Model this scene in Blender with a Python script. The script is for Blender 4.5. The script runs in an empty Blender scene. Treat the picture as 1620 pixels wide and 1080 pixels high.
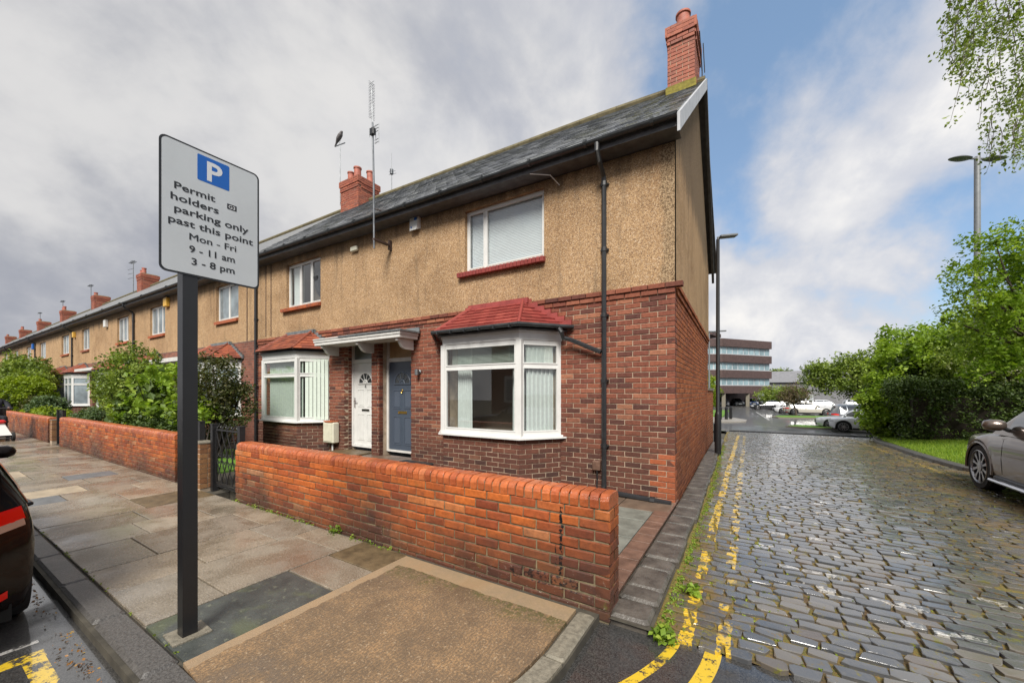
import bpy, math, random
import numpy as np
from mathutils import Matrix, Vector
SC = bpy.context.scene
COL = SC.collection
R = math.radians
random.seed(7)

# ---------------- camera ----------------
H = 1.48
cd = bpy.data.cameras.new('camera'); cam = bpy.data.objects.new('camera', cd); COL.objects.link(cam)
cam.location = (0.842, -5.53, H); cam.rotation_euler = (R(90), 0, R(31.6))
cd.sensor_width = 36; cd.lens = 609 / 1620 * 36; cd.shift_y = 80 / 1620
cd.clip_start = 0.05; cd.clip_end = 3000
SC.camera = cam
CAMP = Vector(cam.location)
# ---------------- world / sun / exposure ----------------
SC.view_settings.view_transform = 'Standard'; SC.view_settings.look = 'None'
SC.view_settings.gamma = 1; SC.view_settings.use_curve_mapping = False
SC.view_settings.exposure = 1.25
SC.render.engine = 'CYCLES'
SC.cycles.use_denoising = True
SC.cycles.max_bounces = 6; SC.cycles.transparent_max_bounces = 16
SC.cycles.caustics_reflective = False; SC.cycles.caustics_refractive = False
SUN_EL, SUN_AZ = R(46), R(158)      # azimuth from +Y clockwise: behind the camera
W = bpy.data.worlds.new('World'); SC.world = W; W.use_nodes = True
class NT:
    def __init__(s, nt): s.nt = nt; s.L = nt.links
    def n(s, t, **k):
        o = s.nt.nodes.new(t)
        for a, b in k.items():
            if a.startswith('i_'):
                key = a[2:]; key = int(key) if key.isdigit() else key
                s.set(o.inputs[key], b)
            else: setattr(o, a, b)
        return o
    def set(s, inp, v):
        if isinstance(v, bpy.types.NodeSocket): s.L.new(v, inp)
        else: inp.default_value = v
    def math(s, op, a, b=0.0, c=None, clamp=False):
        o = s.nt.nodes.new('ShaderNodeMath'); o.operation = op; o.use_clamp = clamp
        s.set(o.inputs[0], a); s.set(o.inputs[1], b)
        if c is not None: s.set(o.inputs[2], c)
        return o.outputs[0]
    def vmath(s, op, a, b=(0, 0, 0), out=0):
        o = s.nt.nodes.new('ShaderNodeVectorMath'); o.operation = op
        s.set(o.inputs[0], a)
        if op == 'SCALE': s.set(o.inputs['Scale'], b)
        else: s.set(o.inputs[1], b)
        return o.outputs['Value'] if op in ('DOT_PRODUCT', 'LENGTH', 'DISTANCE') else o.outputs[0]
    def mix(s, f, a, b, blend='MIX'):
        o = s.nt.nodes.new('ShaderNodeMix'); o.data_type = 'RGBA'; o.blend_type = blend
        s.set(o.inputs[0], f); s.set(o.inputs[6], a); s.set(o.inputs[7], b)
        return o.outputs[2]
    def ramp(s, f, lo, hi):
        o = s.nt.nodes.new('ShaderNodeMapRange'); o.interpolation_type = 'SMOOTHSTEP'
        s.set(o.inputs[0], f); s.set(o.inputs[1], lo); s.set(o.inputs[2], hi)
        return o.outputs[0]
    def cramp(s, f, stops, interp='LINEAR'):
        o = s.nt.nodes.new('ShaderNodeValToRGB'); s.L.new(f, o.inputs[0]); cr = o.color_ramp; cr.interpolation = interp
        while len(cr.elements) < len(stops): cr.elements.new(0.5)
        for e, (p, c) in zip(cr.elements, stops): e.position = p; e.color = (*c, 1)
        return o.outputs[0]
    def noise(s, vec, scale, detail=4, rough=.55, dist=0, col=False):
        o = s.nt.nodes.new('ShaderNodeTexNoise'); s.L.new(vec, o.inputs['Vector'])
        o.inputs['Scale'].default_value = scale; o.inputs['Detail'].default_value = detail
        o.inputs['Roughness'].default_value = rough; o.inputs['Distortion'].default_value = dist
        return o.outputs[1 if col else 0]

def c4(c): return (*c, 1)
wn = NT(W.node_tree); W.node_tree.nodes.clear()
tc = wn.n('ShaderNodeTexCoord').outputs['Generated']
sep = wn.n('ShaderNodeSeparateXYZ', i_0=tc)
sky = wn.n('ShaderNodeTexSky', sky_type='NISHITA', sun_disc=False, sun_elevation=SUN_EL, sun_rotation=SUN_AZ, air_density=1.0, dust_density=.6, ozone_density=1.2)
zz = wn.math('ADD', wn.math('MAXIMUM', sep.outputs[2], 0.0), 0.75)
px = wn.math('DIVIDE', sep.outputs[0], zz); py = wn.math('DIVIDE', sep.outputs[1], zz)
pl = wn.n('ShaderNodeCombineXYZ', i_0=px, i_1=py).outputs[0]
# streaks run along the lane direction
mp = wn.n('ShaderNodeMapping', i_Vector=pl); mp.inputs['Rotation'].default_value = (0, 0, R(-12)); mp.inputs['Scale'].default_value = (2.5, 2.1, 1); mp.inputs['Location'].default_value = (1.5, 7, 0)
n1 = wn.noise(mp.outputs[0], .95, 9, .52, .35)
n2 = wn.noise(mp.outputs[0], 3.0, 6, .55, .2)
n3 = wn.noise(mp.outputs[0], 7.5, 5, .6, .1)
body = wn.math('ADD', wn.math('MULTIPLY', n1, .72), wn.math('ADD', wn.math('MULTIPLY', n2, .2), wn.math('MULTIPLY', n3, .08)))
# cover thickens towards -X (left of the terrace) and behind, opens towards the car park
side = wn.vmath('DOT_PRODUCT', tc, (0.93, 0.37, 0.0))
def gap(d, lo, hi, k):
    v_ = Vector(d).normalized(); return wn.math('MULTIPLY', wn.ramp(wn.vmath('DOT_PRODUCT', tc, tuple(v_)), lo, hi), k)
cover = wn.math('SUBTRACT', wn.math('ADD', body, wn.math('MULTIPLY', wn.ramp(side, .35, -.1), .07)), wn.math('MULTIPLY', wn.ramp(side, .15, .8), .02))
cover = wn.math('SUBTRACT', cover, gap((.02, 1.19, .60), .945, .995, .06))
cover = wn.math('SUBTRACT', cover, gap((.36, 1.40, .30), .96, .998, .05))
cover = wn.math('ADD', cover, gap((.25, 1.28, .75), .965, .995, .05))
mask = wn.ramp(cover, .36, .485)
thick = wn.ramp(cover, .42, .62)
dark = wn.ramp(side, -.85, .7)
warm = wn.mix(wn.math('MULTIPLY', thick, wn.ramp(n2, .3, .62)), c4((2.7, 2.8, 3.1)), c4((4.4, 4.28, 4.1)))
grey = wn.mix(wn.ramp(body, .40, .60), c4((1.6, 1.67, 1.9)), c4((3.05, 3.02, 3.02)))
cl = wn.mix(dark, grey, warm)
skyc = wn.mix(.6, sky.outputs[0], c4((.95, 1.5, 2.25)))
hz = wn.ramp(sep.outputs[2], .0, .22)
skyc = wn.mix(wn.math('MULTIPLY', wn.math('SUBTRACT', 1.0, hz), .5), skyc, c4((2.3, 2.7, 3.1)))
fin = wn.mix(mask, skyc, cl)
bg = wn.n('ShaderNodeBackground', i_Color=fin, i_Strength=.1)
wn.L.new(bg.outputs[0], wn.n('ShaderNodeOutputWorld').inputs[0])
ld = bpy.data.lights.new('sun', 'SUN'); ld.energy = 2.3; ld.angle = R(22); ld.color = (1, .955, .88)
sun = bpy.data.objects.new('sun', ld); COL.objects.link(sun)
sd = Vector((math.sin(SUN_AZ) * math.cos(SUN_EL), math.cos(SUN_AZ) * math.cos(SUN_EL), math.sin(SUN_EL)))
sun.rotation_euler = sd.to_track_quat('Z', 'Y').to_euler()

# ---------------- materials ----------------
def mat(name, col=(.5, .5, .5), rough=.6, var=0.0, nscale=8, bump=0.0, bscale=60, metal=0, spec=.5, coat=0, fn=None, wet=0):
    m = bpy.data.materials.new(name); m.use_nodes = True; nt = m.node_tree; T = NT(nt)
    b = nt.nodes['Principled BSDF']; b.inputs['Roughness'].default_value = rough; b.inputs['Metallic'].default_value = metal
    b.inputs['Specular IOR Level'].default_value = spec; b.inputs['Coat Weight'].default_value = coat
    P = T.n('ShaderNodeNewGeometry').outputs['Position']
    c = c4(col)
    if fn:
        r = fn(T, P, b)
        if r is not None: c = r
    if var:
        nn = T.noise(P, nscale, 5, .6)
        c = T.mix(T.ramp(nn, .25, .75), T.mix(1, c, c4((1 - var,) * 3), 'MULTIPLY'), T.mix(1, c, c4((1 + var,) * 3), 'MULTIPLY'))
    T.set(b.inputs['Base Color'], c)
    if wet:
        w = T.noise(P, 1.7, 4, .6)
        T.set(b.inputs['Roughness'], T.math('ADD', T.math('MULTIPLY', T.ramp(w, .35, .65), wet), rough - wet))
    if bump and not b.inputs['Normal'].is_linked:
        bm = T.n('ShaderNodeBump', i_Strength=bump, i_Distance=.01, i_Height=T.noise(P, bscale, 4, .6))
        T.L.new(bm.outputs[0], b.inputs['Normal'])
    return m
def randv(T):
    a = T.n('ShaderNodeAttribute', attribute_name='var').outputs['Fac']
    o = T.n('ShaderNodeObjectInfo').outputs['Random']
    return T.math('FRACT', T.math('ADD', a, o))
def brick_fn(stops, soot=.5, sootz=1.0, moss=0, tar=0):
    def f(T, P, b):
        r = randv(T); c = T.cramp(r, stops)
        nn = T.noise(P, 22, 5, .65)
        c = T.mix(T.math('MULTIPLY', T.ramp(nn, .35, .75), .55), c, T.mix(1, c, c4((.38, .34, .33)), 'MULTIPLY'))
        nl = T.noise(P, 1.1, 5, .6, .4)
        sp = T.n('ShaderNodeSeparateXYZ', i_0=P).outputs[2]
        low = T.math('MULTIPLY', T.ramp(T.math('ADD', sp, T.math('MULTIPLY', nl, -1.6)), sootz, sootz - 1.3), soot)
        c = T.mix(low, c, c4((.035, .027, .024)))
        st = T.ramp(T.noise(P, 2.3, 6, .7, .5), .56, .74)
        c = T.mix(T.math('MULTIPLY', st, soot * .7), c, c4((.04, .03, .028)))
        if tar:
            s3 = T.n('ShaderNodeSeparateXYZ', i_0=P); X, Z = s3.outputs[0], s3.outputs[2]
            wv = T.math('MULTIPLY', T.math('SUBTRACT', T.noise(P, 14, 4, .7), .5), .05)
            def stk(x0, w, z0, z1, th):
                a = T.math('LESS_THAN', T.math('ABSOLUTE', T.math('SUBTRACT', T.math('ADD', X, wv), x0)), w)
                zz2 = T.math('MULTIPLY', T.math('GREATER_THAN', Z, z0), T.math('LESS_THAN', Z, z1))
                return T.math('MULTIPLY', T.math('MULTIPLY', a, zz2), T.ramp(T.noise(P, 19, 4, .7), th, th + .05))
            m = T.math('MAXIMUM', stk(-.305, .012, .1, .66, .46), stk(-.345, .006, .15, .4, .5))
            m = T.math('MAXIMUM', m, T.math('MULTIPLY', stk(-.45, .28, .07, .17, .5), .85))
            c = T.mix(m, c, c4((.008, .008, .009)))
            wl_ = T.math('MULTIPLY', T.ramp(T.noise(P, 27, 5, .8), .60, .66), T.ramp(Z, .3, .08))
            c = T.mix(T.math('MULTIPLY', wl_, .6), c, c4((.50, .44, .36)))
            e2 = T.ramp(T.noise(P, 3.5, 6, .75), .55, .68)
            c = T.mix(T.math('MULTIPLY', e2, .45), c, c4((.15, .05, .025)))
        if moss:
            c = T.mix(T.math('MULTIPLY', T.ramp(T.noise(P, 9, 5, .7), .6, .72), moss), c, c4((.12, .13, .03)))
        bm = T.n('ShaderNodeBump', i_Strength=.55, i_Distance=.006, i_Height=T.noise(P, 95, 4, .7))
        T.L.new(bm.outputs[0], b.inputs['Normal'])
        return c
    return f
M = {}
M['brick'] = mat('house_brick', rough=.75, spec=.15, fn=brick_fn([(0, (.11, .048, .040)), (.25, (.21, .075, .050)), (.6, (.30, .105, .063)), (.8, (.20, .07, .050)), (.95, (.34, .13, .08)), (1, (.38, .17, .10))], .6, .8))
M['brick_side'] = mat('gable_brick', rough=.75, spec=.12, fn=brick_fn([(0, (.22, .068, .032)), (.4, (.33, .105, .044)), (.7, (.39, .135, .055)), (1, (.26, .088, .045))], .5, .6))
M['brick_cap'] = mat('coping_brick', rough=.34, wet=.1, spec=.5, fn=brick_fn([(0, (.34, .08, .03)), (.5, (.55, .15, .045)), (.85, (.42, .10, .035)), (1, (.62, .21, .08))], .5, .1, .5))
M['brick_orange'] = mat('wall_brick', rough=.6, wet=.2, spec=.25, fn=brick_fn([(0, (.28, .065, .028)), (.2, (.50, .115, .03)), (.6, (.68, .18, .036)), (.82, (.42, .09, .028)), (.95, (.70, .22, .06)), (1, (.62, .30, .15))], .9, .35, .5, 1))
M['brick_new'] = mat('repair_brick', rough=.6, fn=brick_fn([(0, (.38, .095, .032)), (.5, (.50, .13, .042)), (1, (.30, .09, .045))], .35, .3))
M['brick_pier'] = mat('pier_brick', rough=.6, fn=brick_fn([(0, (.22, .10, .045)), (.5, (.33, .17, .07)), (1, (.28, .12, .05))], .2, .1))
M['brick_chim'] = mat('chimney_brick', rough=.7, fn=brick_fn([(0, (.28, .075, .045)), (.5, (.40, .12, .065)), (1, (.26, .09, .06))], .35, .1))
M['mortar'] = mat('mortar', (.42, .33, .24), .85, .35, 5, .5, 120)
M['mortar_dark'] = mat('mossy_mortar', (.17, .135, .08), .8, .5, 9, .5, 120)
def bricktex(T, P, b):
    # running bond for far walls, in metres along whichever wall axis
    gx = T.n('ShaderNodeSeparateXYZ', i_0=P)
    u = T.math('ADD', gx.outputs[0], gx.outputs[1])
    v = T.n('ShaderNodeCombineXYZ', i_0=u, i_1=gx.outputs[2]).outputs[0]
    o = T.n('ShaderNodeTexBrick', i_Vector=v); o.inputs['Scale'].default_value = 1
    o.inputs['Brick Width'].default_value = .225; o.inputs['Row Height'].default_value = .075; o.inputs['Mortar Size'].default_value = .006
    o.inputs['Color1'].default_value = (.15, .05, .035, 1); o.inputs['Color2'].default_value = (.27, .09, .055, 1); o.inputs['Mortar'].default_value = (.22, .16, .12, 1)
    c = o.outputs[0]
    return T.mix(T.math('MULTIPLY', T.ramp(T.noise(P, 3, 6, .7), .4, .7), .5), c, c4((.07, .04, .03)))
M['bricktex'] = mat('far_brick', rough=.75, fn=bricktex)
def dash(T, P, b):
    v = T.n('ShaderNodeTexVoronoi', i_Vector=P, feature='F1'); v.inputs['Scale'].default_value = 105
    s = T.n('ShaderNodeSeparateColor', i_0=v.outputs['Color']).outputs[0]
    c = T.cramp(s, [(0, (.17, .11, .07)), (.15, (.30, .195, .115)), (.55, (.45, .285, .15)), (.85, (.55, .37, .205)), (1, (.68, .53, .38))])
    big = T.noise(P, .8, 6, .65, .5)
    c = T.mix(T.math('MULTIPLY', T.ramp(big, .42, .72), .55), c, T.mix(1, c, c4((.48, .44, .42)), 'MULTIPLY'))
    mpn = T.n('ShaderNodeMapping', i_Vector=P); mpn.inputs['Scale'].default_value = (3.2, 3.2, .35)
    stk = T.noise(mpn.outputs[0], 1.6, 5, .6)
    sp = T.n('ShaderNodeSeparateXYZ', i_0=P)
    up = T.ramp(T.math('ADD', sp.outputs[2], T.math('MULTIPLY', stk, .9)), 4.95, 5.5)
    c = T.mix(T.math('MULTIPLY', up, .7), c, c4((.10, .08, .06)))  # eaves shade and dirt both painted into the colour, darker towards the top
    c = T.mix(T.math('MULTIPLY', T.ramp(stk, .52, .72), .4), c, c4((.15, .115, .08)))
    # worn, exposed aggregate down the corner
    wob = T.math('MULTIPLY', T.noise(P, 2.2, 4, .6), .45)
    edge = T.ramp(T.math('SUBTRACT', sp.outputs[0], wob), -.44, -.34)
    ed = T.math('MULTIPLY', edge, T.math('LESS_THAN', sp.outputs[1], .05))
    c = T.mix(T.math('MULTIPLY', ed, .55), c, T.mix(T.ramp(s, .3, .6), c4((.075, .055, .035)), c4((.42, .32, .2))))
    bm = T.n('ShaderNodeBump', i_Strength=.7, i_Distance=.008, i_Height=T.math('SUBTRACT', 1.0, v.outputs['Distance']))
    T.L.new(bm.outputs[0], b.inputs['Normal'])
    return c
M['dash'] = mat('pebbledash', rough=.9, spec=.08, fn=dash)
def slatefn(T, P, b):
    r = randv(T); c = T.cramp(r, [(0, (.10, .108, .12)), (.5, (.20, .21, .225)), (1, (.30, .31, .325))])
    c = T.mix(T.math('MULTIPLY', T.ramp(T.noise(P, 2.0, 6, .7), .45, .7), .45), c, c4((.14, .145, .09)))
    sp = T.n('ShaderNodeSeparateXYZ', i_0=P).outputs[0]
    li = T.math('MULTIPLY', T.ramp(T.noise(P, 4.5, 6, .7), .5, .62), T.ramp(sp, -1.9, -.4))
    return T.mix(T.math('MULTIPLY', li, .6), c, c4((.19, .18, .05)))
M['slate'] = mat('roof_slate', rough=.26, fn=slatefn, bump=.3, bscale=40)
def slatetex(T, P, b):
    g = T.n('ShaderNodeSeparateXYZ', i_0=P)
    v = T.n('ShaderNodeCombineXYZ', i_0=g.outputs[0], i_1=T.math('MULTIPLY', g.outputs[2], 1.6)).outputs[0]
    o = T.n('ShaderNodeTexBrick', i_Vector=v); o.inputs['Scale'].default_value = 1
    o.inputs['Brick Width'].default_value = .28; o.inputs['Row Height'].default_value = .21; o.inputs['Mortar Size'].default_value = .008
    o.inputs['Color1'].default_value = (.12, .125, .135, 1); o.inputs['Color2'].default_value = (.2, .205, .21, 1); o.inputs['Mortar'].default_value = (.05, .05, .05, 1)
    return T.mix(T.math('MULTIPLY', T.ramp(T.noise(P, 1.5, 6, .7), .45, .7), .5), o.outputs[0], c4((.16, .155, .10)))
M['slatetex'] = mat('far_slate', rough=.4, fn=slatetex)
M['ridge'] = mat('ridge_tile', (.12, .10, .05), .8, .4, 6, .4)
def tilefn(stops):
    def f(T, P, b):
        c = T.cramp(randv(T), stops)
        return T.mix(T.math('MULTIPLY', T.ramp(T.noise(P, 14, 5, .7), .5, .8), .5), c, c4((.12, .03, .02)))
    return f
M['tile_red'] = mat('painted_red_tile', rough=.45, fn=tilefn([(0, (.17, .030, .026)), (.5, (.25, .045, .038)), (1, (.31, .066, .052))]), bump=.2)
M['tile_clay'] = mat('clay_tile', rough=.5, fn=tilefn([(0, (.14, .045, .03)), (.5, (.25, .07, .04)), (1, (.34, .10, .05))]), bump=.3)
M['flash_red'] = mat('red_painted_flashing', (.28, .055, .048), .5, .2, 9, .3, 30)
M['moss'] = mat('yellow_moss', (.20, .17, .03), .9, .4, 14, .5, 40)
M['coping_joint'] = mat('coping_joint', (.075, .06, .03), .9, .4, 20)
M['fan_glass'] = mat('dark_fan_glass', (.03, .034, .036), .15, .3, 9)
M['lead'] = mat('lead_flashing', (.14, .155, .16), .5, .35, 9, .3, 30)
M['upvc'] = mat('white_upvc', (.66, .66, .64), .32, .07, 4)
M['white_wood'] = mat('white_painted_timber', (.60, .59, .56), .5, .1, 6, .15)
M['cream'] = mat('cream_plastic', (.62, .60, .48), .4, .08)
M['yellowbox'] = mat('yellow_box', (.65, .38, .06), .4)
M['black_plastic'] = mat('black_plastic', (.022, .023, .025), .32, .2, 9)
M['black_iron'] = mat('black_iron', (.014, .014, .015), .42, .2, 20, .2, 80)
M['gutter'] = mat('gutter_black', (.025, .028, .03), .38, .5, 7, .2)
M['fascia'] = mat('dark_fascia', (.085, .085, .09), .5, .3)
M['barge'] = mat('grey_bargeboard', (.42, .43, .45), .5, .15, 6)
M['grey_door'] = mat('slate_grey_door', (.055, .072, .10), .38)
M['grey_groove'] = mat('slate_grey_moulding', (.07, .088, .12), .38)
M['brass'] = mat('brass', (.65, .42, .10), .3, metal=1)
M['chrome'] = mat('chrome', (.7, .7, .72), .18, metal=1)
M['steel'] = mat('grey_steel', (.22, .23, .24), .45, .3, metal=.8)
M['rust'] = mat('rusty_bracket', (.05, .03, .025), .7, .4)
M['lamp_grey'] = mat('lamp_grey_paint', (.17, .18, .19), .45, .15)
M['lamp_black'] = mat('lamp_black_paint', (.012, .012, .013), .35, .1)
M['board'] = mat('boarded_fanlight', (.45, .30, .16), .6, .15)
M['dark_room'] = mat('room_wall', (.17, .14, .11), .9)
M['curtain'] = mat('white_curtain', (.70, .74, .72), .8, .06, 20)
M['blind'] = mat('pale_blind', (.62, .70, .62), .7, .06, 20)
M['blind_grey'] = mat('grey_venetian_blind', (.80, .83, .86), .6, .03)
M['pot'] = mat('terracotta_pot', (.38, .12, .08), .65, .25, 9, .3, 50)
M['bird'] = mat('grey_feathers', (.13, .12, .12), .8, .5, 40)
def glassm(name, tint=(.75, .8, .8), refl=.10, rough=.02):
    m = bpy.data.materials.new(name); m.use_nodes = True; nt = m.node_tree; nt.nodes.clear(); T = NT(nt)
    tr = T.n('ShaderNodeBsdfTransparent', i_Color=c4(tint)); gl = T.n('ShaderNodeBsdfGlossy', i_Roughness=rough)
    P = T.n('ShaderNodeNewGeometry').outputs['Position']
    fr = T.n('ShaderNodeLayerWeight', i_Blend=.5)
    f = T.math('ADD', T.math('MULTIPLY', T.math('POWER', fr.outputs['Facing'], 3.0), .8), refl, clamp=True)
    mx = T.n('ShaderNodeMixShader', i_0=f, i_1=tr.outputs[0], i_2=gl.outputs[0])
    T.L.new(mx.outputs[0], T.n('ShaderNodeOutputMaterial').inputs[0]); return m
M['glass'] = glassm('window_glass', (.9, .93, .92), .12)
M['glass_car'] = glassm('car_glass', (.10, .12, .12), .05)
M['glass_frost'] = mat('frosted_glass', (.16, .19, .19), .25, spec=.8)
M['glass_far'] = mat('far_window_glass', (.20, .24, .26), .12, .5, 1.3, spec=.8)
M['glass_office'] = mat('office_glass', (.22, .31, .34), .3, .35, .5, spec=.6)

# ---------------- mesh helpers ----------------
def tag(o, label=None, cat=None, group=None, kind=None):
    if label: o['label'] = label
    if cat: o['category'] = cat
    if group: o['group'] = group
    if kind: o['kind'] = kind
    return o
def link(name, data, parent=None, local=False):
    o = bpy.data.objects.new(name, data); COL.objects.link(o)
    if parent is not None:
        o.parent = parent
        if not local:
            p = parent; t = Vector((0, 0, 0))
            if p.get('_w') is not None: t = Vector(p['_w'])
            o.matrix_parent_inverse = Matrix.Translation(-t)
            o['_w'] = (0.0, 0.0, 0.0)
    return o
def empty(name, loc, label=None, cat=None, group=None):
    o = bpy.data.objects.new(name, None); COL.objects.link(o); o.location = loc; o['_w'] = tuple(float(v) for v in loc)
    o.empty_display_size = .1
    return tag(o, label, cat, group)
def mesh(name, v, f, m=None, smooth=False, var=None):
    me = bpy.data.meshes.new(name)
    v = np.asarray(v, np.float32)
    if isinstance(f, np.ndarray):
        n, k = f.shape
        me.vertices.add(len(v)); me.vertices.foreach_set('co', v.ravel())
        me.loops.add(n * k); me.loops.foreach_set('vertex_index', f.astype(np.int32).ravel())
        me.polygons.add(n); me.polygons.foreach_set('loop_start', np.arange(0, n * k, k, dtype=np.int32))
        me.update(calc_edges=True)
    else:
        me.from_pydata(v.tolist(), [], f); me.update()
    if m: me.materials.append(M[m] if isinstance(m, str) else m)
    me.polygons.foreach_set('use_smooth', [bool(smooth)] * len(me.polygons))
    if var is not None:
        a = me.attributes.new('var', 'FLOAT', 'FACE'); a.data.foreach_set('value', np.asarray(var, np.float32))
    return me
class MB:
    def __init__(s): s.v = []; s.f = []; s.marks = []
    def add(s, v, f, X=None):
        b = len(s.v); s.marks.append((len(s.v), len(s.f)))
        if X is not None: v = [X @ Vector(p) for p in v]
        s.v += [tuple(p) for p in v]; s.f += [tuple(i + b for i in q) for q in f]; return s
    def box(s, x0, x1, y0, y1, z0, z1, X=None):
        v = [(x0, y0, z0), (x1, y0, z0), (x1, y1, z0), (x0, y1, z0), (x0, y0, z1), (x1, y0, z1), (x1, y1, z1), (x0, y1, z1)]
        return s.add(v, [(0, 3, 2, 1), (4, 5, 6, 7), (0, 1, 5, 4), (1, 2, 6, 5), (2, 3, 7, 6), (3, 0, 4, 7)], X)
    def bbox(s, x0, x1, y0, y1, z0, z1, b=.01, X=None):
        # box with chamfered edges
        v = []; 
        for z, i in ((z0, b), (z0 + b, 0), (z1 - b, 0), (z1, b)):
            X0, X1, Y0, Y1 = x0 + i, x1 - i, y0 + i, y1 - i; c = b
            v += [(X0 + c, Y0, z), (X1 - c, Y0, z), (X1, Y0 + c, z), (X1, Y1 - c, z), (X1 - c, Y1, z), (X0 + c, Y1, z), (X0, Y1 - c, z), (X0, Y0 + c, z)]
        f = [tuple(range(7, -1, -1)), tuple(range(24, 32))]
        for k in range(3):
            for i in range(8): j = (i + 1) % 8; f.append((k * 8 + i, k * 8 + j, k * 8 + 8 + j, k * 8 + 8 + i))
        return s.add(v, f, X)
    def tube(s, pts, r, n=8, X=None, cap=True):
        pts = [Vector(p) for p in pts]; rr = r if isinstance(r, (list, tuple)) else [r] * len(pts)
        v = []; f = []; prev = None
        for i, p in enumerate(pts):
            t = (pts[min(i + 1, len(pts) - 1)] - pts[max(i - 1, 0)]).normalized()
            if prev is None: prev = t.orthogonal().normalized()
            u = (prev - t * prev.dot(t)).normalized(); prev = u; w = t.cross(u)
            for k in range(n):
                a = 2 * math.pi * k / n; v.append(p + (u * math.cos(a) + w * math.sin(a)) * rr[i])
        for i in range(len(pts) - 1):
            for k in range(n): j = (k + 1) % n; f.append((i * n + k, i * n + j, i * n + n + j, i * n + n + k))
        if cap: f.append(tuple(range(n - 1, -1, -1))); f.append(tuple(range((len(pts) - 1) * n, len(pts) * n)))
        return s.add(v, f, X)
    def lathe(s, prof, n=16, X=None, cap=True):   # prof: (r, z)
        v = []; f = []
        for r, z in prof:
            for k in range(n): a = 2 * math.pi * k / n; v.append((r * math.cos(a), r * math.sin(a), z))
        for i in range(len(prof) - 1):
            for k in range(n): j = (k + 1) % n; f.append((i * n + k, i * n + j, i * n + n + j, i * n + n + k))
        if cap: f.append(tuple(range(n - 1, -1, -1))); f.append(tuple(range((len(prof) - 1) * n, len(prof) * n)))
        return s.add(v, f, X)
    def extr(s, poly, z0, z1, X=None):   # prism of a ccw polygon in xy
        n = len(poly); v = [(x, y, z0) for x, y in poly] + [(x, y, z1) for x, y in poly]
        f = [tuple(range(n - 1, -1, -1)), tuple(range(n, 2 * n))] + [(i, (i + 1) % n, n + (i + 1) % n, n + i) for i in range(n)]
        return s.add(v, f, X)
    def each(s, name, m, parent=None, local=False):
        # every added piece becomes an object of its own
        out = []
        for (v0, f0), (v1, f1) in zip(s.marks, s.marks[1:] + [(len(s.v), len(s.f))]):
            q = MB(); q.v = s.v[v0:v1]; q.f = [tuple(i - v0 for i in f) for f in s.f[f0:f1]]; out.append(q.obj(name, m, parent, local))
        return out
    def obj(s, name, m, parent=None, local=False, smooth=False):
        return link(name, mesh(name, s.v, s.f, m, smooth), parent, local)
def smooth_angle(o, ang=35):
    me = o.data
    me.polygons.foreach_set('use_smooth', [True] * len(me.polygons)); me.set_sharp_from_angle(angle=R(ang)); return o

def joined(name, tmpls, mats, m, parent=None, var=True, smooth=False, kind='stuff'):
    """many pieces as one real mesh; tmpls list of (verts, faces ndarray); mats list of 4x4"""
    rng = np.random.default_rng(len(mats)); V = []; F = []; VA = []; off = 0
    for ti, (tv, tf) in enumerate(tmpls):
        Ms = np.array([np.array(mm) for mm in mats[ti::len(tmpls)]])
        if not len(Ms): continue
        hv = np.c_[tv, np.ones(len(tv))]
        vv = np.einsum('nij,kj->nki', Ms, hv)[..., :3].reshape(-1, 3)
        ff = (tf[None] + (np.arange(len(Ms)) * len(tv))[:, None, None]).reshape(-1, tf.shape[1]) + off
        VA.append(np.repeat(rng.random(len(Ms)), len(tf))); V.append(vv); F.append(ff); off += len(vv)
    o = link(name, mesh(name, np.vstack(V), np.vstack(F), m, smooth, np.concatenate(VA) if var else None), parent)
    if kind: o['kind'] = kind
    return o
def pieces(name, tmpls, mats, m, parent, limit=300, stuff=None, smooth=False):
    """nearest `limit` pieces as objects of their own sharing mesh data, the rest joined"""
    mats = sorted(mats, key=lambda X: (X.translation - CAMP).length)
    ms = [mesh(name, v, f, m, smooth) for v, f in tmpls]
    for i, X in enumerate(mats[:limit]):
        o = link(name, ms[i % len(ms)], parent); o.matrix_local = X if parent is None else o.matrix_local
        loc, rot, sc = X.decompose()
        o.location = loc; o.rotation_euler = rot.to_euler(); o.scale = sc
    if len(mats) > limit: joined(stuff or name + '_field', tmpls, mats[limit:], m, parent, smooth=smooth)
def XF(o, x, y, z):
    """matrix from origin and three axis vectors"""
    X = Matrix.Identity(4)
    for i, a in enumerate((x, y, z)):
        for j in range(3): X[j][i] = a[j]
    for j in range(3): X[j][3] = o[j]
    return X
rs = random.Random(3)
def brick_t(L=.215, D=.1, Hh=.065, b=.004, jit=.0012, seed=0):
    r = random.Random(seed); v = []
    for y, i in ((D / 2, 0), (-D / 2 + b, 0), (-D / 2, b)):
        for x, z in ((-1, -1), (1, -1), (1, 1), (-1, 1)):
            v.append((x * (L / 2 - i) + r.uniform(-jit, jit), y + r.uniform(-jit, jit) * (y < 0), z * (Hh / 2 - i) + r.uniform(-jit, jit)))
    f = [(8, 9, 10, 11)] + [(a + k, a + (k + 1) % 4, a + 4 + (k + 1) % 4, a + 4 + k) for a in (0, 4) for k in range(4)]
    return np.array(v), np.array([list(q) for q in f])
TB = [brick_t(seed=i) for i in range(6)]
TBR = [brick_t(b=.007, jit=.003, seed=i + 20) for i in range(8)]
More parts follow.
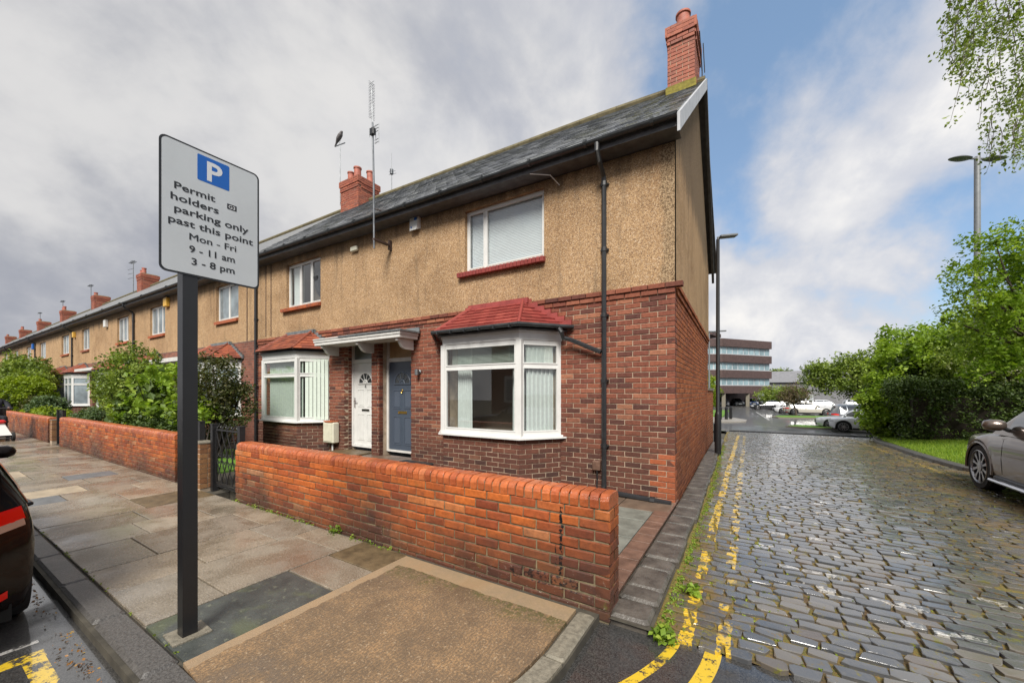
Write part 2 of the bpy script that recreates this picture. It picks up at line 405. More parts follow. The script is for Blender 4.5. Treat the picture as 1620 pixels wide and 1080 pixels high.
def box_t(L, D, Hh, b=0, jit=0, seed=0):
    r = random.Random(seed)
    v = [(x * L / 2 + r.uniform(-jit, jit), y * D / 2 + r.uniform(-jit, jit), z * Hh / 2) for z in (-1, 1) for x, y in ((-1, -1), (1, -1), (1, 1), (-1, 1))]
    return np.array(v), np.array([(0, 3, 2, 1), (4, 5, 6, 7), (0, 1, 5, 4), (1, 2, 6, 5), (2, 3, 7, 6), (3, 0, 4, 7)])
def courses(P, d, n, L, zb, nc, holes=(), even0=0.0, odd0=None, D=.1, ch=.075, proud=0.0, top=None):
    """brick matrices of a running bond wall. P start (x,y), d direction, n outward normal"""
    out = []; d = Vector((*d, 0)); n = Vector((*n, 0)); yv = -n; xv = yv.cross(Vector((0, 0, 1)))
    for k in range(nc):
        z = zb + k * ch + ch / 2
        if k % 2 == 0: a0, ph = even0, even0
        else: a0, ph = (0.0, 0.0) if odd0 is None else (odd0, odd0)
        if k % 2 == 1 and odd0 is None: ph = -.1125
        iv = [(a0, L)]
        for h in holes:
            if h[2] < z < h[3]:
                nv = []
                for a, b in iv:
                    if h[1] <= a or h[0] >= b: nv.append((a, b)); continue
                    if h[0] > a: nv.append((a, h[0]))
                    if h[1] < b: nv.append((h[1], b))
                iv = nv
        for a, b in iv:
            s = ph + math.floor((a - ph) / .225) * .225
            while s < b:
                l0, l1 = max(s, a), min(s + .215, b)
                if l1 - l0 > .014:
                    c = (l0 + l1) / 2
                    o = Vector((P[0], P[1], 0)) + d * c + n * (proud - D / 2 + rs.uniform(-.0015, .002)); o.z = z + rs.uniform(-.001, .001)
                    out.append(XF(o, xv * ((l1 - l0) / .215), yv, Vector((0, 0, ch / .075))))
                s += .225
    return out
def panel_holes(name, P, d, n, x0, x1, z0, z1f, holes, th, m, parent, depth=.2):
    """wall sheet with real openings and their reveals; z1f(x) gives the top"""
    d = Vector((*d, 0)); n = Vector((*n, 0)); b = MB()
    xs = sorted({x0, x1, *[h[0] for h in holes], *[h[1] for h in holes]})
    zs = sorted({z0, *[h[2] for h in holes], *[h[3] for h in holes]})
    def pt(s, z, q=0.0): o = Vector((P[0], P[1], 0)) + d * s - n * q; return (o.x, o.y, z)
    flip = d.cross(Vector((0, 0, 1))).dot(n) < 0
    def quad(a, b_, c, e): b.add([a, b_, c, e], [(3, 2, 1, 0) if flip else (0, 1, 2, 3)])
    for i in range(len(xs) - 1):
        for j in range(len(zs)):
            a, c = xs[i], xs[i + 1]; z = zs[j]; last = j == len(zs) - 1
            mx = (a + c) / 2
            if not last:
                mz = (z + zs[j + 1]) / 2
                if any(h[0] < mx < h[1] and h[2] < mz < h[3] for h in holes): continue
                quad(pt(a, z), pt(c, z), pt(c, zs[j + 1]), pt(a, zs[j + 1]))
            else: quad(pt(a, z), pt(c, z), pt(c, z1f(c)), pt(a, z1f(a)))
    for h in holes:
        a, c, z, w = h[:4]; q = depth
        quad(pt(a, z), pt(a, w), pt(a, w, q), pt(a, z, q)) if flip else quad(pt(a, z), pt(a, z, q), pt(a, w, q), pt(a, w))
        quad(pt(c, z), pt(c, z, q), pt(c, w, q), pt(c, w))
        quad(pt(a, w), pt(c, w), pt(c, w, q), pt(a, w, q))
        quad(pt(a, z), pt(c, z), pt(c, z, q), pt(a, z, q))
    return b.obj(name, m, parent)
# terrain height along the lane
GY = [-3, 4, 8, 11, 14.5, 16.2, 19, 22, 26, 60, 90, 400]; GZ = [-.08, -.08, -.14, -.2, -.33, -.42, -.72, -1.0, -1.17, -1.17, -1.25, -1.25]
def gz(y): return float(np.interp(y, GY, GZ))
def strip(name, poly_lr, m, dz=0.0, kind=None, parent=None, nx=6):
    """surface sheet between left(y) and right(y) polylines: list of (y, xl, xr)"""
    v = []; f = []
    for y, xl, xr in poly_lr:
        for i in range(nx + 1): v.append((xl + (xr - xl) * i / nx, y, gz(y) + dz))
    k = nx + 1
    for j in range(len(poly_lr) - 1):
        for i in range(nx): f.append((j * k + i, j * k + i + 1, (j + 1) * k + i + 1, (j + 1) * k + i))
    o = link(name, mesh(name, v, f, m), parent)
    if kind: o['kind'] = kind
    return o
def ysteps(y0, y1, fn, st=1.0):
    ys = sorted({y0, y1, *[y for y in GY if y0 < y < y1], *np.arange(y0, y1, st).tolist()})
    return [(y, *fn(y)) for y in ys]
# ================= ground and street =================
def asph(dark=.035, damp=.5):
    def f(T, P, b):
        g = T.noise(P, 120, 3, .75); big = T.noise(P, .9, 5, .6, .3)
        c = T.mix(T.ramp(g, .3, .75), c4((dark * .5, dark * .5, dark * .52)), c4((dark * 2.8, dark * 2.7, dark * 2.55)))
        w = T.ramp(big, .34, .54)
        T.set(b.inputs['Roughness'], T.math('SUBTRACT', .62, T.math('MULTIPLY', w, damp)))
        b.inputs['Coat Roughness'].default_value = .06; T.set(b.inputs['Coat Weight'], T.math('MULTIPLY', w, min(1, damp * 2)))
        bm = T.n('ShaderNodeBump', i_Strength=T.math('SUBTRACT', .75, T.math('MULTIPLY', w, .6)), i_Distance=.006, i_Height=g)
        T.L.new(bm.outputs[0], b.inputs['Normal'])
        return c
    return f
M['asphalt'] = mat('wet_asphalt', rough=.5, fn=asph())
def asph_marks(T, P, b):
    c = asph(.03, .5)(T, P, b)
    s = T.n('ShaderNodeSeparateXYZ', i_0=P); X, Y = s.outputs[0], s.outputs[1]
    wear = T.ramp(T.noise(P, 30, 5, .7), .42, .55)
    # two yellow lines carried on from the setts, bending to the left
    bend = T.math('MULTIPLY', T.math('POWER', T.math('MAXIMUM', T.math('SUBTRACT', -2.95, Y), 0.0), 1.6), .55)
    def line(x0, w, k):
        d = T.math('ABSOLUTE', T.math('ADD', T.math('SUBTRACT', X, x0), T.math('MULTIPLY', bend, k)))
        return T.math('LESS_THAN', d, w)
    m1 = T.math('MULTIPLY', T.math('MULTIPLY', line(.45, .03, .9), T.math('GREATER_THAN', Y, -4.1)), T.ramp(T.noise(P, 9, 4, .7), .38, .5)); m2 = line(.66, .045, .55)
    y = T.math('MULTIPLY', T.math('MAXIMUM', m1, m2), T.math('MULTIPLY', T.ramp(T.noise(P, 30, 5, .7), .36, .46), T.math('GREATER_THAN', X, -.6)))
    # parking bay marks by the kerb at the left
    ky = T.math('ABSOLUTE', T.math('SUBTRACT', Y, T.math('ADD', -5.08, T.math('MULTIPLY', T.math('ADD', X, 2.2), .0))))
    k1 = T.math('MULTIPLY', T.math('LESS_THAN', ky, .045), T.math('MULTIPLY', T.math('GREATER_THAN', X, -2.8), T.math('LESS_THAN', X, -1.9)))
    kx = T.math('ABSOLUTE', T.math('ADD', X, 2.76))
    k2 = T.math('MULTIPLY', T.math('LESS_THAN', kx, .05), T.math('MULTIPLY', T.math('LESS_THAN', Y, -5.03), T.math('GREATER_THAN', Y, -7.2)))
    y = T.math('MAXIMUM', y, T.math('MULTIPLY', T.math('MAXIMUM', k1, k2), T.ramp(T.noise(P, 16, 5, .8), .45, .54)))
    kw = T.math('MULTIPLY', T.math('LESS_THAN', T.math('ABSOLUTE', T.math('ADD', X, 2.95)), .02), T.math('MULTIPLY', T.math('LESS_THAN', Y, -5.03), wear))
    c = T.mix(y, c, c4((.62, .42, .03)))
    return T.mix(T.math('MULTIPLY', kw, .8), c, c4((.6, .58, .54)))
M['asphalt_street'] = mat('wet_street_asphalt', rough=.5, fn=asph_marks)
M['ground'] = mat('ground_soil', (.06, .055, .04), .9, .4, 2)
def grassfn(T, P, b):
    n = T.noise(P, 3, 5, .7); g = T.noise(P, 55, 3, .7)
    c = T.mix(T.ramp(n, .3, .7), c4((.08, .19, .015)), c4((.15, .30, .025)))
    return T.mix(T.math('MULTIPLY', T.ramp(g, .35, .7), .5), c, c4((.035, .08, .01)))
M['grass'] = mat('lawn_grass', rough=.8, fn=grassfn, bump=.8, bscale=70)

g = ysteps(-60, 400, lambda y: (-250, 250), 10)
strip('ground', g, 'ground', -.12, 'structure', nx=10)
# street sheet
b = MB(); b.add([(-130, -14, -.078), (30, -14, -.078), (30, -2.93, -.078), (-130, -2.93, -.078)], [(0, 1, 2, 3)])
tag(b.obj('street_road', 'asphalt_street'), kind='structure')

# ---- lane bed and setts ----
XL = lambda y: .33 - .02 * max(y, 0)
KR = [(-3, 7.0), (4.75, 6.9), (4.8, 5.9), (5.1, 4.78), (5.7, 4.47), (8, 4.35), (11.5, 4.42), (14.5, 4.95), (16.5, 5.6), (19, 5.9), (24, 5.9)]
XR = lambda y: float(np.interp(y, [k[0] for k in KR], [k[1] for k in KR]))
def bedfn(T, P, b):
    n = T.noise(P, 6, 5, .7); n2 = T.noise(P, 40, 4, .7); s = T.n('ShaderNodeSeparateXYZ', i_0=P)
    c = T.mix(T.ramp(n2, .3, .7), c4((.05, .035, .02)), c4((.16, .10, .04)))
    side = T.math('MAXIMUM', T.ramp(s.outputs[0], .75, .4), T.ramp(s.outputs[0], 1.6, 3.6))
    mossy = T.math('MULTIPLY', T.ramp(T.math('ADD', n, T.math('MULTIPLY', side, .14)), .42, .54), .85)
    return T.mix(mossy, c, T.mix(T.ramp(n2, .35, .65), c4((.11, .115, .022)), c4((.22, .14, .035))))
M['bed'] = mat('mossy_joint', rough=.8, fn=bedfn, bump=.9, bscale=60)
lane = strip('lane', ysteps(-2.93, 14.4, lambda y: (XL(y) - .04, XR(y) + .05), .5), 'bed', .010, 'structure')
def sett_t(seed):
    r = random.Random(seed); L, D, Hh = .155, .086, .07; v = []; ring = []
    cx, cy = .25, .28
    base = [(-1 + cx, -1), (1 - cx, -1), (1, -1 + cy), (1, 1 - cy), (1 - cx, 1), (-1 + cx, 1), (-1, 1 - cy), (-1, -1 + cy)]
    base = [(x * L / 2 + r.uniform(-.014, .014), y * D / 2 + r.uniform(-.012, .012)) for x, y in base]
    t = r.uniform(-.02, .02)
    for z, s in ((-.03, 1), (.0095, 1), (.0115, .965)):
        for x, y in base: v.append((x * s, y * s * (1 if s == 1 else .95), z + x * t + r.uniform(-.001, .001)))
    v.append((0, 0, .0119))
    f = []
    for k in range(2):
        for i in range(8): j = (i + 1) % 8; f.append((k * 8 + i, k * 8 + j, k * 8 + 8 + j, k * 8 + 8 + i))
    for i in range(0, 8, 2): f.append((16 + i, 16 + (i + 1) % 8, 16 + (i + 2) % 8, 24))
    return np.array(v), np.array(f)
TS = [sett_t(i) for i in range(16)]
def settfn(T, P, b):
    r = randv(T); s = T.n('ShaderNodeSeparateXYZ', i_0=P); X, Y, Z = s.outputs
    c = T.cramp(r, [(0, (.06, .064, .07)), (.4, (.088, .09, .094)), (.75, (.115, .112, .108)), (.93, (.14, .12, .095)), (1, (.09, .07, .055))])
    n = T.noise(P, 28, 5, .7); nl = T.noise(P, 2.1, 5, .65, .4)
    c = T.mix(T.math('MULTIPLY', T.ramp(n, .4, .75), .4), c, c4((.14, .125, .105)))
    # brown dirt towards the kerbs
    dirt = T.math('MAXIMUM', T.ramp(X, 1.0, .3), T.ramp(T.math('ADD', X, nl), 2.4, 4.6))
    dirt = T.math('MULTIPLY', dirt, T.ramp(nl, .3, .6))
    c = T.mix(T.math('MULTIPLY', dirt, .55), c, c4((.085, .062, .03)))
    mo = T.math('MULTIPLY', T.ramp(T.math('ADD', T.noise(P, 11, 6, .75), T.math('MULTIPLY', dirt, .15)), .57, .63), .9)
    c = T.mix(mo, c, T.mix(T.ramp(nl, .4, .6), c4((.14, .135, .03)), c4((.15, .10, .04))))
    gate_ = T.ramp(T.math('ADD', T.noise(P, 1.9, 3, .6), T.math('MULTIPLY', T.noise(P, 13, 4, .7), .5)), .62, .74)
    top = T.math('MULTIPLY', T.ramp(T.noise(P, 24, 4, .7), .42, .5), T.math('ADD', .12, T.math('MULTIPLY', gate_, .88)))
    top = T.ramp(T.math('ADD', top, T.math('MULTIPLY', T.noise(P, 33, 4, .7), .4)), .58, .72)
    # double yellow lines, worn
    pr = T.math('FRACT', T.math('MULTIPLY', r, 7.31)); near_ = T.math('MULTIPLY', T.ramp(Y, -.6, -1.6), .30)
    wob = T.math('MULTIPLY', T.math('SUBTRACT', T.noise(P, 5, 3, .6), .5), .07)
    Xw = T.math('ADD', X, wob)
    def ln(x0, w): return T.math('LESS_THAN', T.math('ABSOLUTE', T.math('SUBTRACT', Xw, x0)), w)
    band = T.math('MULTIPLY', T.math('MAXIMUM', ln(.50, .042), T.math('MULTIPLY', ln(.71, .040), T.ramp(T.noise(P, 6, 5, .75), .42, .56))), T.math('LESS_THAN', Y, 11.8))
    keep = T.math('GREATER_THAN', T.math('SUBTRACT', pr, near_), T.math('ADD', .08, T.math('MULTIPLY', T.ramp(X, .58, .62), .12)))
    keep = T.math('MAXIMUM', keep, T.math('LESS_THAN', Y, -2.62))
    pw = T.math('MULTIPLY', T.math('MULTIPLY', band, top), keep)
    c = T.mix(T.math('MULTIPLY', pw, .88), c, c4((.66, .43, .03)))
    # right-hand yellow line
    kr = T.math('LESS_THAN', T.math('ABSOLUTE', T.math('SUBTRACT', Xw, 4.0)), .06)
    rl = T.math('MULTIPLY', T.math('MULTIPLY', kr, T.math('GREATER_THAN', Y, 4.4)), T.ramp(T.noise(P, 9, 5, .7), .48, .56))
    c = T.mix(T.math('MULTIPLY', rl, .7), c, c4((.42, .28, .05)))
    # remains of white lettering
    def blob(y0, w, x0, x1): 
        a = T.math('LESS_THAN', T.math('ABSOLUTE', T.math('SUBTRACT', T.math('ADD', Y, T.math('MULTIPLY', wob, 3)), y0)), w)
        return T.math('MULTIPLY', a, T.math('MULTIPLY', T.math('GREATER_THAN', X, x0), T.math('LESS_THAN', X, x1)))
    wh = blob(-1.72, .05, 1.05, 1.95)
    for a in ((-1.38, .045, .95, 1.5), (-.95, .05, .9, 1.75), (-.45, .05, .95, 1.6), (.1, .05, .95, 1.8), (.75, .06, .95, 1.7), (-1.3, .04, 1.7, 2.5), (-2.0, .03, 1.5, 2.1)): wh = T.math('MAXIMUM', wh, blob(*a))
    wt = T.math('MULTIPLY', T.math('MULTIPLY', wh, T.math('GREATER_THAN', T.math('FRACT', T.math('MULTIPLY', r, 5.17)), .52)), T.ramp(T.noise(P, 17, 5, .8), .47, .55))
    c = T.mix(T.math('MULTIPLY', wt, .6), c, c4((.66, .63, .58)))
    T.set(b.inputs['Roughness'], T.math('ADD', .13, T.math('ADD', T.math('MULTIPLY', T.ramp(n, .3, .7), .14), T.math('MULTIPLY', dirt, .25))))
    bm = T.n('ShaderNodeBump', i_Strength=.3, i_Distance=.004, i_Height=T.noise(P, 60, 4, .6)); b.inputs['Coat Roughness'].default_value = .10; b.inputs['Coat IOR'].default_value = 1.4; T.set(b.inputs['Coat Weight'], T.math('SUBTRACT', 1.0, T.math('MULTIPLY', mo, .8))); T.L.new(bm.outputs[0], b.inputs['Normal'])
    return c
M['sett'] = mat('granite_sett', rough=.3, fn=settfn)
sm = []; y = -2.88; rr = random.Random(5)
while y < 14.35:
    x = XL(y) + rr.uniform(0, .1); row = rr.uniform(.9, 1.12); xr = XR(y)
    while x < xr - .05:
        l = rr.uniform(.75, 1.22); cx = x + .078 * l
        yy = y + .05 * math.sin(cx * .9 + y * .4) + rr.uniform(-.006, .006)
        zz_ = gz(yy) + .012 + .008 * math.sin((cx - .3) * .8) + rr.uniform(-.004, .004)
        X = Matrix.Translation((cx, yy, zz_)) @ Matrix.Rotation(rr.uniform(-.05, .05) + math.pi * rr.randint(0, 1), 4, 'Z') @ Matrix.Rotation(rr.uniform(-.02, .02), 4, 'X') @ Matrix.Diagonal((l, row * rr.uniform(.93, 1.03), 1, 1))
        if rr.random() > .004: sm.append(X)
        x += .155 * l + .018
    y += .086 * row + .017
pieces('sett', TS, sm, 'sett', lane, 300, 'sett_field')
# joint moss tufts (real little cushions) + weeds along the kerb are added with the plants

# ---- asphalt beyond the setts, car park ----
M['asphalt_dry'] = mat('car_park_asphalt', rough=.5, fn=asph(.05, .22))
strip('car_park', ysteps(14.4, 60, lambda y: (-14 if y > 15.4 else XL(y) - .1, 45 if y > 19 else XR(y) + .02), 1.0), 'asphalt_dry', .004, 'structure', nx=10)
strip('car_park_far', ysteps(60, 140, lambda y: (-60, 60), 20), 'asphalt_dry', .008, 'structure')
b = MB()
for i in range(14):
    x0 = .05 + i * .42; yv = 15.4 + .012 * i * i * .3
    b.bbox(x0, x0 + .41, yv, yv + .16, gz(yv) - .05, gz(yv) + .055, .008)
tag(b.obj('drain_kerb', 'black_plastic'), kind='structure')

# ---- pavement ----
M['flagbed'] = mat('pavement_joint', (.055, .048, .035), .9, .4, 8)
pts = [(-130, -3.0), (-130, -4.86)] + [(-1.3 + 1.28 * math.sin(a), -3.58 - 1.28 * math.cos(a)) for a in np.linspace(0, math.pi / 2, 9)] + [(-.02, -3.0)]
b = MB(); b.extr(pts, -.25, -.022); b.box(-130, -5.9, -3.0, -2.7, -.25, -.03)
pave = tag(b.obj('pavement', 'flagbed'), kind='structure')
def flagfn(T, P, b):
    r = randv(T)
    c = T.cramp(r, [(0, (.27, .22, .165)), (.35, (.34, .275, .20)), (.6, (.29, .25, .195)), (.8, (.39, .31, .22)), (.93, (.46, .38, .28)), (1, (.25, .235, .215))])
    g = T.noise(P, 95, 3, .8); n = T.noise(P, 2.4, 6, .65, .3)
    c = T.mix(T.math('MULTIPLY', T.ramp(g, .38, .62), .75), c, T.mix(1, c, c4((.36, .36, .36)), 'MULTIPLY'))
    c = T.mix(T.math('MULTIPLY', T.ramp(n, .4, .7), .6), c, T.mix(1, c, c4((.52, .48, .42)), 'MULTIPLY'))
    n9 = T.noise(P, 9, 5, .7)
    c = T.mix(T.math('MULTIPLY', T.ramp(n9, .5, .7), .35), c, c4((.13, .105, .075)))
    sp_ = T.n('ShaderNodeTexVoronoi', i_Vector=P); sp_.inputs['Scale'].default_value = 3.2; gum = T.ramp(sp_.outputs['Distance'], .07, .045)
    c = T.mix(T.math('MULTIPLY', gum, .5), c, c4((.09, .085, .075)))
    chips = T.ramp(T.noise(P, 70, 2, .5), .62, .68)
    c = T.mix(T.math('MULTIPLY', chips, .6), c, c4((.42, .38, .33)))
    b.inputs['Coat Roughness'].default_value = .12; T.set(b.inputs['Coat Weight'], T.math('MULTIPLY', T.ramp(T.noise(P, 1.1, 5, .6, .3), .42, .62), .8))
    T.set(b.inputs['Roughness'], T.math('SUBTRACT', .56, T.math('MULTIPLY', T.ramp(n, .4, .58), .36)))
    bm = T.n('ShaderNodeBump', i_Strength=.5, i_Distance=.003, i_Height=g); T.L.new(bm.outputs[0], b.inputs['Normal'])
    return c
M['flag'] = mat('paving_flag', rough=.5, fn=flagfn)
def slatestone(T, P, b):
    n = T.noise(P, 7, 6, .65, .3); c = T.mix(T.ramp(n, .3, .7), c4((.045, .05, .047)), c4((.075, .082, .075)))
    li = T.ramp(T.noise(P, 16, 4, .7), .58, .66)
    c = T.mix(T.math('MULTIPLY', li, .45), c, c4((.20, .21, .15)))
    gr = T.ramp(T.noise(P, 2.5, 3, .6), .5, .62)
    return T.mix(T.math('MULTIPLY', gr, .4), c, c4((.11, .13, .05)))
M['darkflag'] = mat('dark_stone_flag', rough=.36, fn=slatestone, bump=.3)
M['paleflag'] = mat('pale_sandstone_flag', (.36, .29, .20), .5, .25, 7, .3, 60)
M['brownflag'] = mat('brown_mossy_flag', (.12, .085, .045), .45, .4, 9, .4, 60)
M['blueflag'] = mat('blue_grey_flag', (.125, .13, .135), .42, .25, 7, .3, 80)
def slab(x0, x1, y0, y1, m, parent=pave, z=0.0, th=.03, name='flagstone', gap=.006):
    bb = MB(); bb.bbox(x0 + gap, x1 - gap, y0 + gap, y1 - gap, z - th, z + rs.uniform(-.003, .003), .004); return bb.obj(name, m, parent)
fr = random.Random(11)
x = -1.78
ycut = -4.674
# the stone under the sign post and its neighbours, then course after course
slab(-2.42, -1.80, -4.674, -3.78, 'darkflag'); slab(-2.42, -1.80, -3.78, -3.42, 'flag'); slab(-2.42, -1.80, -3.42, -3.04, 'brownflag')
x = -2.42; k = 0
while x > -42:
    w = fr.choice([.58, .6, .62, .75]) if x > -18 else .9
    y = ycut; L = fr.choice([.6, .75, .9, .45]); 
    while y < -3.04:
        y1 = min(y + L, -3.04)
        if -3.04 - y1 < .2: y1 = -3.04
        q = fr.random(); m = 'flag'
        if -10 < x < -5.2 and q < .22: m = 'blueflag'
        elif -12 < x < -6 and q > .88: m = 'paleflag'
        elif q > .96: m = 'brownflag'
        slab(x - w, x, y, y1, m); y = y1; L = fr.choice([.6, .75, .9])
    x -= w; k += 1
# concrete crossing panel at the corner
def concfn(T, P, b):
    s = T.n('ShaderNodeSeparateXYZ', i_0=P); X, Y, Z = s.outputs
    g = T.noise(P, 75, 4, .85); n = T.noise(P, 2.6, 6, .65, .4)
    c = T.mix(T.ramp(n, .32, .68), c4((.17, .115, .066)), c4((.37, .225, .108)))
    rib = T.n('ShaderNodeTexWave', i_Vector=P); rib.inputs['Scale'].default_value = 14; rib.inputs['Distortion'].default_value = 9; rib.bands_direction = 'X'
    c = T.mix(T.math('MULTIPLY', T.ramp(T.math('ADD', g, T.math('MULTIPLY', rib.outputs['Fac'], .08)), .42, .60), .72), c, c4((.10, .075, .052)))
    c = T.mix(T.math('MULTIPLY', T.ramp(T.noise(P, 1.3, 5, .65, .6), .48, .62), .45), c, c4((.12, .085, .055)))
    c = T.mix(T.math('MULTIPLY', T.ramp(T.noise(P, 60, 2, .5), .62, .7), .55), c, c4((.45, .34, .22)))
    # moss by the wall
    mo = T.math('MULTIPLY', T.ramp(T.math('ADD', Y, T.math('MULTIPLY', n, .9)), -3.0, -2.75), T.ramp(T.noise(P, 25, 5, .75), .42, .56))
    c = T.mix(T.math('MULTIPLY', mo, .8), c, c4((.07, .07, .02)))
    # smooth pale margins
    ed = T.math('MAXIMUM', T.math('GREATER_THAN', T.math('ADD', Y, T.math('MULTIPLY', T.noise(P, 7, 3), .06)), -3.20), T.math('LESS_THAN', T.math('ADD', X, T.math('MULTIPLY', T.noise(P, 7, 3), .1)), -1.655))
    c = T.mix(T.math('MULTIPLY', ed, .8), c, T.mix(T.ramp(n, .35, .65), c4((.38, .26, .15)), c4((.30, .22, .14))))
    b.inputs['Coat Roughness'].default_value = .15; T.set(b.inputs['Coat Weight'], T.math('MULTIPLY', T.ramp(n, .5, .35), .6)); T.set(b.inputs['Roughness'], T.math('SUBTRACT', .6, T.math('MULTIPLY', T.ramp(n, .5, .3), .3)))
    bm = T.n('ShaderNodeBump', i_Strength=.8, i_Distance=.005, i_Height=g); T.L.new(bm.outputs[0], b.inputs['Normal'])
    return c
M['conc'] = mat('ochre_concrete', rough=.5, fn=concfn)
pp = [(-1.79, -3.07), (-1.79, -4.68)] + [(-1.3 + 1.14 * math.sin(a), -3.58 - 1.14 * math.cos(a)) for a in np.linspace(.0, math.pi / 2, 9)] + [(-.16, -3.07)]
b = MB(); b.extr(pp, -.1, .004); b.obj('concrete_panel', 'conc', pave)
M['kerb'] = mat('dark_granite_kerb', (.085, .08, .075), .45, .45, 60, .5, 90, wet=.15)
M['kerb_conc'] = mat('concrete_kerb', (.19, .17, .13), .6, .3, 30, .5, 90)
M['kerb_sett'] = mat('lane_kerb_stone', (.085, .075, .064), .38, .5, 6, .6, 40)
km = []
x = -1.84
while x > -60:
    km.append(Matrix.Translation((x - .45, -4.755, -.085))); x -= .9
pieces('kerbstone', [(lambda q: (np.array(q.v), np.array([list(a) for a in q.f[2:]] + [[24, 25, 26, 27], [24, 27, 28, 31], [31, 28, 29, 30]])))(MB().bbox(-.445, .445, -.08, .08, -.1, .085, .018))] , km, 'kerb', pave, 300)
for a0, a1 in ((0, .52), (.535, 1.05), (1.065, 1.56)):
    poly = [(-1.3 + r_ * math.sin(a), -3.58 - r_ * math.cos(a)) for r_, rng in ((1.27, np.linspace(a0, a1, 6)), (1.15, np.linspace(a1, a0, 6))) for a in rng]
    b = MB(); b.extr(poly, -.2, -.004); b.obj('kerbstone', 'kerb_conc', pave)
for y0, y1 in ((-3.57, -3.06),):
    b = MB(); b.bbox(-.15, -.03, y0, y1, -.2, -.004, .012); b.obj('kerbstone', 'kerb_conc', pave)
slab(-1.83, -1.32, -4.86, -4.69, 'kerb', name='kerbstone', th=.1)
# lane-side footway: big kerb stones and a strip of red pavers
foot = MB(); foot.add([(-.35, -3.0, -.03), (.32, -3.0, -.03), (.20, 8.6, -.22), (-.45, 8.6, -.22)], [(0, 1, 2, 3)])
foot = tag(foot.obj('footway', 'flagbed'), kind='structure')
b = MB(); b.box(-5.9, .0, -2.78, 0.3, -.2, -.02); b.box(-130, -5.9, -2.78, .3, -.2, .0)
yard = tag(b.obj('front_yard', 'flagbed'), kind='structure')
y = -2.98; fr = random.Random(4)
while y < 8.5:
    w = fr.uniform(.2, .42); zt = 0.0 if y < 4 else gz(y) + .08
    xo = -.02 * max(y, 0)
    bb = MB(); wv = fr.uniform(-.015, .015)
    bb.bbox(.03 + xo, .31 + xo + wv, y + .006, y + w - .006, zt - .15, zt + fr.uniform(-.008, .008), .02, Matrix.Rotation(fr.uniform(-.01, .01), 4, 'Y'))
    bb.obj('kerbstone', 'kerb_sett', foot); y += w
M['paver'] = mat('red_brown_paver', (.15, .085, .06), .42, .35, 7, .4, 70)
y = -2.98
while y < 0:
    slab(-.17, .02, y, y + .225, 'paver', foot, -.002, .03, 'paver', .004); y += .228
M['yardgrey'] = mat('grey_yard_flag', (.17, .175, .15), .4, .3, 5, .3, 60)
M['yardbrown'] = mat('brown_yard_flag', (.15, .105, .075), .36, .35, 4, .3, 60)
for a in (-.62, -1.07, -1.52): 
    for i, yy in enumerate(np.arange(-2.75, -.55, .6)): slab(a, a + .45, yy, yy + .6, 'yardgrey' if a == -.62 else 'yardbrown', yard, -.003)
for i in range(10):
    for j in range(5):
        if -1.52 - i * .6 - .6 < -7.5: continue
        slab(-1.52 - (i + 1) * .6, -1.52 - i * .6, -2.75 + j * .55, -2.75 + (j + 1) * .55, 'yardbrown' if (i * 3 + j) % 4 else 'yardgrey', yard, -.003)
slab(-.62, 0, -.55, .02, 'yardbrown', yard, -.003); slab(-1.52, -.62, -.55, .02, 'yardbrown', yard, -.003)
b = MB(); b.bbox(-6.25, -4.6, -1.0, .2, -.05, .12, .01); b.obj('door_step', 'yardbrown', yard)
b = MB(); b.bbox(-7.25, -6.28, -.85, .2, -.05, .15, .01); b.obj('door_step', 'brownflag', yard)

# ================= boundary walls =================
def cap_t(seed):
    r = random.Random(seed); pr = [(-.108, -.05), (-.112, .0)] + [(-.112 + .055 - .055 * math.cos(a), -.005 + .055 * math.sin(a)) for a in np.linspace(.2, math.pi / 2, 5)]
    pr += [(-x, z) for x, z in reversed(pr)]
    w = .0325; n = len(pr); v = []
    for x, s in ((-w, .94), (-w + .004, 1), (w - .004, 1), (w, .94)):
        for p, q in pr: v.append((x + r.uniform(-.001, .001), p * s + r.uniform(-.0015, .0015), q * s + r.uniform(-.0015, .0015)))
    f = []
    for k in range(3):
        for i in range(n - 1): f.append((k * n + i, (k + 1) * n + i, (k + 1) * n + i + 1, k * n + i + 1))
    for k in (0, 3):
        for i in range(0, n // 2 - 1):
            a = [k * n + i, k * n + i + 1, k * n + n - 2 - i, k * n + n - 1 - i]; f.append(a if k == 0 else a[::-1])
    return np.array(v), np.array(f)
TC = [cap_t(i) for i in range(6)]
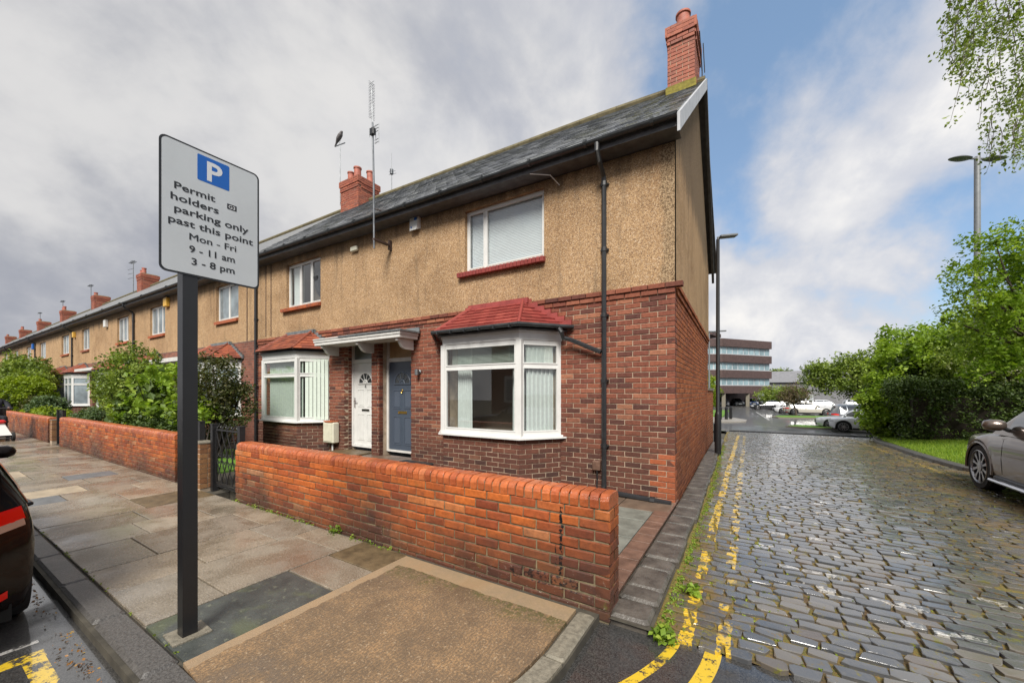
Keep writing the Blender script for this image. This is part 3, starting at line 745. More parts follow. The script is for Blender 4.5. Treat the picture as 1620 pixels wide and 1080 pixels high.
def bwall(name, x0, x1, y0, zt, label, m='brick_orange', core='mortar_dark', group=None, limit=300, off=.0):
    t = empty(name, ((x0 + x1) / 2, y0 + .108, 0), label, 'wall', group)
    b = MB(); b.box(x0 + .008, x1 - .008, y0 + .009, y0 + .207, -.12, zt - .03); b.obj('mortar_core', core, t)
    L = x1 - x0; nc = 10; zb = zt - .105 - nc * .075
    q = courses((x1, y0), (-1, 0), (0, -1), L, zb, nc, D=.1, even0=0)
    # jogged, weathered bricks
    q = [X @ Matrix.Rotation(rs.uniform(-.012, .012), 4, 'Z') @ Matrix.Rotation(rs.uniform(-.01, .01), 4, 'Y') @ Matrix.Translation((0, rs.uniform(-.003, .002), 0)) for X in q]
    q2 = courses((x1, y0 + .2150), (-1, 0), (0, 1), L, zb, nc)
    e = []
    for k in range(nc):   # end headers
        zc = zb + k * .075 + .0375
        for xx, n in ((x1, 1), (x0, -1)):
            if (k % 2 == 0): e.append(XF((xx - n * .05 - n * .002, y0 + .108, zc), Vector((0, .985 * n, 0)), Vector((-n, 0, 0)), Vector((0, 0, 1))))
    for X in e: 
        X.translation.x += 0.0045 if X.translation.x > (x0 + x1) / 2 else -.0045
    q = [X for X in q] + e
    pieces('brick', TBR, q, m, t, limit); joined('rear_brickwork', TB, q2, m, t)
    c = []; x = x1 - .035
    while x > x0 + .02:
        c.append(Matrix.Translation((x, y0 + .1075, zt - .052 + rs.uniform(-.002, .002))) @ Matrix.Rotation(rs.uniform(-.02, .02), 4, 'X') @ Matrix.Rotation(rs.uniform(-.015, .015), 4, 'Z')); x -= .0735
    pieces('coping_brick', TC, c, 'brick_cap', t, 300)
    b = MB(); b.box(x0 + .01, x1 - .01, y0 + .016, y0 + .199, zt - .11, zt - .03); b.obj('coping_mortar', 'coping_joint', t)
    return t
bwall('garden_wall', -5.21, .05, -3.0, .79, 'low orange brick wall with bullnose coping in front of the grey door and red tiled bay')
bwall('garden_wall', -15.55, -7.35, -3.0, .78, 'long low brick wall under the big green shrubs left of the sign post')
bwall('garden_wall', -25.3, -17.0, -3.0, .72, 'low brick wall below the clipped round bush beyond the first long wall', limit=120)
bwall('garden_wall', -36.0, -26.8, -3.0, .72, 'farthest low brick wall beside the rider at the photo edge', limit=10)
# gate piers
for x0, x1, y0, zt, lb in ((-6.52, -6.17, -3.07, .70, 'short buff brick gate pier between the two iron gates'), (-16.62, -16.35, -3.02, .66, 'thin brick gate pier beside the far black gate posts')):
    t = empty('gate_pier', ((x0 + x1) / 2, y0 + .12, 0), lb, 'pier')
    b = MB(); b.box(x0 + .006, x1 - .006, y0 + .006, y0 + .22, -.1, zt - .01); b.obj('mortar_core', 'mortar', t)
    nc = int((zt) / .075); q = courses((x1, y0), (-1, 0), (0, -1), x1 - x0, zt - nc * .075, nc) + courses((x1, y0), (0, 1), (1, 0), .225, zt - nc * .075, nc, even0=.11, odd0=.11)
    pieces('brick', TB, q, 'brick_pier', t)
    b = MB(); b.box(x0 - .004, x1 + .004, y0 - .004, y0 + .229, zt, zt + .018); b.obj('coping', 'kerb_conc', t)
# iron gates
def gate(x0, x1, y, zt, label, ang=0, scroll=True):
    t = empty('iron_gate', (x0, y, 0), label, 'gate')
    X = Matrix.Translation((x0, y, 0)) @ Matrix.Rotation(ang, 4, 'Z'); w = x1 - x0
    for xx in (0, w):
        b = MB(); b.box(xx - .035, xx + .035, -.035, .035, -.05, zt + .02, X); b.box(xx - .04, xx + .04, -.04, .04, zt + .02, zt + .04, X); b.obj('gate_post', 'black_iron', t)
    b = MB()
    for zz_ in (.10, zt - .06): b.box(.05, w - .05, -.008, .008, zz_, zz_ + .02, X)
    for xx in (.05, w - .07): b.box(xx, xx + .02, -.008, .008, .1, zt - .04, X)
    b.obj('gate_frame', 'black_iron', t)
    n = 4
    for i in range(n):
        xc = .09 + (w - .18) * (i + .5) / n; hw = (w - .18) / n / 2
        b = MB(); pts = [(xc + hw * .95 * math.cos(a) * (1 if s else 1), 0, .11 + (zt - .16) * a / (2 * math.pi)) for s in (1,) for a in np.linspace(0, 2 * math.pi, 17)]
        b.tube(pts, .007, 5, X); pts = [(xc - hw * .95 * math.cos(a), 0, .11 + (zt - .16) * a / (2 * math.pi)) for a in np.linspace(0, 2 * math.pi, 17)]; b.tube(pts, .007, 5, X)
        b.each('gate_bar', 'black_iron', t)
        if scroll:
            b = MB()
            for sx in (-1, 1):
                for sz in (-1, 1):
                    sp = [(xc + sx * (.005 + .032 - .032 * (1 - u * .55) * math.cos(u * 7)), 0, zt * .5 + sz * (.05 + .032 * (1 - u * .55) * math.sin(u * 7))) for u in np.linspace(0, 1, 14)]
                    b.tube(sp, .005, 5, X)
            b.each('scroll', 'black_iron', t)
            b = MB()
            for k in range(5):
                sp = [(xc + (k - 2) * hw * .42 + .016 * math.cos(u * 6 + k), 0, zt - .035 + .05 * (k % 3) * .4 + .03 * u + .016 * math.sin(u * 6 + k)) for u in np.linspace(0, 1, 9)]; b.tube(sp, .005, 5, X)
                sp = [(xc + (k - 2) * hw * .42 + .018 * math.cos(u * 6), 0, .07 + .018 * math.sin(u * 6)) for u in np.linspace(0, 1, 9)]; b.tube(sp, .005, 5, X)
            b.each('finial_scroll', 'black_iron', t)
    return t
gate(-6.13, -5.27, -2.9, .96, 'scrolled black iron gate beside the near orange brick wall')
gate(-7.28, -6.58, -2.9, .98, 'black iron gate largely hidden behind the parking sign post', 0)
gate(-16.27, -15.63, -2.9, .93, 'far black iron gate between the two long brick walls')
# ================= houses =================
EV = lambda x: float(np.interp(-x, [0, 11, 22, 44, 95], [4.93, 5.1, 5.18, 5.28, 5.3]))
RZ = lambda x: float(np.interp(-x, [0, 2, 11, 44, 95], [7.84, 7.93, 8.1, 8.2, 8.25]))
BZ = 2.96
EY, RY, BYK = -.33, 3.25, 6.5
def WX(o, d, z=(0, 0, 1)):
    """frame: x along d, y inward, z up"""
    d = Vector((*d, 0)).normalized(); z = Vector(z); return XF(o, d, z.cross(d), z)
def window(name, parent, X, w, h, cols, rows=None, frame=.055, depth=.06, glass='glass', m='upvc', label=None, open_rows=None):
    """X: bottom-left corner frame, x right, y inward, z up. cols = widths fractions; rows = transom heights per column"""
    b = MB(); f = frame; b.box(0, w, 0, depth, 0, f, X); b.box(0, w, 0, depth, h - f, h, X)
    b.box(0, f, .001, depth - .001, f, h - f, X); b.box(w - f, w, .001, depth - .001, f, h - f, X)
    xs = [0]; 
    for c in cols: xs.append(xs[-1] + c * w)
    panes = []
    for i in range(len(cols)):
        a = xs[i] + (f if i == 0 else f * .5); c = xs[i + 1] - (f if i == len(cols) - 1 else f * .5)
        if i: b.box(xs[i] - f * .5, xs[i] + f * .5, .002, depth - .002, f, h - f, X)
        tr = rows[i] if rows else None
        if tr: b.box(a, c, .003, depth - .003, tr - f * .45, tr + f * .45, X); panes += [(a, c, f, tr - f * .45), (a, c, tr + f * .45, h - f)]
        else: panes.append((a, c, f, h - f))
    g = .018
    fo = b.obj(name, m, parent)
    if label: fo['label'] = label
    b2 = MB()
    for a, c, z0, z1 in panes:   # sash rims, proud of the frame
        for q in ((a, c, z0, z0 + g), (a, c, z1 - g, z1)): b2.box(q[0], q[1], -.006, depth * .5, q[2], q[3], X)
        for q in ((a, a + g), (c - g, c)): b2.box(q[0], q[1], -.005, depth * .5 - .002, z0 + g, z1 - g, X)
    b2.obj('sash', m, fo)
    for a, c, z0, z1 in panes:
        p = MB(); p.add([(a, .02, z0), (c, .02, z0), (c, .02, z1), (a, .02, z1)], [(0, 1, 2, 3)], X); p.obj('pane', glass, fo)
    return fo
def sill_bricks(t, x0, x1, y, z, m, name='sill_brick'):
    x = x0 + .034
    while x < x1 - .02:
        b = MB(); b.bbox(-.032, .032, -.055, .09, -.045, .04, .008, Matrix.Translation((x, y, z)) @ Matrix.Rotation(R(9), 4, 'X')); b.obj(name, m, t); x += .0705
def hroof_tiles(P0, P1, E0, E1, nrow, tw=.165, th=.014, jit=.002):
    """tile matrices filling the quad with eaves P0-P1 and top edge E0-E1"""
    P0, P1, E0, E1 = map(Vector, (P0, P1, E0, E1)); out = []
    u = (P1 - P0).normalized(); nrm = u.cross(((E0 + E1) / 2 - (P0 + P1) / 2).normalized()).normalized()
    if nrm.z < 0: nrm = -nrm
    up = nrm.cross(u); 
    for k in range(nrow):
        t0 = k / nrow; tm = (k + .5) / nrow
        a = P0.lerp(E0, tm); b = P1.lerp(E1, tm); L = (b - a).dot(u)
        sl = ((E0 + E1) / 2 - (P0 + P1) / 2).length / nrow
        s = -(tw / 2 if k % 2 else 0)
        while s < L - .01:
            l0, l1 = max(s, 0), min(s + tw - .003, L)
            if l1 - l0 > .02:
                c = a + u * ((l0 + l1) / 2) + nrm * (.018 + rs.uniform(-jit, jit))
                ti = Matrix.Rotation(-.13 + rs.uniform(-.012, .012), 4, u)
                y2 = ti @ up; n2 = ti @ nrm
                out.append(XF(c, u * (l1 - l0) / .16, y2 * (sl * 1.25 / .16), n2))
            s += tw
    return out
T_TILE = [box_t(.16, .16, .016)]
def bay(t, xa, xb, xc, xd, m_tile, near, flash, tiles_top=2.95, gut=True, bricks='brick', dk='mortar', curtain=None):
    """canted bay: plan (xa,0) (xb,-.55) (xc,-.55) (xd,0)"""
    F = -.55; PL = [(xa, 0), (xb, F), (xc, F), (xd, 0)]
    def offs(o):
        r = []
        for i, (x, y) in enumerate(PL):
            if y == 0:
                s = 1 if i == 3 else -1; r.append((x + s * o * 1.25, -.002))
            else: r.append((x + (o * .55 if i == 2 else -o * .55), y - o))
        return r
    def prism(name, o, z0, z1, m, par=t, yb=.0):
        b = MB(); p = offs(o); p = [(p[0][0], yb), p[1], p[2], (p[3][0], yb)]; b.extr(p, z0, z1); return b.obj(name, m, par)
    prism('bay_base', -.008, -.05, .765, dk)
    bm = []
    for i in range(3):
        p, q = Vector((*PL[i], 0)), Vector((*PL[i + 1], 0)); d = (q - p).normalized(); n = Vector((d.y, -d.x, 0))
        L = (q - p).length
        # keep slanted cheeks off the wall bricks behind
        bm += courses((p.x, p.y), (d.x, d.y), (n.x, n.y), L, .015, 10, D=.1)
    if near: pieces('bay_brick', TB, [X @ Matrix.Translation((0, 0, 0)) for X in bm], bricks, t, 150, 'bay_brickwork')
    else: joined('bay_brickwork', TB, bm, bricks, t)
    so = prism('bay_sill', .075, .765, .79, 'upvc'); prism('sill_upstand', .03, .79, .815, 'upvc', so)
    prism('bay_frieze', .012, 2.275, 2.41, 'upvc'); prism('frieze_bead', .035, 2.385, 2.415, 'upvc')
    prism('bay_soffit', .08, 2.415, 2.44, 'fascia')
    for i in range(3):
        p, q = Vector((*PL[i], .815)), Vector((*PL[i + 1], .815)); d = (q - p); L = d.length
        if i == 1: cols = near[0] if isinstance(near, tuple) else [.5, .5]; rows = [1.07] * len(cols)
        else: cols = [1.0]; rows = [1.07]
        window('bay_window', t, WX(p, (d.x, d.y)), L, 1.46, cols, rows, .06, glass='glass' if near else 'glass_far')
    if near:
        for i in (1, 2):
            b = MB(); b.box(PL[i][0] - .045, PL[i][0] + .045, F - .012, F + .07, .815, 2.275); b.obj('corner_post', 'upvc', t)
        b = MB(); b.box(xa + .1, xd - .1, .55, .58, .6, 2.4); b.box(xb, xc, -.3, .55, .80, .82); b.box(xa + .1, xa + .12, .0, .55, .6, 2.4); b.box(xd - .12, xd - .1, .0, .55, .6, 2.4); b.obj('room_interior', 'dark_room', t)
        if curtain: curtain(t)
    # tiled roof
    e = offs(.13); ze = 2.475; rx0, rx1 = xb + .22, xc - .22; zt = tiles_top
    Ea, Eb, Ec, Ed = (e[0][0], -.002, ze), (e[1][0], e[1][1], ze), (e[2][0], e[2][1], ze), (e[3][0], -.002, ze)
    Ta, Tb = (rx0, -.03, zt), (rx1, -.03, zt)
    b = MB(); b.add([Ea, Eb, Ec, Ed, Ta, Tb, (rx0, 0.0, zt), (rx1, 0, zt)], [(0, 1, 4), (1, 2, 5, 4), (2, 3, 5), (3, 2, 1, 0)]); b.obj('bay_roof_deck', 'fascia', t)
    tm = hroof_tiles(Eb, Ec, Ta, Tb, 7) + hroof_tiles(Ea, Eb, Ta, Ta, 7) + hroof_tiles(Ec, Ed, Tb, Tb, 7)
    if near: pieces('roof_tile', T_TILE, tm, m_tile, t)
    else: joined('bay_roof_tiles', T_TILE, tm, m_tile, t)
    b = MB()
    b.tube([Vector(Eb) + Vector((0, 0, .02)), Vector(Ta) + Vector((0, -.02, .03))], .03, 6); b.tube([Vector(Ec) + Vector((0, 0, .02)), Vector(Tb) + Vector((0, -.02, .03))], .03, 6); b.each('hip', m_tile, t)
    b = MB(); b.box(rx0 - .06, rx1 + .1, -.075, -.012, zt - .02, zt + .07); 
    # stepped flashings down each side
    for (tx, ex, s) in ((rx0, Ea[0], -1), (rx1, Ed[0], 1)):
        n = 7
        for k in range(n):
            u = k / n; x = tx + (ex - tx) * u; z = zt + (ze - zt) * u; dx = (ex - tx) / n
            xx = sorted((x - s * .02, x + dx + s * .03)); b.box(xx[0], xx[1], -.04 - .002 * k, -.012, z - (zt - ze) / n - .01, z + .045)
    b.each('flashing', flash, t)
    if gut:
        b = MB(); g = offs(.172); pts = [(g[0][0], -.03, 2.475), (g[1][0], g[1][1], 2.475), (g[2][0], g[2][1], 2.475), (g[3][0], -.03, 2.475)]; b.tube(pts, .032, 8)
        for i in range(6): x = g[1][0] + (g[2][0] - g[1][0]) * (i + .5) / 6; b.box(x - .012, x + .012, g[1][1] - .045, g[1][1] + .02, 2.432, 2.482)
        b.obj('bay_gutter', 'gutter', t)
def roof(t, x0, x1, near, m='slate'):
    """both slopes, gutter, fascia, ridge; x0 < x1"""
    b = MB(); 
    def sl(x, f, dz=0): return (x, EY + (RY - EY) * f, EV(x) + .06 + (RZ(x) - EV(x) - .06) * f + dz)
    v = [sl(x0, 0), sl(x1, 0), sl(x1, 1), sl(x0, 1), (x1, BYK + .3, EV(x1)), (x0, BYK + .3, EV(x0))]
    v2 = [(a, b_, c - .09) for a, b_, c in v]
    b.add(v + v2, [(0, 1, 2, 3), (3, 2, 4, 5), (7, 6, 9, 8), (8, 9, 11, 10), (0, 6, 7, 1), (5, 4, 10, 11), (0, 3, 9, 6), (3, 5, 11, 9), (1, 7, 8, 2), (2, 8, 10, 4)])
    rf = b.obj('roof', 'fascia' if near else 'slatetex', t)
    if near:
        P0, P1, E0, E1 = (Vector(sl(x0, 0)), Vector(sl(x1, 0)), Vector(sl(x0, 1)), Vector(sl(x1, 1)))
        u = (P1 - P0).normalized(); up0 = (E0 - P0).normalized(); nrm = u.cross(up0).normalized(); up = nrm.cross(u); out = []
        Ls = (E0 - P0).length; nr = int(Ls / .2)
        for k in range(nr):
            s = -.14 if k % 2 else 0.0; a = P0.lerp(E0, k / nr); bb = P1.lerp(E1, k / nr); L = (bb - a).length; uu = (bb - a).normalized()
            while s < L:
                l0, l1 = max(0, s), min(L, s + .276)
                if l1 - l0 > .03:
                    ti = Matrix.Rotation(-.06 + rs.uniform(-.012, .012), 4, uu)
                    out.append(XF(a + uu * (l0 + l1) / 2 + up * (.14 + rs.uniform(-.006, .006)) + nrm * (.012 + rs.uniform(-.002, .002)), uu * ((l1 - l0) / .276), ti @ up, ti @ nrm))
                s += .28
        pieces('slate', [box_t(.272, .3, .012, jit=.004, seed=i) for i in range(4)], out, m, rf, 300, 'slate_field')
    b = MB(); x = x1
    while x > x0 + .02:
        xa = max(x - .45, x0); b.tube([(x, RY, RZ(x) + .0), (xa + .005, RY, RZ(xa) + .0)], .095, 8); x = xa
    b.obj('ridge', 'ridge', t)
    # fascia, soffit and gutter
    b = MB()
    za, zb = EV(x0), EV(x1)
    b.add([(x0, EY + .02, za - .095), (x1, EY + .02, zb - .095), (x1, EY + .045, zb - .095), (x0, EY + .045, za - .095), (x0, EY + .02, za + .03), (x1, EY + .02, zb + .03), (x1, EY + .045, zb + .03), (x0, EY + .045, za + .03)], [(0, 3, 2, 1), (4, 5, 6, 7), (0, 1, 5, 4), (1, 2, 6, 5), (2, 3, 7, 6), (3, 0, 4, 7)])
    b.add([(x0, EY + .045, za - .088), (x1, EY + .045, zb - .088), (x1, .0, zb - .088), (x0, .0, za - .088)], [(3, 2, 1, 0)])
    b.obj('soffit', 'fascia', t)
    b = MB(); n = 8; prof = [(EY - .04 + .05 * math.cos(a), .05 * math.sin(a)) for a in np.linspace(math.pi, 2 * math.pi, n)]
    v = [(x, y, EV(x) + .025 + z) for x in (x0, x1) for y, z in prof]; v += [(x, y * 1.0, EV(x) + .025 + z + .004) for x in (x0, x1) for y, z in [(EY - .04 + .043 * math.cos(a), .043 * math.sin(a)) for a in np.linspace(math.pi, 2 * math.pi, n)]]
    f = [(i, i + 1, n + i + 1, n + i) for i in range(n - 1)] + [(2 * n + i + 1, 2 * n + i, 3 * n + i, 3 * n + i + 1) for i in range(n - 1)]
    b.add(v, f)
    g = b.obj('gutter', 'gutter', t)
    b = MB(); x = x1 - .3
    while x > x0: 
        b.tube([(x - .02, EY - .045, EV(x) + .02), (x + .02, EY - .045, EV(x) + .02)], .056, 8); x -= .9 if x > -12 else 2.5
    b.each('bracket', 'gutter', g)
def downpipe(t, x, zb=.08, zt=None, shoe=None):
    zt = zt or EV(x); b = MB()
    b.tube([(x, EY - .045, zt - .02), (x, EY - .045, zt - .12), (x, EY + .05, zt - .22), (x, -.09, zt - .34), (x, -.065, zt - .42), (x, -.065, zb)], .036, 8)
    o = b.obj('downpipe', 'black_plastic', t)
    b = MB(); z = zb + .6
    while z < zt - .4:
        b.tube([(x, -.065, z - .03), (x, -.065, z + .03)], .044, 8); b.box(x - .06, x + .06, -.05, -.012, z - .012, z + .012); z += .95
    b.each('pipe_clip', 'black_plastic', o)
    return o
def chimney(t, x0, x1, y0, y1, zb, zt, pots, near=True):
    c = MB(); c.box(x0 + .008, x1 - .008, y0 + .008, y1 - .008, zb, zt - .02); st = c.obj('chimney', 'mortar', t)
    nc = int((zt - zb) / .075); q = []
    for p, d, n, L, e, o in (((x1, y0), (-1, 0), (0, -1), x1 - x0, 0, None), ((x1, y0), (0, 1), (1, 0), y1 - y0, .11, 0), ((x0, y0), (0, 1), (-1, 0), y1 - y0, .11, 0)):
        q += courses(p, d, n, L, zt - nc * .075, nc - 5, even0=e, odd0=o if e else None)
        q += courses(p, d, n, L, zt - 5 * .075, 2, even0=e, odd0=o if e else None, proud=.025)
        q += courses(p, d, n, L, zt - 3 * .075, 3, even0=e, odd0=o if e else None, proud=.045)
    if near: pieces('brick', TB, q, 'brick_chim', st, 300)
    else: joined('chimney_brickwork', TB, q, 'brick_chim', st)
    c = MB(); c.box(x0 - .04, x1 + .04, y0 - .04, y1 + .04, zt - .2, zt - .01); c.obj('oversail', 'brick_chim', st)
    c = MB(); c.add([(x0 - .03, y0 - .03, zt - .01), (x1 + .03, y0 - .03, zt - .01), (x1 + .03, y1 + .03, zt - .01), (x0 - .03, y1 + .03, zt - .01), (x0 + .08, y0 + .08, zt + .06), (x1 - .08, y0 + .08, zt + .06), (x1 - .08, y1 - .08, zt + .06), (x0 + .08, y1 - .08, zt + .06)], [(0, 1, 5, 4), (1, 2, 6, 5), (2, 3, 7, 6), (3, 0, 4, 7), (4, 5, 6, 7)]); c.obj('flaunching', 'ridge', st)
    for px_, py_, h, r in pots:
        c = MB(); c.lathe([(r, zt), (r * .93, zt + h * .1), (r * .88, zt + h * .88), (r * 1.04, zt + h * .9), (r * 1.04, zt + h), (r * .8, zt + h), (r * .78, zt + h - .1)], 16, Matrix.Translation((px_, py_, 0)))
        smooth_angle(c.obj('chimney_pot', 'pot', st))
    c = MB(); c.box(x0 - .03, x1 + .03, y0 - .035, y0 + .02, zb + .0, zb + .16) if near else None
    if near: c.obj('lead_apron', 'moss' if x1 > -1 else 'lead', st)
    return st
def door(t, x0, x1, y, zb, h, fan, m, mm, kind):
    """front door with frame, fanlight, fan-shaped glazing and six panels"""
    w = x1 - x0; fr = 'upvc' if kind == 'white' else 'white_wood'; f = .06
    b = MB(); ht = h + fan + .12; b.box(x0, x0 + f, y, y + .08, zb, zb + ht); b.box(x1 - f, x1, y, y + .08, zb, zb + ht); b.box(x0 + f, x1 - f, y + .001, y + .079, zb + ht - f, zb + ht); b.box(x0 + f, x1 - f, y - .004, y + .079, zb + h, zb + h + .08); b.box(x0 + f, x1 - f, y - .02, y + .079, zb, zb + .04)
    fo = b.obj('door_frame', fr, t)
    b = MB(); b.add([(x0 + f, y + .04, zb + h + .08), (x1 - f, y + .04, zb + h + .08), (x1 - f, y + .04, zb + ht - f), (x0 + f, y + .04, zb + ht - f)], [(0, 1, 2, 3)]); b.obj('fanlight', 'glass_frost' if kind == 'white' else 'board', fo)
    a0, a1 = x0 + f + .004, x1 - f - .004; z0, z1 = zb + .045, zb + h - .004
    b = MB(); b.box(a0, a1, y + .02, y + .06, z0, z1); d = b.obj('door', m, t); W_ = a1 - a0; Hh = z1 - z0; yf = y + .02
    b = MB()
    for cx in (.3, .7):
        for (u0, u1) in ((.06, .38), (.47, .68), ):
            xa, xb = a0 + W_ * (cx - .14), a0 + W_ * (cx + .14); za, zb_ = z0 + Hh * u0, z0 + Hh * u1
            for q in ((xa, xb, za, za + .016), (xa, xb, zb_ - .016, zb_)): b.box(q[0], q[1], yf - .008, yf, q[2], q[3])
            for q in ((xa, xa + .014), (xb - .014, xb)): b.box(q[0], q[1], yf - .007, yf, za + .016, zb_ - .016)
            b.bbox(xa + .03, xb - .03, yf - .006, yf, za + .03, zb_ - .03, .004)
    b.each('moulding', mm, d)
    cx = (a0 + a1) / 2; cz = z0 + Hh * .755; r = W_ * .27
    b = MB(); n = 12
    b.add([(cx, yf - .006, cz)] + [(cx + r * math.cos(a), yf - .006, cz + r * math.sin(a)) for a in np.linspace(0, math.pi, n)], [(0, i, i + 1) for i in range(1, n)]); b.obj('fan_glass', 'fan_glass', d)
    b = MB()
    b.tube([(cx + r * 1.05 * math.cos(a), yf - .008, cz + r * 1.05 * math.sin(a)) for a in np.linspace(0, math.pi, n)], .014, 6)
    b.box(cx - r * 1.15, cx + r * 1.15, yf - .02, yf, cz - .02, cz + .004)
    for a in np.linspace(0, math.pi, 6)[1:-1]: b.tube([(cx, yf - .008, cz), (cx + r * math.cos(a), yf - .008, cz + r * math.sin(a))], .009, 5)
    b.tube([(cx + r * .3 * math.cos(a), yf - .008, cz + r * .3 * math.sin(a)) for a in np.linspace(0, math.pi, 7)], .02, 6)
    b.each('fan_bar', mm, d)
    lz = z0 + Hh * .43
    b = MB(); b.bbox(cx - .13, cx + .13, yf - .012, yf, lz - .035, lz + .02, .006); b.obj('letter_plate', 'chrome' if kind == 'white' else 'brass', d)
    b = MB()
    if kind == 'white': b.box(a0 + .02, a0 + .05, yf - .01, yf, z0 + .85, z0 + 1.08); b.tube([(a0 + .035, yf - .04, z0 + 1.0), (a0 + .14, yf - .045, z0 + 1.0)], .009, 6); b.obj('handle', 'chrome', d)
    else:
        b.tube([(a1 - .03, yf - .04, lz + .06), (a1 - .14, yf - .045, lz + .06)], .009, 6); b.obj('handle', 'chrome', d)
        b = MB(); b.lathe([(.022, 0), (.026, .012), (.012, .02)], 12, Matrix.Translation((cx, yf, cz - .15)) @ Matrix.Rotation(R(90), 4, 'X')); b.tube([(cx, yf - .02, cz - .15), (cx + .02, yf - .025, cz - .19), (cx, yf - .02, cz - .21), (cx - .02, yf - .025, cz - .19), (cx, yf - .02, cz - .15)], .006, 5); b.obj('knocker', 'brass', d)
    if kind == 'white':
        txt('4', (cx, yf - .011, cz - .11), .11, 'black_plastic', d, 'door_number')
    return d
def txt(s, loc, size, m, parent, name='lettering', rot=(R(90), 0, 0), off=.0, sx=1, align='CENTER'):
    c = bpy.data.curves.new(name, 'FONT'); c.body = s; c.size = size; c.align_x = align; c.offset = off; c.resolution_u = 3
    src = bpy.data.objects.new('src', c); COL.objects.link(src); dg = bpy.context.evaluated_depsgraph_get(); me = bpy.data.meshes.new_from_object(src.evaluated_get(dg)); bpy.data.objects.remove(src)
    me.name = name; me.materials.clear(); me.materials.append(M[m]); o = link(name, me, parent); o.location = loc; o.rotation_euler = rot; o.scale = (sx, 1, 1); return o

def interior(t, x0, x1, z0, z1, y=.45):
    b = MB(); b.box(x0 - .2, x1 + .2, y, y + .03, z0 - .2, z1 + .2); b.obj('room_interior', 'dark_room', t)

# ---------- house A ----------
HA = empty('end_terrace_house', (-2.95, 3.2, 0), 'end house with the slate grey door, red painted bay roof and single pot gable chimney', 'house', 'terraced houses along the street')
gd = (4.95, 5.90, 0, 2.62)      # grey door, along -X from the corner
bayh = (1.75, 3.95, .0, 2.46)
panel_holes('front_mortar', (0, .008), (-1, 0), (0, -1), 0.004, 5.97, -.3, lambda s: BZ - .01, [(1.95, 3.75, .7, 2.4), (4.945, 5.905, -.25, 2.625)], .2, 'mortar', HA, .3)
fb = courses((0, 0), (-1, 0), (0, -1), 5.97, -.04, 38, [(1.75, 3.95, -.1, 2.42), (4.95, 5.90, -.1, 2.62)])
fb += courses((0, 0), (-1, 0), (0, -1), 5.97, -.04 + 38 * .075, 1, proud=.02) + courses((0, 0), (-1, 0), (0, -1), 5.97, -.04 + 39 * .075, 1, proud=.04, even0=-.1)
for k in range(36): fb.append(XF((-4.95 + .0525, .165, -.04 + k * .075 + .0375), Vector((0, -.5, 0)), Vector((1, 0, 0)), Vector((0, 0, 1))))
new = [X for X in fb if X.translation.x > -.24 and X.translation.z < .66]
fb = [X for X in fb if not (X.translation.x > -.24 and X.translation.z < .66)]
pieces('brick', TB, fb, 'brick', HA, 260, 'front_brickwork'); pieces('brick', TB, new, 'brick_new', HA)
# gable wall, leaning slightly off square like the photographed lane
GD = Vector((-.02, 1, 0)).normalized(); GN = (GD.y, -GD.x)
gb = courses((0, 0), (GD.x, GD.y), GN, 6.5, -.34 + .0, 42, even0=.1125, odd0=0.0)
gb += courses((0, 0), (GD.x, GD.y), GN, 6.5, -.34 + 42 * .075, 1, even0=.11, odd0=0, proud=.02) + courses((0, 0), (GD.x, GD.y), GN, 6.5, -.34 + 43 * .075, 1, even0=.11, odd0=0.0, proud=.04)
cgb = [X for X in gb if X.translation.y < .2 and X.translation.z >= .5]; gb = [X for X in gb if not (X.translation.y < .2 and X.translation.z >= .5)]; pieces('brick', TB, cgb, 'brick', HA)
ngb = [X for X in gb if X.translation.y < .2 and X.translation.z < .5]; gb = [X for X in gb if not (X.translation.y < .2 and X.translation.z < .5)]
joined('gable_brickwork', TB, gb, 'brick_side', HA); pieces('brick', TB, ngb, 'brick_new', HA)
panel_holes('gable_mortar', (-.008, 0), (GD.x, GD.y), GN, .01, 6.5, -.6, lambda s: BZ - .01, [], .2, 'mortar', HA)
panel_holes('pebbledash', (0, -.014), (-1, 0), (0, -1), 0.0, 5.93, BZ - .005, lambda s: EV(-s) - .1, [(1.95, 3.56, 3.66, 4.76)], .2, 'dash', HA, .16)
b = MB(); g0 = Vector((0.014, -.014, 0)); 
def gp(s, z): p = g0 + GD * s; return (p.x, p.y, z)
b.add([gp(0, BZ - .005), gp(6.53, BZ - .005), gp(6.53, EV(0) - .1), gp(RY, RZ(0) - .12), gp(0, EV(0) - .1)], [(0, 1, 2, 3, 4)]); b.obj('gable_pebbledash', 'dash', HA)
b = MB(); b.box(-5.9, -.2, 6.3, 6.5, -.5, EV(-3) - .1); b.obj('rear_wall', 'bricktex', HA)
roof(HA, -5.93, .08, True)
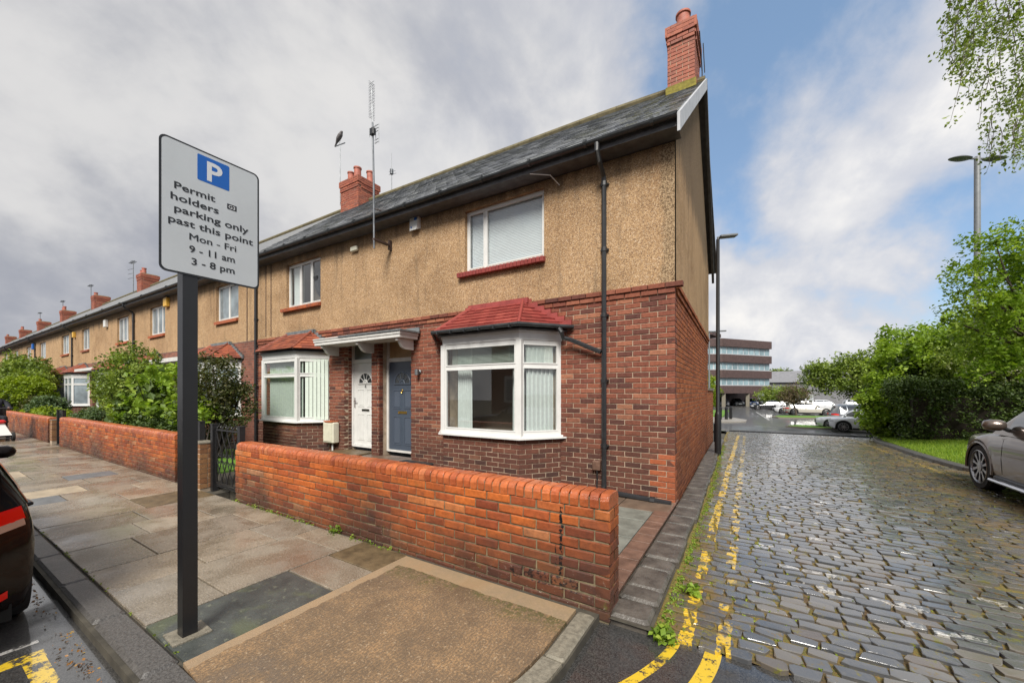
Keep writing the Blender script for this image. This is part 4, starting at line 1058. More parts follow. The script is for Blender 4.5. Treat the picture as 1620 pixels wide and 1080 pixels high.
# barge boards
b = MB()
for (ya, za, yb, zb_) in ((EY - .02, EV(0) - .1, RY, RZ(0) - .03), ):
    b.add([(.08, ya, za - .088), (.115, ya, za - .088), (.115, ya, za + .15), (.08, ya, za + .15), (.08, yb, zb_ - .16), (.115, yb, zb_ - .16), (.115, yb, zb_ + .07), (.08, yb, zb_ + .07)], [(0, 1, 2, 3), (7, 6, 5, 4), (1, 5, 6, 2), (0, 3, 7, 4), (0, 4, 5, 1), (3, 2, 6, 7)])
b.obj('bargeboard', 'barge', HA)
b = MB(); b.add([(.06, RY + .002, RZ(0) - .19), (.12, RY + .002, RZ(0) - .19), (.12, RY + .002, RZ(0) + .04), (.06, RY + .002, RZ(0) + .04), (-.06, 6.85, EV(0) - .35), (.0, 6.85, EV(0) - .35), (.0, 6.85, EV(0) - .05), (-.06, 6.85, EV(0) - .05)], [(0, 1, 2, 3), (7, 6, 5, 4), (1, 5, 6, 2), (0, 3, 7, 4), (0, 4, 5, 1), (3, 2, 6, 7)]); b.obj('bargeboard', 'fascia', HA)
dp = downpipe(HA, -.95, .1)
b = MB(); b.tube([(-.95, -.065, .12), (-.95, -.075, .06), (-.88, -.09, .045), (-.03, -.1, .005)], .04, 8); b.tube([(-.3, -.1, .016), (-.24, -.1, .013)], .05, 8); b.obj('drain_pipe', 'black_plastic', dp)
window('window', HA, WX((-3.56, .06, 3.66), (1, 0)), 1.61, 1.10, [.255, .745], None, .05)
b = MB()
for i in range(40): b.box(-3.5, -2.01, .135, .155, 3.7 + i * .0265, 3.7 + i * .0265 + .02)
tag(b.obj('venetian_slats', 'blind_grey', HA), kind='stuff')
sill_bricks(HA, -3.68, -1.90, -.055, 3.60, 'flash_red')
def curtA(t):
    b = MB()
    def cur(x0, x1, y0, y1, m=0):
        n = 40; v = []
        for i in range(n + 1): u = i / n; v += [(x0 + (x1 - x0) * u, y0 + (y1 - y0) * u + .025 * math.sin(u * 40), .83), (x0 + (x1 - x0) * u, y0 + (y1 - y0) * u + .025 * math.sin(u * 40 + .5), 2.26)]
        b.add(v, [(2 * i, 2 * i + 2, 2 * i + 3, 2 * i + 1) for i in range(n)])
    cur(-3.42, -3.12, -.38, -.38); cur(-2.05, -1.78, -.42, -.05); cur(-2.35, -2.12, -.32, -.34)
    b.each('curtain', 'curtain', t)
    b = MB()
    for i in range(18): b.box(-3.5, -2.12, -.43, -.41, 1.9 + i * .019, 1.9 + i * .019 + .006)
    for i in range(18): b.add([(-2.05, -.44, 1.9 + i * .019), (-1.76, -.1, 1.9 + i * .019), (-1.76, -.1, 1.906 + i * .019), (-2.05, -.44, 1.906 + i * .019)], [(0, 1, 2, 3)])
    tag(b.obj('blind_slats', 'blind', t), kind='stuff')
bay(HA, -4.05, -3.60, -2.10, -1.66, 'tile_red', ([1.0],), 'flash_red', curtain=curtA)
b = MB(); b.tube([(-1.62, -.20, 2.47), (-1.55, -.22, 2.38), (-1.55, -.16, 2.30), (-1.45, -.11, 2.27), (-.99, -.085, 2.06)], .036, 8); b.obj('bay_downpipe', 'black_plastic', HA)
door(HA, -5.90, -4.95, .2, .2, 1.93, .38, 'grey_door', 'grey_groove', 'grey')
chimney(HA, -.56, -.06, 2.75, 3.65, 7.45, 8.82, [(-.3, 3.0, .36, .14)])
b = MB(); b.tube([(.0, 3.0, 8.7), (.02, 3.3, 8.1), (.02, 3.3, 7.9)], .012, 5); b.tube([(.03, 3.4, 8.75), (.05, 3.5, 8.2)], .01, 5); b.obj('cable', 'black_plastic', HA)
b = MB(); b.tube([(-.95 - 1.1, -.3, 4.86), (-.95 - .8, -.2, 4.80), (-.95 - .72, -.03, 4.7)], .008, 5); b.obj('overflow_pipe', 'upvc', HA)

# ---------- house B ----------
HB = empty('terraced_house', (-8.5, 3.2, 0), 'house with the white door number 4 and clay tiled bay, left of the end house', 'house', 'terraced houses along the street')
xB = -5.98
panel_holes('front_mortar', (xB, .008), (-1, 0), (0, -1), 0, 5.1, -.3, lambda s: BZ - .01, [(.165, 1.125, -.25, 2.625), (1.95, 3.8, .7, 2.4)], .2, 'mortar', HB, .3)
fb = courses((xB, 0), (-1, 0), (0, -1), 5.1, -.04, 38, [(.17, 1.12, -.1, 2.62), (1.7, 4.1, -.1, 2.42)])
fb += courses((xB, 0), (-1, 0), (0, -1), 5.1, -.04 + 38 * .075, 1, proud=.02) + courses((xB, 0), (-1, 0), (0, -1), 5.1, -.04 + 39 * .075, 1, proud=.04)
for k in range(36): fb.append(XF((xB - .17 + .0525, .165, -.04 + k * .075 + .0375), Vector((0, -.5, 0)), Vector((1, 0, 0)), Vector((0, 0, 1)))); fb.append(XF((xB - 1.12 - .0525, .165, -.04 + k * .075 + .0375), Vector((0, .5, 0)), Vector((-1, 0, 0)), Vector((0, 0, 1))))
pieces('brick', TB, fb, 'brick', HB, 260, 'front_brickwork')
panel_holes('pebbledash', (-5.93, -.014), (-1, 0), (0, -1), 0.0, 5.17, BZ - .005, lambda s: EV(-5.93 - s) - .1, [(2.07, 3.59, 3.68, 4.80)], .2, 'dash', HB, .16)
b = MB(); b.box(-11.1, -5.9, 6.3, 6.5, -.5, EV(-8) - .1); b.obj('rear_wall', 'bricktex', HB)
for x in (-10.28, -10.55): b = MB(); b.box(x - .008, x + .008, -.026, -.012, BZ + .05, EV(x) - .12); b.obj('render_bead', 'rust', HB)
roof(HB, -11.12, -5.93, True)
downpipe(HB, -11.02)
window('window', HB, WX((-9.52, .06, 3.68), (1, 0)), 1.52, 1.12, [.36, .32, .32], None, .05)
interior(HB, -9.5, -8.0, 3.7, 4.8)
b = MB(); b.add([(-9.45, .16, 3.72), (-9.0, .16, 3.72), (-9.0, .16, 4.76), (-9.45, .16, 4.76)], [(0, 1, 2, 3)]); b.obj('curtain', 'curtain', HB)
b = MB(); b.lathe([(.05, 0), (.22, .25), (.3, .6), (.15, .8)], 14, Matrix.Translation((-8.35, .35, 3.75))); b.obj('chair_back', 'black_plastic', HB)
sill_bricks(HB, -9.66, -7.92, -.055, 3.615, 'brick_new')
def curtB(t):
    b = MB()
    for i in range(16): x = -9.5 + i * .093; b.box(x, x + .082, -.43, -.425, .83, 2.26)
    for i in range(6):
        u0, u1 = i / 6, (i + .86) / 6; a_, c_ = (-7.99 + .33 * u0, -.40 + .38 * u0), (-7.99 + .33 * u1, -.40 + .38 * u1)
        b.add([(*a_, .83), (*c_, .83), (*c_, 2.26), (*a_, 2.26)], [(0, 1, 2, 3)])
    b.each('blind_slat', 'blind', t)
bay(HB, -10.05, -9.60, -8.09, -7.68, 'tile_clay', ([1.0],), 'lead', gut=False, curtain=curtB)
door(HB, -7.10, -6.15, .2, .22, 1.93, .36, 'upvc', 'upvc', 'white')
chimney(HB, -11.25, -10.3, 2.75, 3.6, 7.4, 8.75, [(-10.95, 2.95, .35, .12), (-10.6, 2.95, .42, .13), (-10.45, 3.35, .42, .13)])
# canopy over both doors
CN = empty('door_canopy', (-6, -.3, 2.5), 'long white timber canopy on scrolled brackets over the white and grey doors', 'canopy')
b = MB(); b.box(-7.45, -4.72, -.50, -.04, 2.515, 2.60); b.box(-7.47, -4.70, -.515, -.04, 2.58, 2.63); b.obj('fascia', 'white_wood', CN)
b = MB(); b.box(-6.55, -4.66, -.535, -.0405, 2.632, 2.662); b.box(-6.55, -4.66, -.06, -.041, 2.668, 2.75); b.obj('lead_top', 'lead', CN)
b = MB(); b.box(-7.47, -6.56, -.53, -.0405, 2.632, 2.655); b.obj('felt_top', 'white_wood', CN)
for x in (-7.25, -6.03, -4.85):
    pr = [(-.05, 2.512), (-.46, 2.512), (-.46, 2.465), (-.41, 2.445), (-.38, 2.40), (-.34, 2.35), (-.27, 2.315), (-.05, 2.31)]
    b = MB(); n = len(pr); v = [(x + s, y, z) for s in (-.03, .03) for y, z in pr]
    b.add(v, [tuple(range(n)), tuple(range(2 * n - 1, n - 1, -1))] + [(i, n + i, n + (i + 1) % n, (i + 1) % n) for i in range(n)]); b.obj('bracket', 'white_wood', CN)
# ---------- the rest of the terrace ----------
names = ['beyond the first downpipe, half hidden by the dark shrub', 'fourth from the lane, with the yellow box under its eaves', 'fifth from the lane, behind the crown of the big shrub', 'sixth from the lane, bay window with striped blinds', 'seventh from the lane, red tiled bay with a white wooden edge', 'eighth from the lane, white bay behind the round bush', 'ninth from the lane, above the dark tree', 'tenth from the lane, small behind the left hand trees', 'eleventh from the lane, tiny at the far end', 'twelfth from the lane, tiny at the far end', 'thirteenth from the lane near the vanishing point', 'last visible house at the far end of the row', 'fifteenth from the lane, a sliver above the trees', 'sixteenth from the lane, a sliver above the trees']
wins = [(-13.63, -12.15), (-19.52, -17.93), (-23.69, -22.12), (-29.75, -28.27), (-34.3, -32.5), (-40.66, -38.67), (-45.44, -43.6)]
for i in range(14):
    x1 = -11.12 - i * 5.14; x0 = x1 - 5.14; mir = i % 2 == 0
    t = empty('terraced_house', ((x0 + x1) / 2, 3.2, 0), 'pebbledashed terraced house ' + names[i], 'house', 'terraced houses along the street')
    if i < len(wins): wa, wb = wins[i]
    else: wa = x0 + 1.9; wb = wa + 1.5
    panel_holes('front_wall', (x1, 0), (-1, 0), (0, -1), 0, 5.14, -.3, lambda s: BZ, [((.3 if not mir else 4.84 - .95), (1.25 if not mir else 4.84), 0, 2.5)], .2, 'bricktex', t, .2)
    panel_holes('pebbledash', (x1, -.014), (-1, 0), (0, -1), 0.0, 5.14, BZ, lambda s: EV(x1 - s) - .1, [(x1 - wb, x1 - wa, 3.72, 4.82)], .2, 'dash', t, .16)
    window('window', t, WX((wa, .06, 3.72), (1, 0)), wb - wa, 1.1, [.4, .3, .3] if i % 3 else [.5, .5], None, .05, glass='glass_far')
    b = MB(); b.add([(wa, .03, 3.64), (wb, .03, 3.64), (wb, -.08, 3.60), (wa, -.08, 3.60), (wa, .03, 3.72), (wb, .03, 3.72), (wb, -.08, 3.69), (wa, -.08, 3.69)], [(0, 3, 2, 1), (4, 7, 6, 5), (2, 3, 7, 6), (1, 2, 6, 5), (3, 0, 4, 7)]); b.obj('sill', 'brick_new', t)
    bx = (x1 - 3.4, x1 - .9) if mir else (x0 + .9, x0 + 3.4)
    if i < 8: bay(t, bx[0], bx[0] + .45, bx[1] - .45, bx[1], 'tile_clay', False, 'lead', gut=False, bricks='brick')
    dx0 = x1 - (1.25 if not mir else 4.84)
    b = MB(); b.box(dx0, dx0 + .95, .15, .18, .1, 2.5); b.obj('door', 'upvc' if i % 3 else 'grey_door', t)
    if not mir and i < 7: b = MB(); b.box(x1 - 1.6, x1 + 1.6, -.56, -.02, 2.5, 2.63); b.obj('canopy', 'white_wood', t)
    roof(t, x0, x1, False)
    if not mir: downpipe(t, x0 + .1)
    elif i == 0: b = MB(); b.box(x1 - .5, x1 - .48, -.03, -.012, BZ, EV(x1) - .1); b.obj('render_bead', 'rust', t)
    if not mir: chimney(t, x0 - .35, x0 + .45, 2.75, 3.6, 7.5, 8.85, [(x0 - .1, 2.95, .3, .12), (x0 + .2, 2.95, .4, .12)][: 1 + (i // 2) % 2], near=False)
def small(name, label, cat, fn, m, group=None):
    b = MB(); fn(b); return tag(b.obj(name, m), label, cat, group)
# the row behind the far end, seen as chimneys only
# ================= parking sign =================
SG = empty('parking_sign', (-2.08, -4.55, 0), 'grey permit parking sign on a black square post, the post standing in a dark flagstone', 'sign')
SX = -2.04; y0, y1, z0, z1 = -4.71, -4.18, 2.185, 2.975
def rrect(y0, y1, z0, z1, r, n=5):
    p = []
    for cy, cz, a0 in ((y1 - r, z1 - r, 0), (y0 + r, z1 - r, 90), (y0 + r, z0 + r, 180), (y1 - r, z0 + r, 270)):
        for i in range(n + 1): a = R(a0 + 90 * i / n); p.append((cy + r * math.cos(a), cz + r * math.sin(a)))
    return p
SIGNX = Matrix(((0, 0, 1, 0), (1, 0, 0, 0), (0, 1, 0, 0), (0, 0, 0, 1)))
M['sign_face'] = mat('sign_grey_white', (.50, .53, .55), .38, .06, 3)
M['sign_black'] = mat('sign_black', (.012, .013, .015), .4); M['sign_blue'] = mat('sign_blue', (.0, .10, .42), .35); M['sign_white'] = mat('sign_white', (.62, .64, .66), .35)
M['sign_back'] = mat('sign_back', (.05, .05, .055), .5)
b = MB(); b.box(-2.125, -2.047, -4.60, -4.525, -.05, 2.19); post = b.obj('post', 'lamp_black', SG)
b = MB(); b.extr(rrect(y0, y1, z0, z1, .035), SX - .006, SX - .001, SIGNX); pl_ = b.obj('sign_plate', 'sign_black', SG)
b = MB(); b.extr(rrect(y0 + .011, y1 - .011, z0 + .011, z1 - .011, .028), SX - .0005, SX + .0008, SIGNX); b.obj('sign_face', 'sign_face', pl_)
b = MB(); b.box(SX - .03, SX - .0065, -4.69, -4.2, 2.33, 2.37); b.box(SX - .03, SX - .0065, -4.69, -4.2, 2.78, 2.82); b.each('rail', 'sign_back', SG)
b = MB(); b.box(-2.125, -2.074, -4.60, -4.525, 2.19, 2.85); b.obj('post_top', 'lamp_black', SG)
b = MB(); b.extr(rrect(-4.53, -4.36, 2.785, 2.945, .008), SX + .001, SX + .0016, SIGNX); b.obj('blue_panel', 'sign_blue', pl_)
srot = (R(90), 0, R(90))
def stxt(s, yc, z, size, off=.0, m='sign_black', sx=1, dx=.0022): return txt(s, (SX + dx, yc, z), size, m, pl_, 'lettering', srot, off, sx)
stxt('P', -4.445, 2.805, .165, .004, 'sign_white', 1.05)
for s_, ya, yb, z, sz in (('Permit', -4.645, -4.44, 2.682, .058), ('holders', -4.66, -4.42, 2.614, .058), ('parking only', -4.645, -4.25, 2.547, .058), ('past this point', -4.672, -4.222, 2.477, .058), ('Mon - Fri', -4.57, -4.322, 2.402, .058), ('9 - 11 am', -4.57, -4.328, 2.328, .058), ('3 - 8 pm', -4.56, -4.33, 2.255, .058)):
    o = stxt(s_, (ya + yb) / 2, z, sz, 0 if 'M' in s_ else .0009)
    xs_ = [v_.co.x for v_ in o.data.vertices]; o.scale = ((yb - ya) / (max(xs_) - min(xs_)), 1, 1)
    if 'M' in s_:
        o.location.y -= .0008; o2 = stxt(s_, (ya + yb) / 2, z, sz, 0, dx=.0024); o2.scale = o.scale; o2.location.y += .0008
b = MB(); b.extr(rrect(-4.372, -4.318, 2.668, 2.703, .003), SX + .001, SX + .0016, SIGNX); b.obj('zone_panel', 'sign_black', pl_)
stxt('G3', -4.345, 2.675, .030, .0003, 'sign_white', 1.1)

b = MB()
for zz_ in (2.35, 2.80): b.box(-2.135, -2.045, -4.61, -4.515, zz_ - .012, zz_ + .012)
b.each('post_clip', 'steel', SG)
b = MB(); b.extr([(-2.19, -4.65), (-2.0, -4.66), (-1.99, -4.47), (-2.18, -4.46)], -.01, .007); b.obj('mortar_patch', 'kerb_conc', SG)
# ================= things fixed to the houses =================
def boxthing(name, label, cat, x0, x1, yb, d, z0, z1, m, bev=.015, extra=None):
    b = MB(); b.bbox(x0, x1, yb - d, yb, z0, z1, bev); o = tag(b.obj(name, m), label, cat)
    return o
al = empty('alarm_box', (-4.78, -.02, 4.8), 'white alarm box on the pebbledash left of the wide upstairs window', 'alarm')
b = MB(); b.add([(-4.90, -.014, 4.70), (-4.66, -.014, 4.70), (-4.66, -.014, 4.93), (-4.90, -.014, 4.93), (-4.87, -.11, 4.66), (-4.69, -.11, 4.66), (-4.66, -.08, 4.93), (-4.90, -.08, 4.93)], [(4, 5, 6, 7), (0, 4, 7, 3), (1, 2, 6, 5), (3, 7, 6, 2), (0, 1, 5, 4)]); b.obj('cover', 'upvc', al)
b = MB(); b.lathe([(.018, 0), (.016, .006)], 10, Matrix.Translation((-4.83, -.106, 4.72)) @ Matrix.Rotation(R(90), 4, 'X')); b.box(-4.76, -4.69, -.098, -.093, 4.85, 4.90); b.each('badge', 'sign_blue', al)
boxthing('vent_box', 'small cream box on the pebbledash above the end of the canopy', 'vent', -6.78, -6.56, -.014, .07, 4.62, 4.73, 'cream')
boxthing('alarm_box', 'yellow alarm box under the eaves of the house behind the sign post', 'alarm', -17.75, -17.45, -.014, .12, 4.65, 4.98, 'yellowbox')
boxthing('alarm_box', 'white alarm box above the crown of the big green shrub', 'alarm', -25.3, -25.0, -.014, .12, 4.55, 4.9, 'upvc')
boxthing('alarm_box', 'yellowed alarm box on a distant house between two narrow windows', 'alarm', -31.2, -30.95, -.014, .12, 4.5, 4.8, 'yellowbox')
boxthing('alarm_box', 'blue alarm box on the distant facade near the photo edge', 'alarm', -42.6, -42.2, -.014, .12, 4.5, 4.9, 'sign_blue')
mb_ = empty('meter_box', (-7.5, -.1, .4), 'cream meter box low on the brickwork beside the white door', 'meter box')
b = MB(); b.bbox(-7.66, -7.27, -.17, -.004, .30, .78, .02); k_ = b.obj('cabinet', 'cream', mb_)
b = MB(); b.bbox(-7.63, -7.33, -.182, -.168, .34, .755, .008); b.obj('cabinet_door', 'cream', mb_)
b = MB(); b.box(-7.62, -7.3, -.18, -.01, .785, .81); b.obj('cover', 'brick_new', mb_)
b = MB(); b.tube([(-7.45, -.06, .3), (-7.45, -.06, .0)], .02, 8); b.obj('pipe', 'upvc', mb_)
el = empty('junction_box', (-1.05, -.05, .3), 'small brown box with a cable beside the foot of the near downpipe', 'junction box')
b = MB(); b.bbox(-1.13, -1.01, -.075, -.003, .33, .47, .01); b.obj('box', 'paver', el); b = MB(); b.tube([(-1.06, -.05, .33), (-1.065, -.03, .2), (-1.07, -.04, .03)], .011, 6); b.obj('cable', 'black_plastic', el)
wl = empty('wall_light', (-4.68, -.05, 1.85), 'small grey wall light on the bricks right of the grey door', 'light')
b = MB(); b.lathe([(.045, 0), (.045, .02), (.03, .03)], 12, Matrix.Translation((-4.70, -.0, 1.88)) @ Matrix.Rotation(R(90), 4, 'X')); b.obj('back_plate', 'steel', wl)
b = MB(); b.lathe([(.03, -.06), (.04, -.055), (.04, .055), (.03, .06)], 12, Matrix.Translation((-4.70, -.085, 1.87))); b.obj('lamp_body', 'steel', wl)
bn = empty('storage_box', (-4.1, -.6, 0), 'low dark grey box lid on the yard under the red roofed bay', 'box')
b = MB(); b.bbox(-4.42, -3.80, -.98, -.62, -.01, .22, .02); b.obj('body', 'black_plastic', bn)
b = MB(); b.bbox(-4.45, -3.77, -1.01, -.59, .222, .26, .012); b.obj('lid', 'gutter', bn)
# aerials
ma = empty('tv_aerial', (-5.5, -.45, 4.35), 'tall aerial mast bracketed to the pebbledash below the gutter', 'aerial')
b = MB(); b.tube([(-5.5, -.45, 4.33), (-5.51, -.45, 5.6), (-5.55, -.45, 6.85)], .019, 8); b.obj('mast', 'steel', ma)
b = MB(); b.box(-5.54, -5.46, -.47, -.10, 4.50, 4.53); b.box(-5.52, -5.48, -.09, -.013, 4.42, 4.62); b.box(-5.2, -5.16, -.03, -.013, 4.97, 5.12); b.tube([(-5.5, -.45, 5.12), (-5.18, -.03, 5.05)], .013, 6); b.each('bracket', 'rust', ma)
b = MB(); b.tube([(-5.55, -.45, 6.8), (-5.58, -.45, 7.68)], .011, 6)
for i in range(22):
    z = 6.93 + i * .034; b.tube([(-5.57 - .0, -.45 - .075, z), (-5.57, -.45 + .075, z)], .0032, 4); b.tube([(-5.64, -.45, z + .01), (-5.50, -.45, z + .01)], .0032, 4) if i % 2 else None
b.obj('antenna_rod', 'steel', ma)
b = MB()
for z in (6.66, 6.72, 6.78): b.tube([(-5.68, -.42, z), (-5.40, -.42, z)], .006, 5)
for x in (-5.68, -5.59, -5.49, -5.40): b.tube([(x, -.42, 6.42 if x > -5.55 else 6.62), (x, -.42, 6.80)], .006, 5)
for z in (6.44, 6.5): b.tube([(-5.52, -.42, z), (-5.40, -.42, z)], .006, 5)
b.obj('reflector', 'steel', ma); b = MB(); b.bbox(-5.58, -5.47, -.5, -.43, 6.58, 6.72, .01); b.obj('junction', 'black_plastic', ma)
def aerial(x, y, zb, zt, label, elements=True, head=True):
    a = empty('tv_aerial', (x, y, zb), label, 'aerial')
    b = MB(); b.tube([(x, y, zb), (x, y, zt)], .014 if abs(x) < 15 else .025, 6); b.obj('mast', 'steel', a)
    if elements:
        b = MB(); L = .45; th = .006 if abs(x) < 15 else .014
        b.tube([(x - L, y, zt - .08), (x + L * .6, y, zt - .02)], th * 1.4, 5)
        for i in range(7): xx = x - L + i * L * .25; b.tube([(xx, y - .13, zt - .08 + i * .006), (xx, y + .13, zt - .08 + i * .006)], th, 4)
        b.obj('antenna_rod', 'steel', a)
    return a
aa = aerial(-11.42, 2.85, 8.05, 10.30, 'thin aerial mast left of the three pot chimney with a bird on it', False)
b = MB(); b.tube([(-11.7, 2.85, 10.22), (-11.15, 2.85, 10.16)], .02, 6); b.obj('antenna_rod', 'steel', aa)
b = MB(); b.box(-11.42, -11.2, 2.84, 2.86, 8.52, 8.54); b.box(-11.42, -11.2, 2.84, 2.86, 8.12, 8.14); b.each('bracket', 'rust', aa)
ab = aerial(-10.45, 4.3, 8.0, 9.75, 'small aerial behind the three pot chimney, right of its pots', False)
b = MB(); b.tube([(-10.45, 4.3, 9.6), (-10.47, 4.3, 10.35)], .008, 5); b.tube([(-10.6, 4.3, 9.7), (-10.25, 4.3, 9.62)], .007, 5); b.tube([(-10.6, 4.3, 9.58), (-10.2, 4.3, 9.52)], .007, 5); b.bbox(-10.5, -10.4, 4.25, 4.35, 9.55, 9.75, .01); b.obj('antenna_rod', 'steel', ab)
for x, zt, lb in ((-33.2, 10.1, 'many rod aerial beside the chimney left of the sign plate'), (-43.2, 10.0, 'bent aerial above the second far chimney'), (-52.5, 9.9, 'small aerial over the third far chimney'), (-62.5, 9.9, 'tiny aerial near the far left chimneys')):
    a = aerial(x - .5, 3.0, 8.0, zt, lb)
    if x == -33.2:
        for k in range(3): b = MB(); b.tube([(x - 1.6, 3, 9.1 + k * .3), (x - .4, 3, 9.0 + k * .3)], .014, 4); b.obj('antenna_rod', 'steel', a)

def skin(name, verts, edges, radii, m, parent=None, sub=2, local=False):
    me = bpy.data.meshes.new(name); me.from_pydata(verts, edges, []); o = bpy.data.objects.new(name + '_src', me); COL.objects.link(o)
    md = o.modifiers.new('s', 'SKIN'); md.use_smooth_shade = True
    for i, r in enumerate(radii):
        sv = me.skin_vertices[0].data[i]; sv.radius = (r, r) if not isinstance(r, tuple) else r
        sv.use_root = i == 0
    ss = o.modifiers.new('u', 'SUBSURF'); ss.levels = sub; ss.render_levels = sub
    dg = bpy.context.evaluated_depsgraph_get(); nm = bpy.data.meshes.new_from_object(o.evaluated_get(dg)); bpy.data.objects.remove(o)
    nm.name = name; nm.materials.clear(); nm.materials.append(M[m]); nm.polygons.foreach_set('use_smooth', [True] * len(nm.polygons))
    return link(name, nm, parent, local)
bd = empty('bird', (-11.42, 2.85, 10.32), 'small grey bird perched on top of the left aerial mast', 'bird')
bx_, by_, bz_ = -11.45, 2.85, 10.48
V = [(0, 0, 0), (.06, 0, .06), (.10, 0, .12), (.15, 0, .11), (-.08, 0, -.05), (-.17, 0, -.15), (-.24, 0, -.24)]
skin('bird_body', [(bx_ + a * 1.15, by_ + b_, bz_ + c * 1.15) for a, b_, c in V], [(0, 1), (1, 2), (2, 3), (0, 4), (4, 5), (5, 6)], [.085, .065, .05, .012, .075, .03, (.03, .012)], 'bird', bd)
b = MB()
for s in (-.02, .02): b.tube([(bx_, by_ + s, bz_ - .05), (bx_ + .01, by_ + s, bz_ - .25)], .006, 5)
b.each('bird_leg', 'black_plastic', bd)

# ================= lamp posts, bollards =================
lp = empty('lamp_post', (.17, 5.3, -.1), 'tall black street lamp standing on the kerb at the end of the gable', 'lamp post', 'street lamps')
zb = gz(5.3) + .05
b = MB(); b.lathe([(.075, zb), (.075, zb + .95), (.06, zb + 1.02), (.048, zb + 1.05), (.04, 5.25)], 14, Matrix.Translation((.19, 5.25, 0))); smooth_angle(b.obj('pole', 'lamp_black', lp))
b = MB(); b.box(.10, .115, 5.19, 5.31, zb + .3, zb + .75); b.obj('access_panel', 'lamp_black', lp)
b = MB(); b.tube([(.19, 5.25, 5.2), (.19, 5.25, 5.30), (.27, 5.30, 5.33)], .025, 8); b.obj('bracket', 'lamp_grey', lp)
b = MB(); b.bbox(0, .42, -.09, .09, -.025, .03, .012, Matrix.Translation((.22, 5.27, 5.31)) @ Matrix.Rotation(R(30), 4, 'Z') @ Matrix.Rotation(R(-5), 4, 'Y')); b.obj('lantern', 'lamp_grey', lp)
LX = (7.66, 14.5)
dl = empty('lamp_post', (LX[0], LX[1], -.1), 'grey double headed street lamp rising out of the right hand trees', 'lamp post', 'street lamps')
b = MB(); b.lathe([(.09, -.2), (.085, 1.2), (.09, 1.25), (.08, 9.7), (.075, 9.72)], 14, Matrix.Translation((LX[0], LX[1], 0))); smooth_angle(b.obj('pole', 'lamp_grey', dl))
for sgn in (-1, 1):
    X = Matrix.Translation((LX[0], LX[1], 9.65)) @ Matrix.Rotation(R(31.6), 4, 'Z') @ Matrix.Diagonal((sgn * 1.35, 1.35, 1.35, 1))
    b = MB(); b.tube([(0, 0, 0), (.2, 0, .0)], .025, 8, X); b.obj('bracket', 'lamp_grey', dl)
    b = MB(); n = 10; prof = []
    for i in range(n + 1): u = i / n; prof.append((.18 + .55 * u, .13 * math.sin(math.pi * min(1, .08 + u * .9)) ** .5, .05 * math.sin(math.pi * min(1, .1 + u * .85))))
    v = [];
    for x_, hw, hh in prof: v += [(x_, -hw, -.0), (x_, -hw * .6, hh), (x_, hw * .6, hh), (x_, hw, 0), (x_, hw * .6, -hh * .8), (x_, -hw * .6, -hh * .8)]
    f = [(i * 6 + k, i * 6 + (k + 1) % 6, i * 6 + 6 + (k + 1) % 6, i * 6 + 6 + k) for i in range(n) for k in range(6)] + [(5, 4, 3, 2, 1, 0), tuple(range(n * 6, n * 6 + 6))]
    if sgn < 0: f = [q[::-1] for q in f]
    b.add(v, f, X); smooth_angle(b.obj('lantern', 'lamp_grey', dl), 60)
lf = empty('lamp_post', (-2.31, 34.8, -1.1), 'distant thin grey lamp post in front of the office block corner', 'lamp post', 'street lamps')
b = MB(); b.tube([(-2.31, 34.8, -1.2), (-2.31, 34.8, 7.1)], [.09, .05], 8); b.obj('pole', 'lamp_grey', lf); b = MB(); b.bbox(-2.5, -.9, 34.7, 34.95, 7.05, 7.16, .03); b.obj('lantern', 'lamp_grey', lf)
for x, y, lb in ((-1.42, 35.3, 'left black bollard on the far pavement'), (-.95, 35.6, 'middle black bollard on the far pavement'), (-.62, 36.4, 'right black bollard on the far pavement')):
    b = MB(); b.lathe([(.13, -1.2), (.13, -.05), (.15, -.03), (.15, .0), (.11, .03), (.1, .1), (.04, .13)], 12, Matrix.Translation((x, y, 0)))
    tag(smooth_angle(b.obj('bollard', 'lamp_black')), lb, 'bollard', 'bollards by the car park')
M['pave_far'] = mat('far_paving', (.26, .24, .21), .5, .2, 3)
b = MB(); b.extr([(-9, 32.4), (-.6, 32.6), (.6, 33.8), (.7, 36), (-.3, 38.5), (-9, 40)], -1.3, -1.06); tag(b.obj('far_pavement', 'pave_far'), kind='structure')
def island(name, poly, z):
    b = MB(); b.extr(poly, z - .2, z + .1); o = tag(b.obj(name, 'kerb_conc'), kind='structure')
    cx = sum(p[0] for p in poly) / len(poly); cy = sum(p[1] for p in poly) / len(poly)
    q = [(cx + (x - cx) * .93, cy + (y - cy) * .9) for x, y in poly]; b = MB(); b.extr(q, z + .05, z + .125); b.obj('grass_bed', 'grass', o)
island('tree_island', [(2.9, 43.0), (3.4, 42.0), (12, 44.5), (12, 48), (3.4, 45.5)], -1.17)
island('verge_island', [(3.2, 30.2), (4.2, 29.2), (7.5, 29.8), (7.5, 31.8), (4, 31.6)], -1.17)
b = MB(); b.extr([(-14, 40), (-1.5, 41), (-1.5, 56), (-14, 56)], -1.3, -1.05); tag(b.obj('far_lawn', 'grass'), kind='structure')
# bay markings
M['paint'] = mat('white_road_paint', (.32, .32, .31), .5, .3, 20)
b = MB()
for y in np.arange(38, 62, 2.6): b.add([(2.6, y, -1.155), (7.4, y, -1.155), (7.4, y + .1, -1.155), (2.6, y + .1, -1.155)], [(0, 1, 2, 3)])
b.add([(1.2, 30, -1.155), (3.4, 28.6, -1.155), (3.45, 28.7, -1.155), (1.25, 30.1, -1.155)], [(0, 1, 2, 3)]); b.add([(1.6, 55, -1.155), (2.4, 38, -1.155), (2.55, 38, -1.155), (1.75, 55, -1.155)], [(0, 1, 2, 3)])
tag(b.obj('bay_lines', 'paint'), kind='structure')
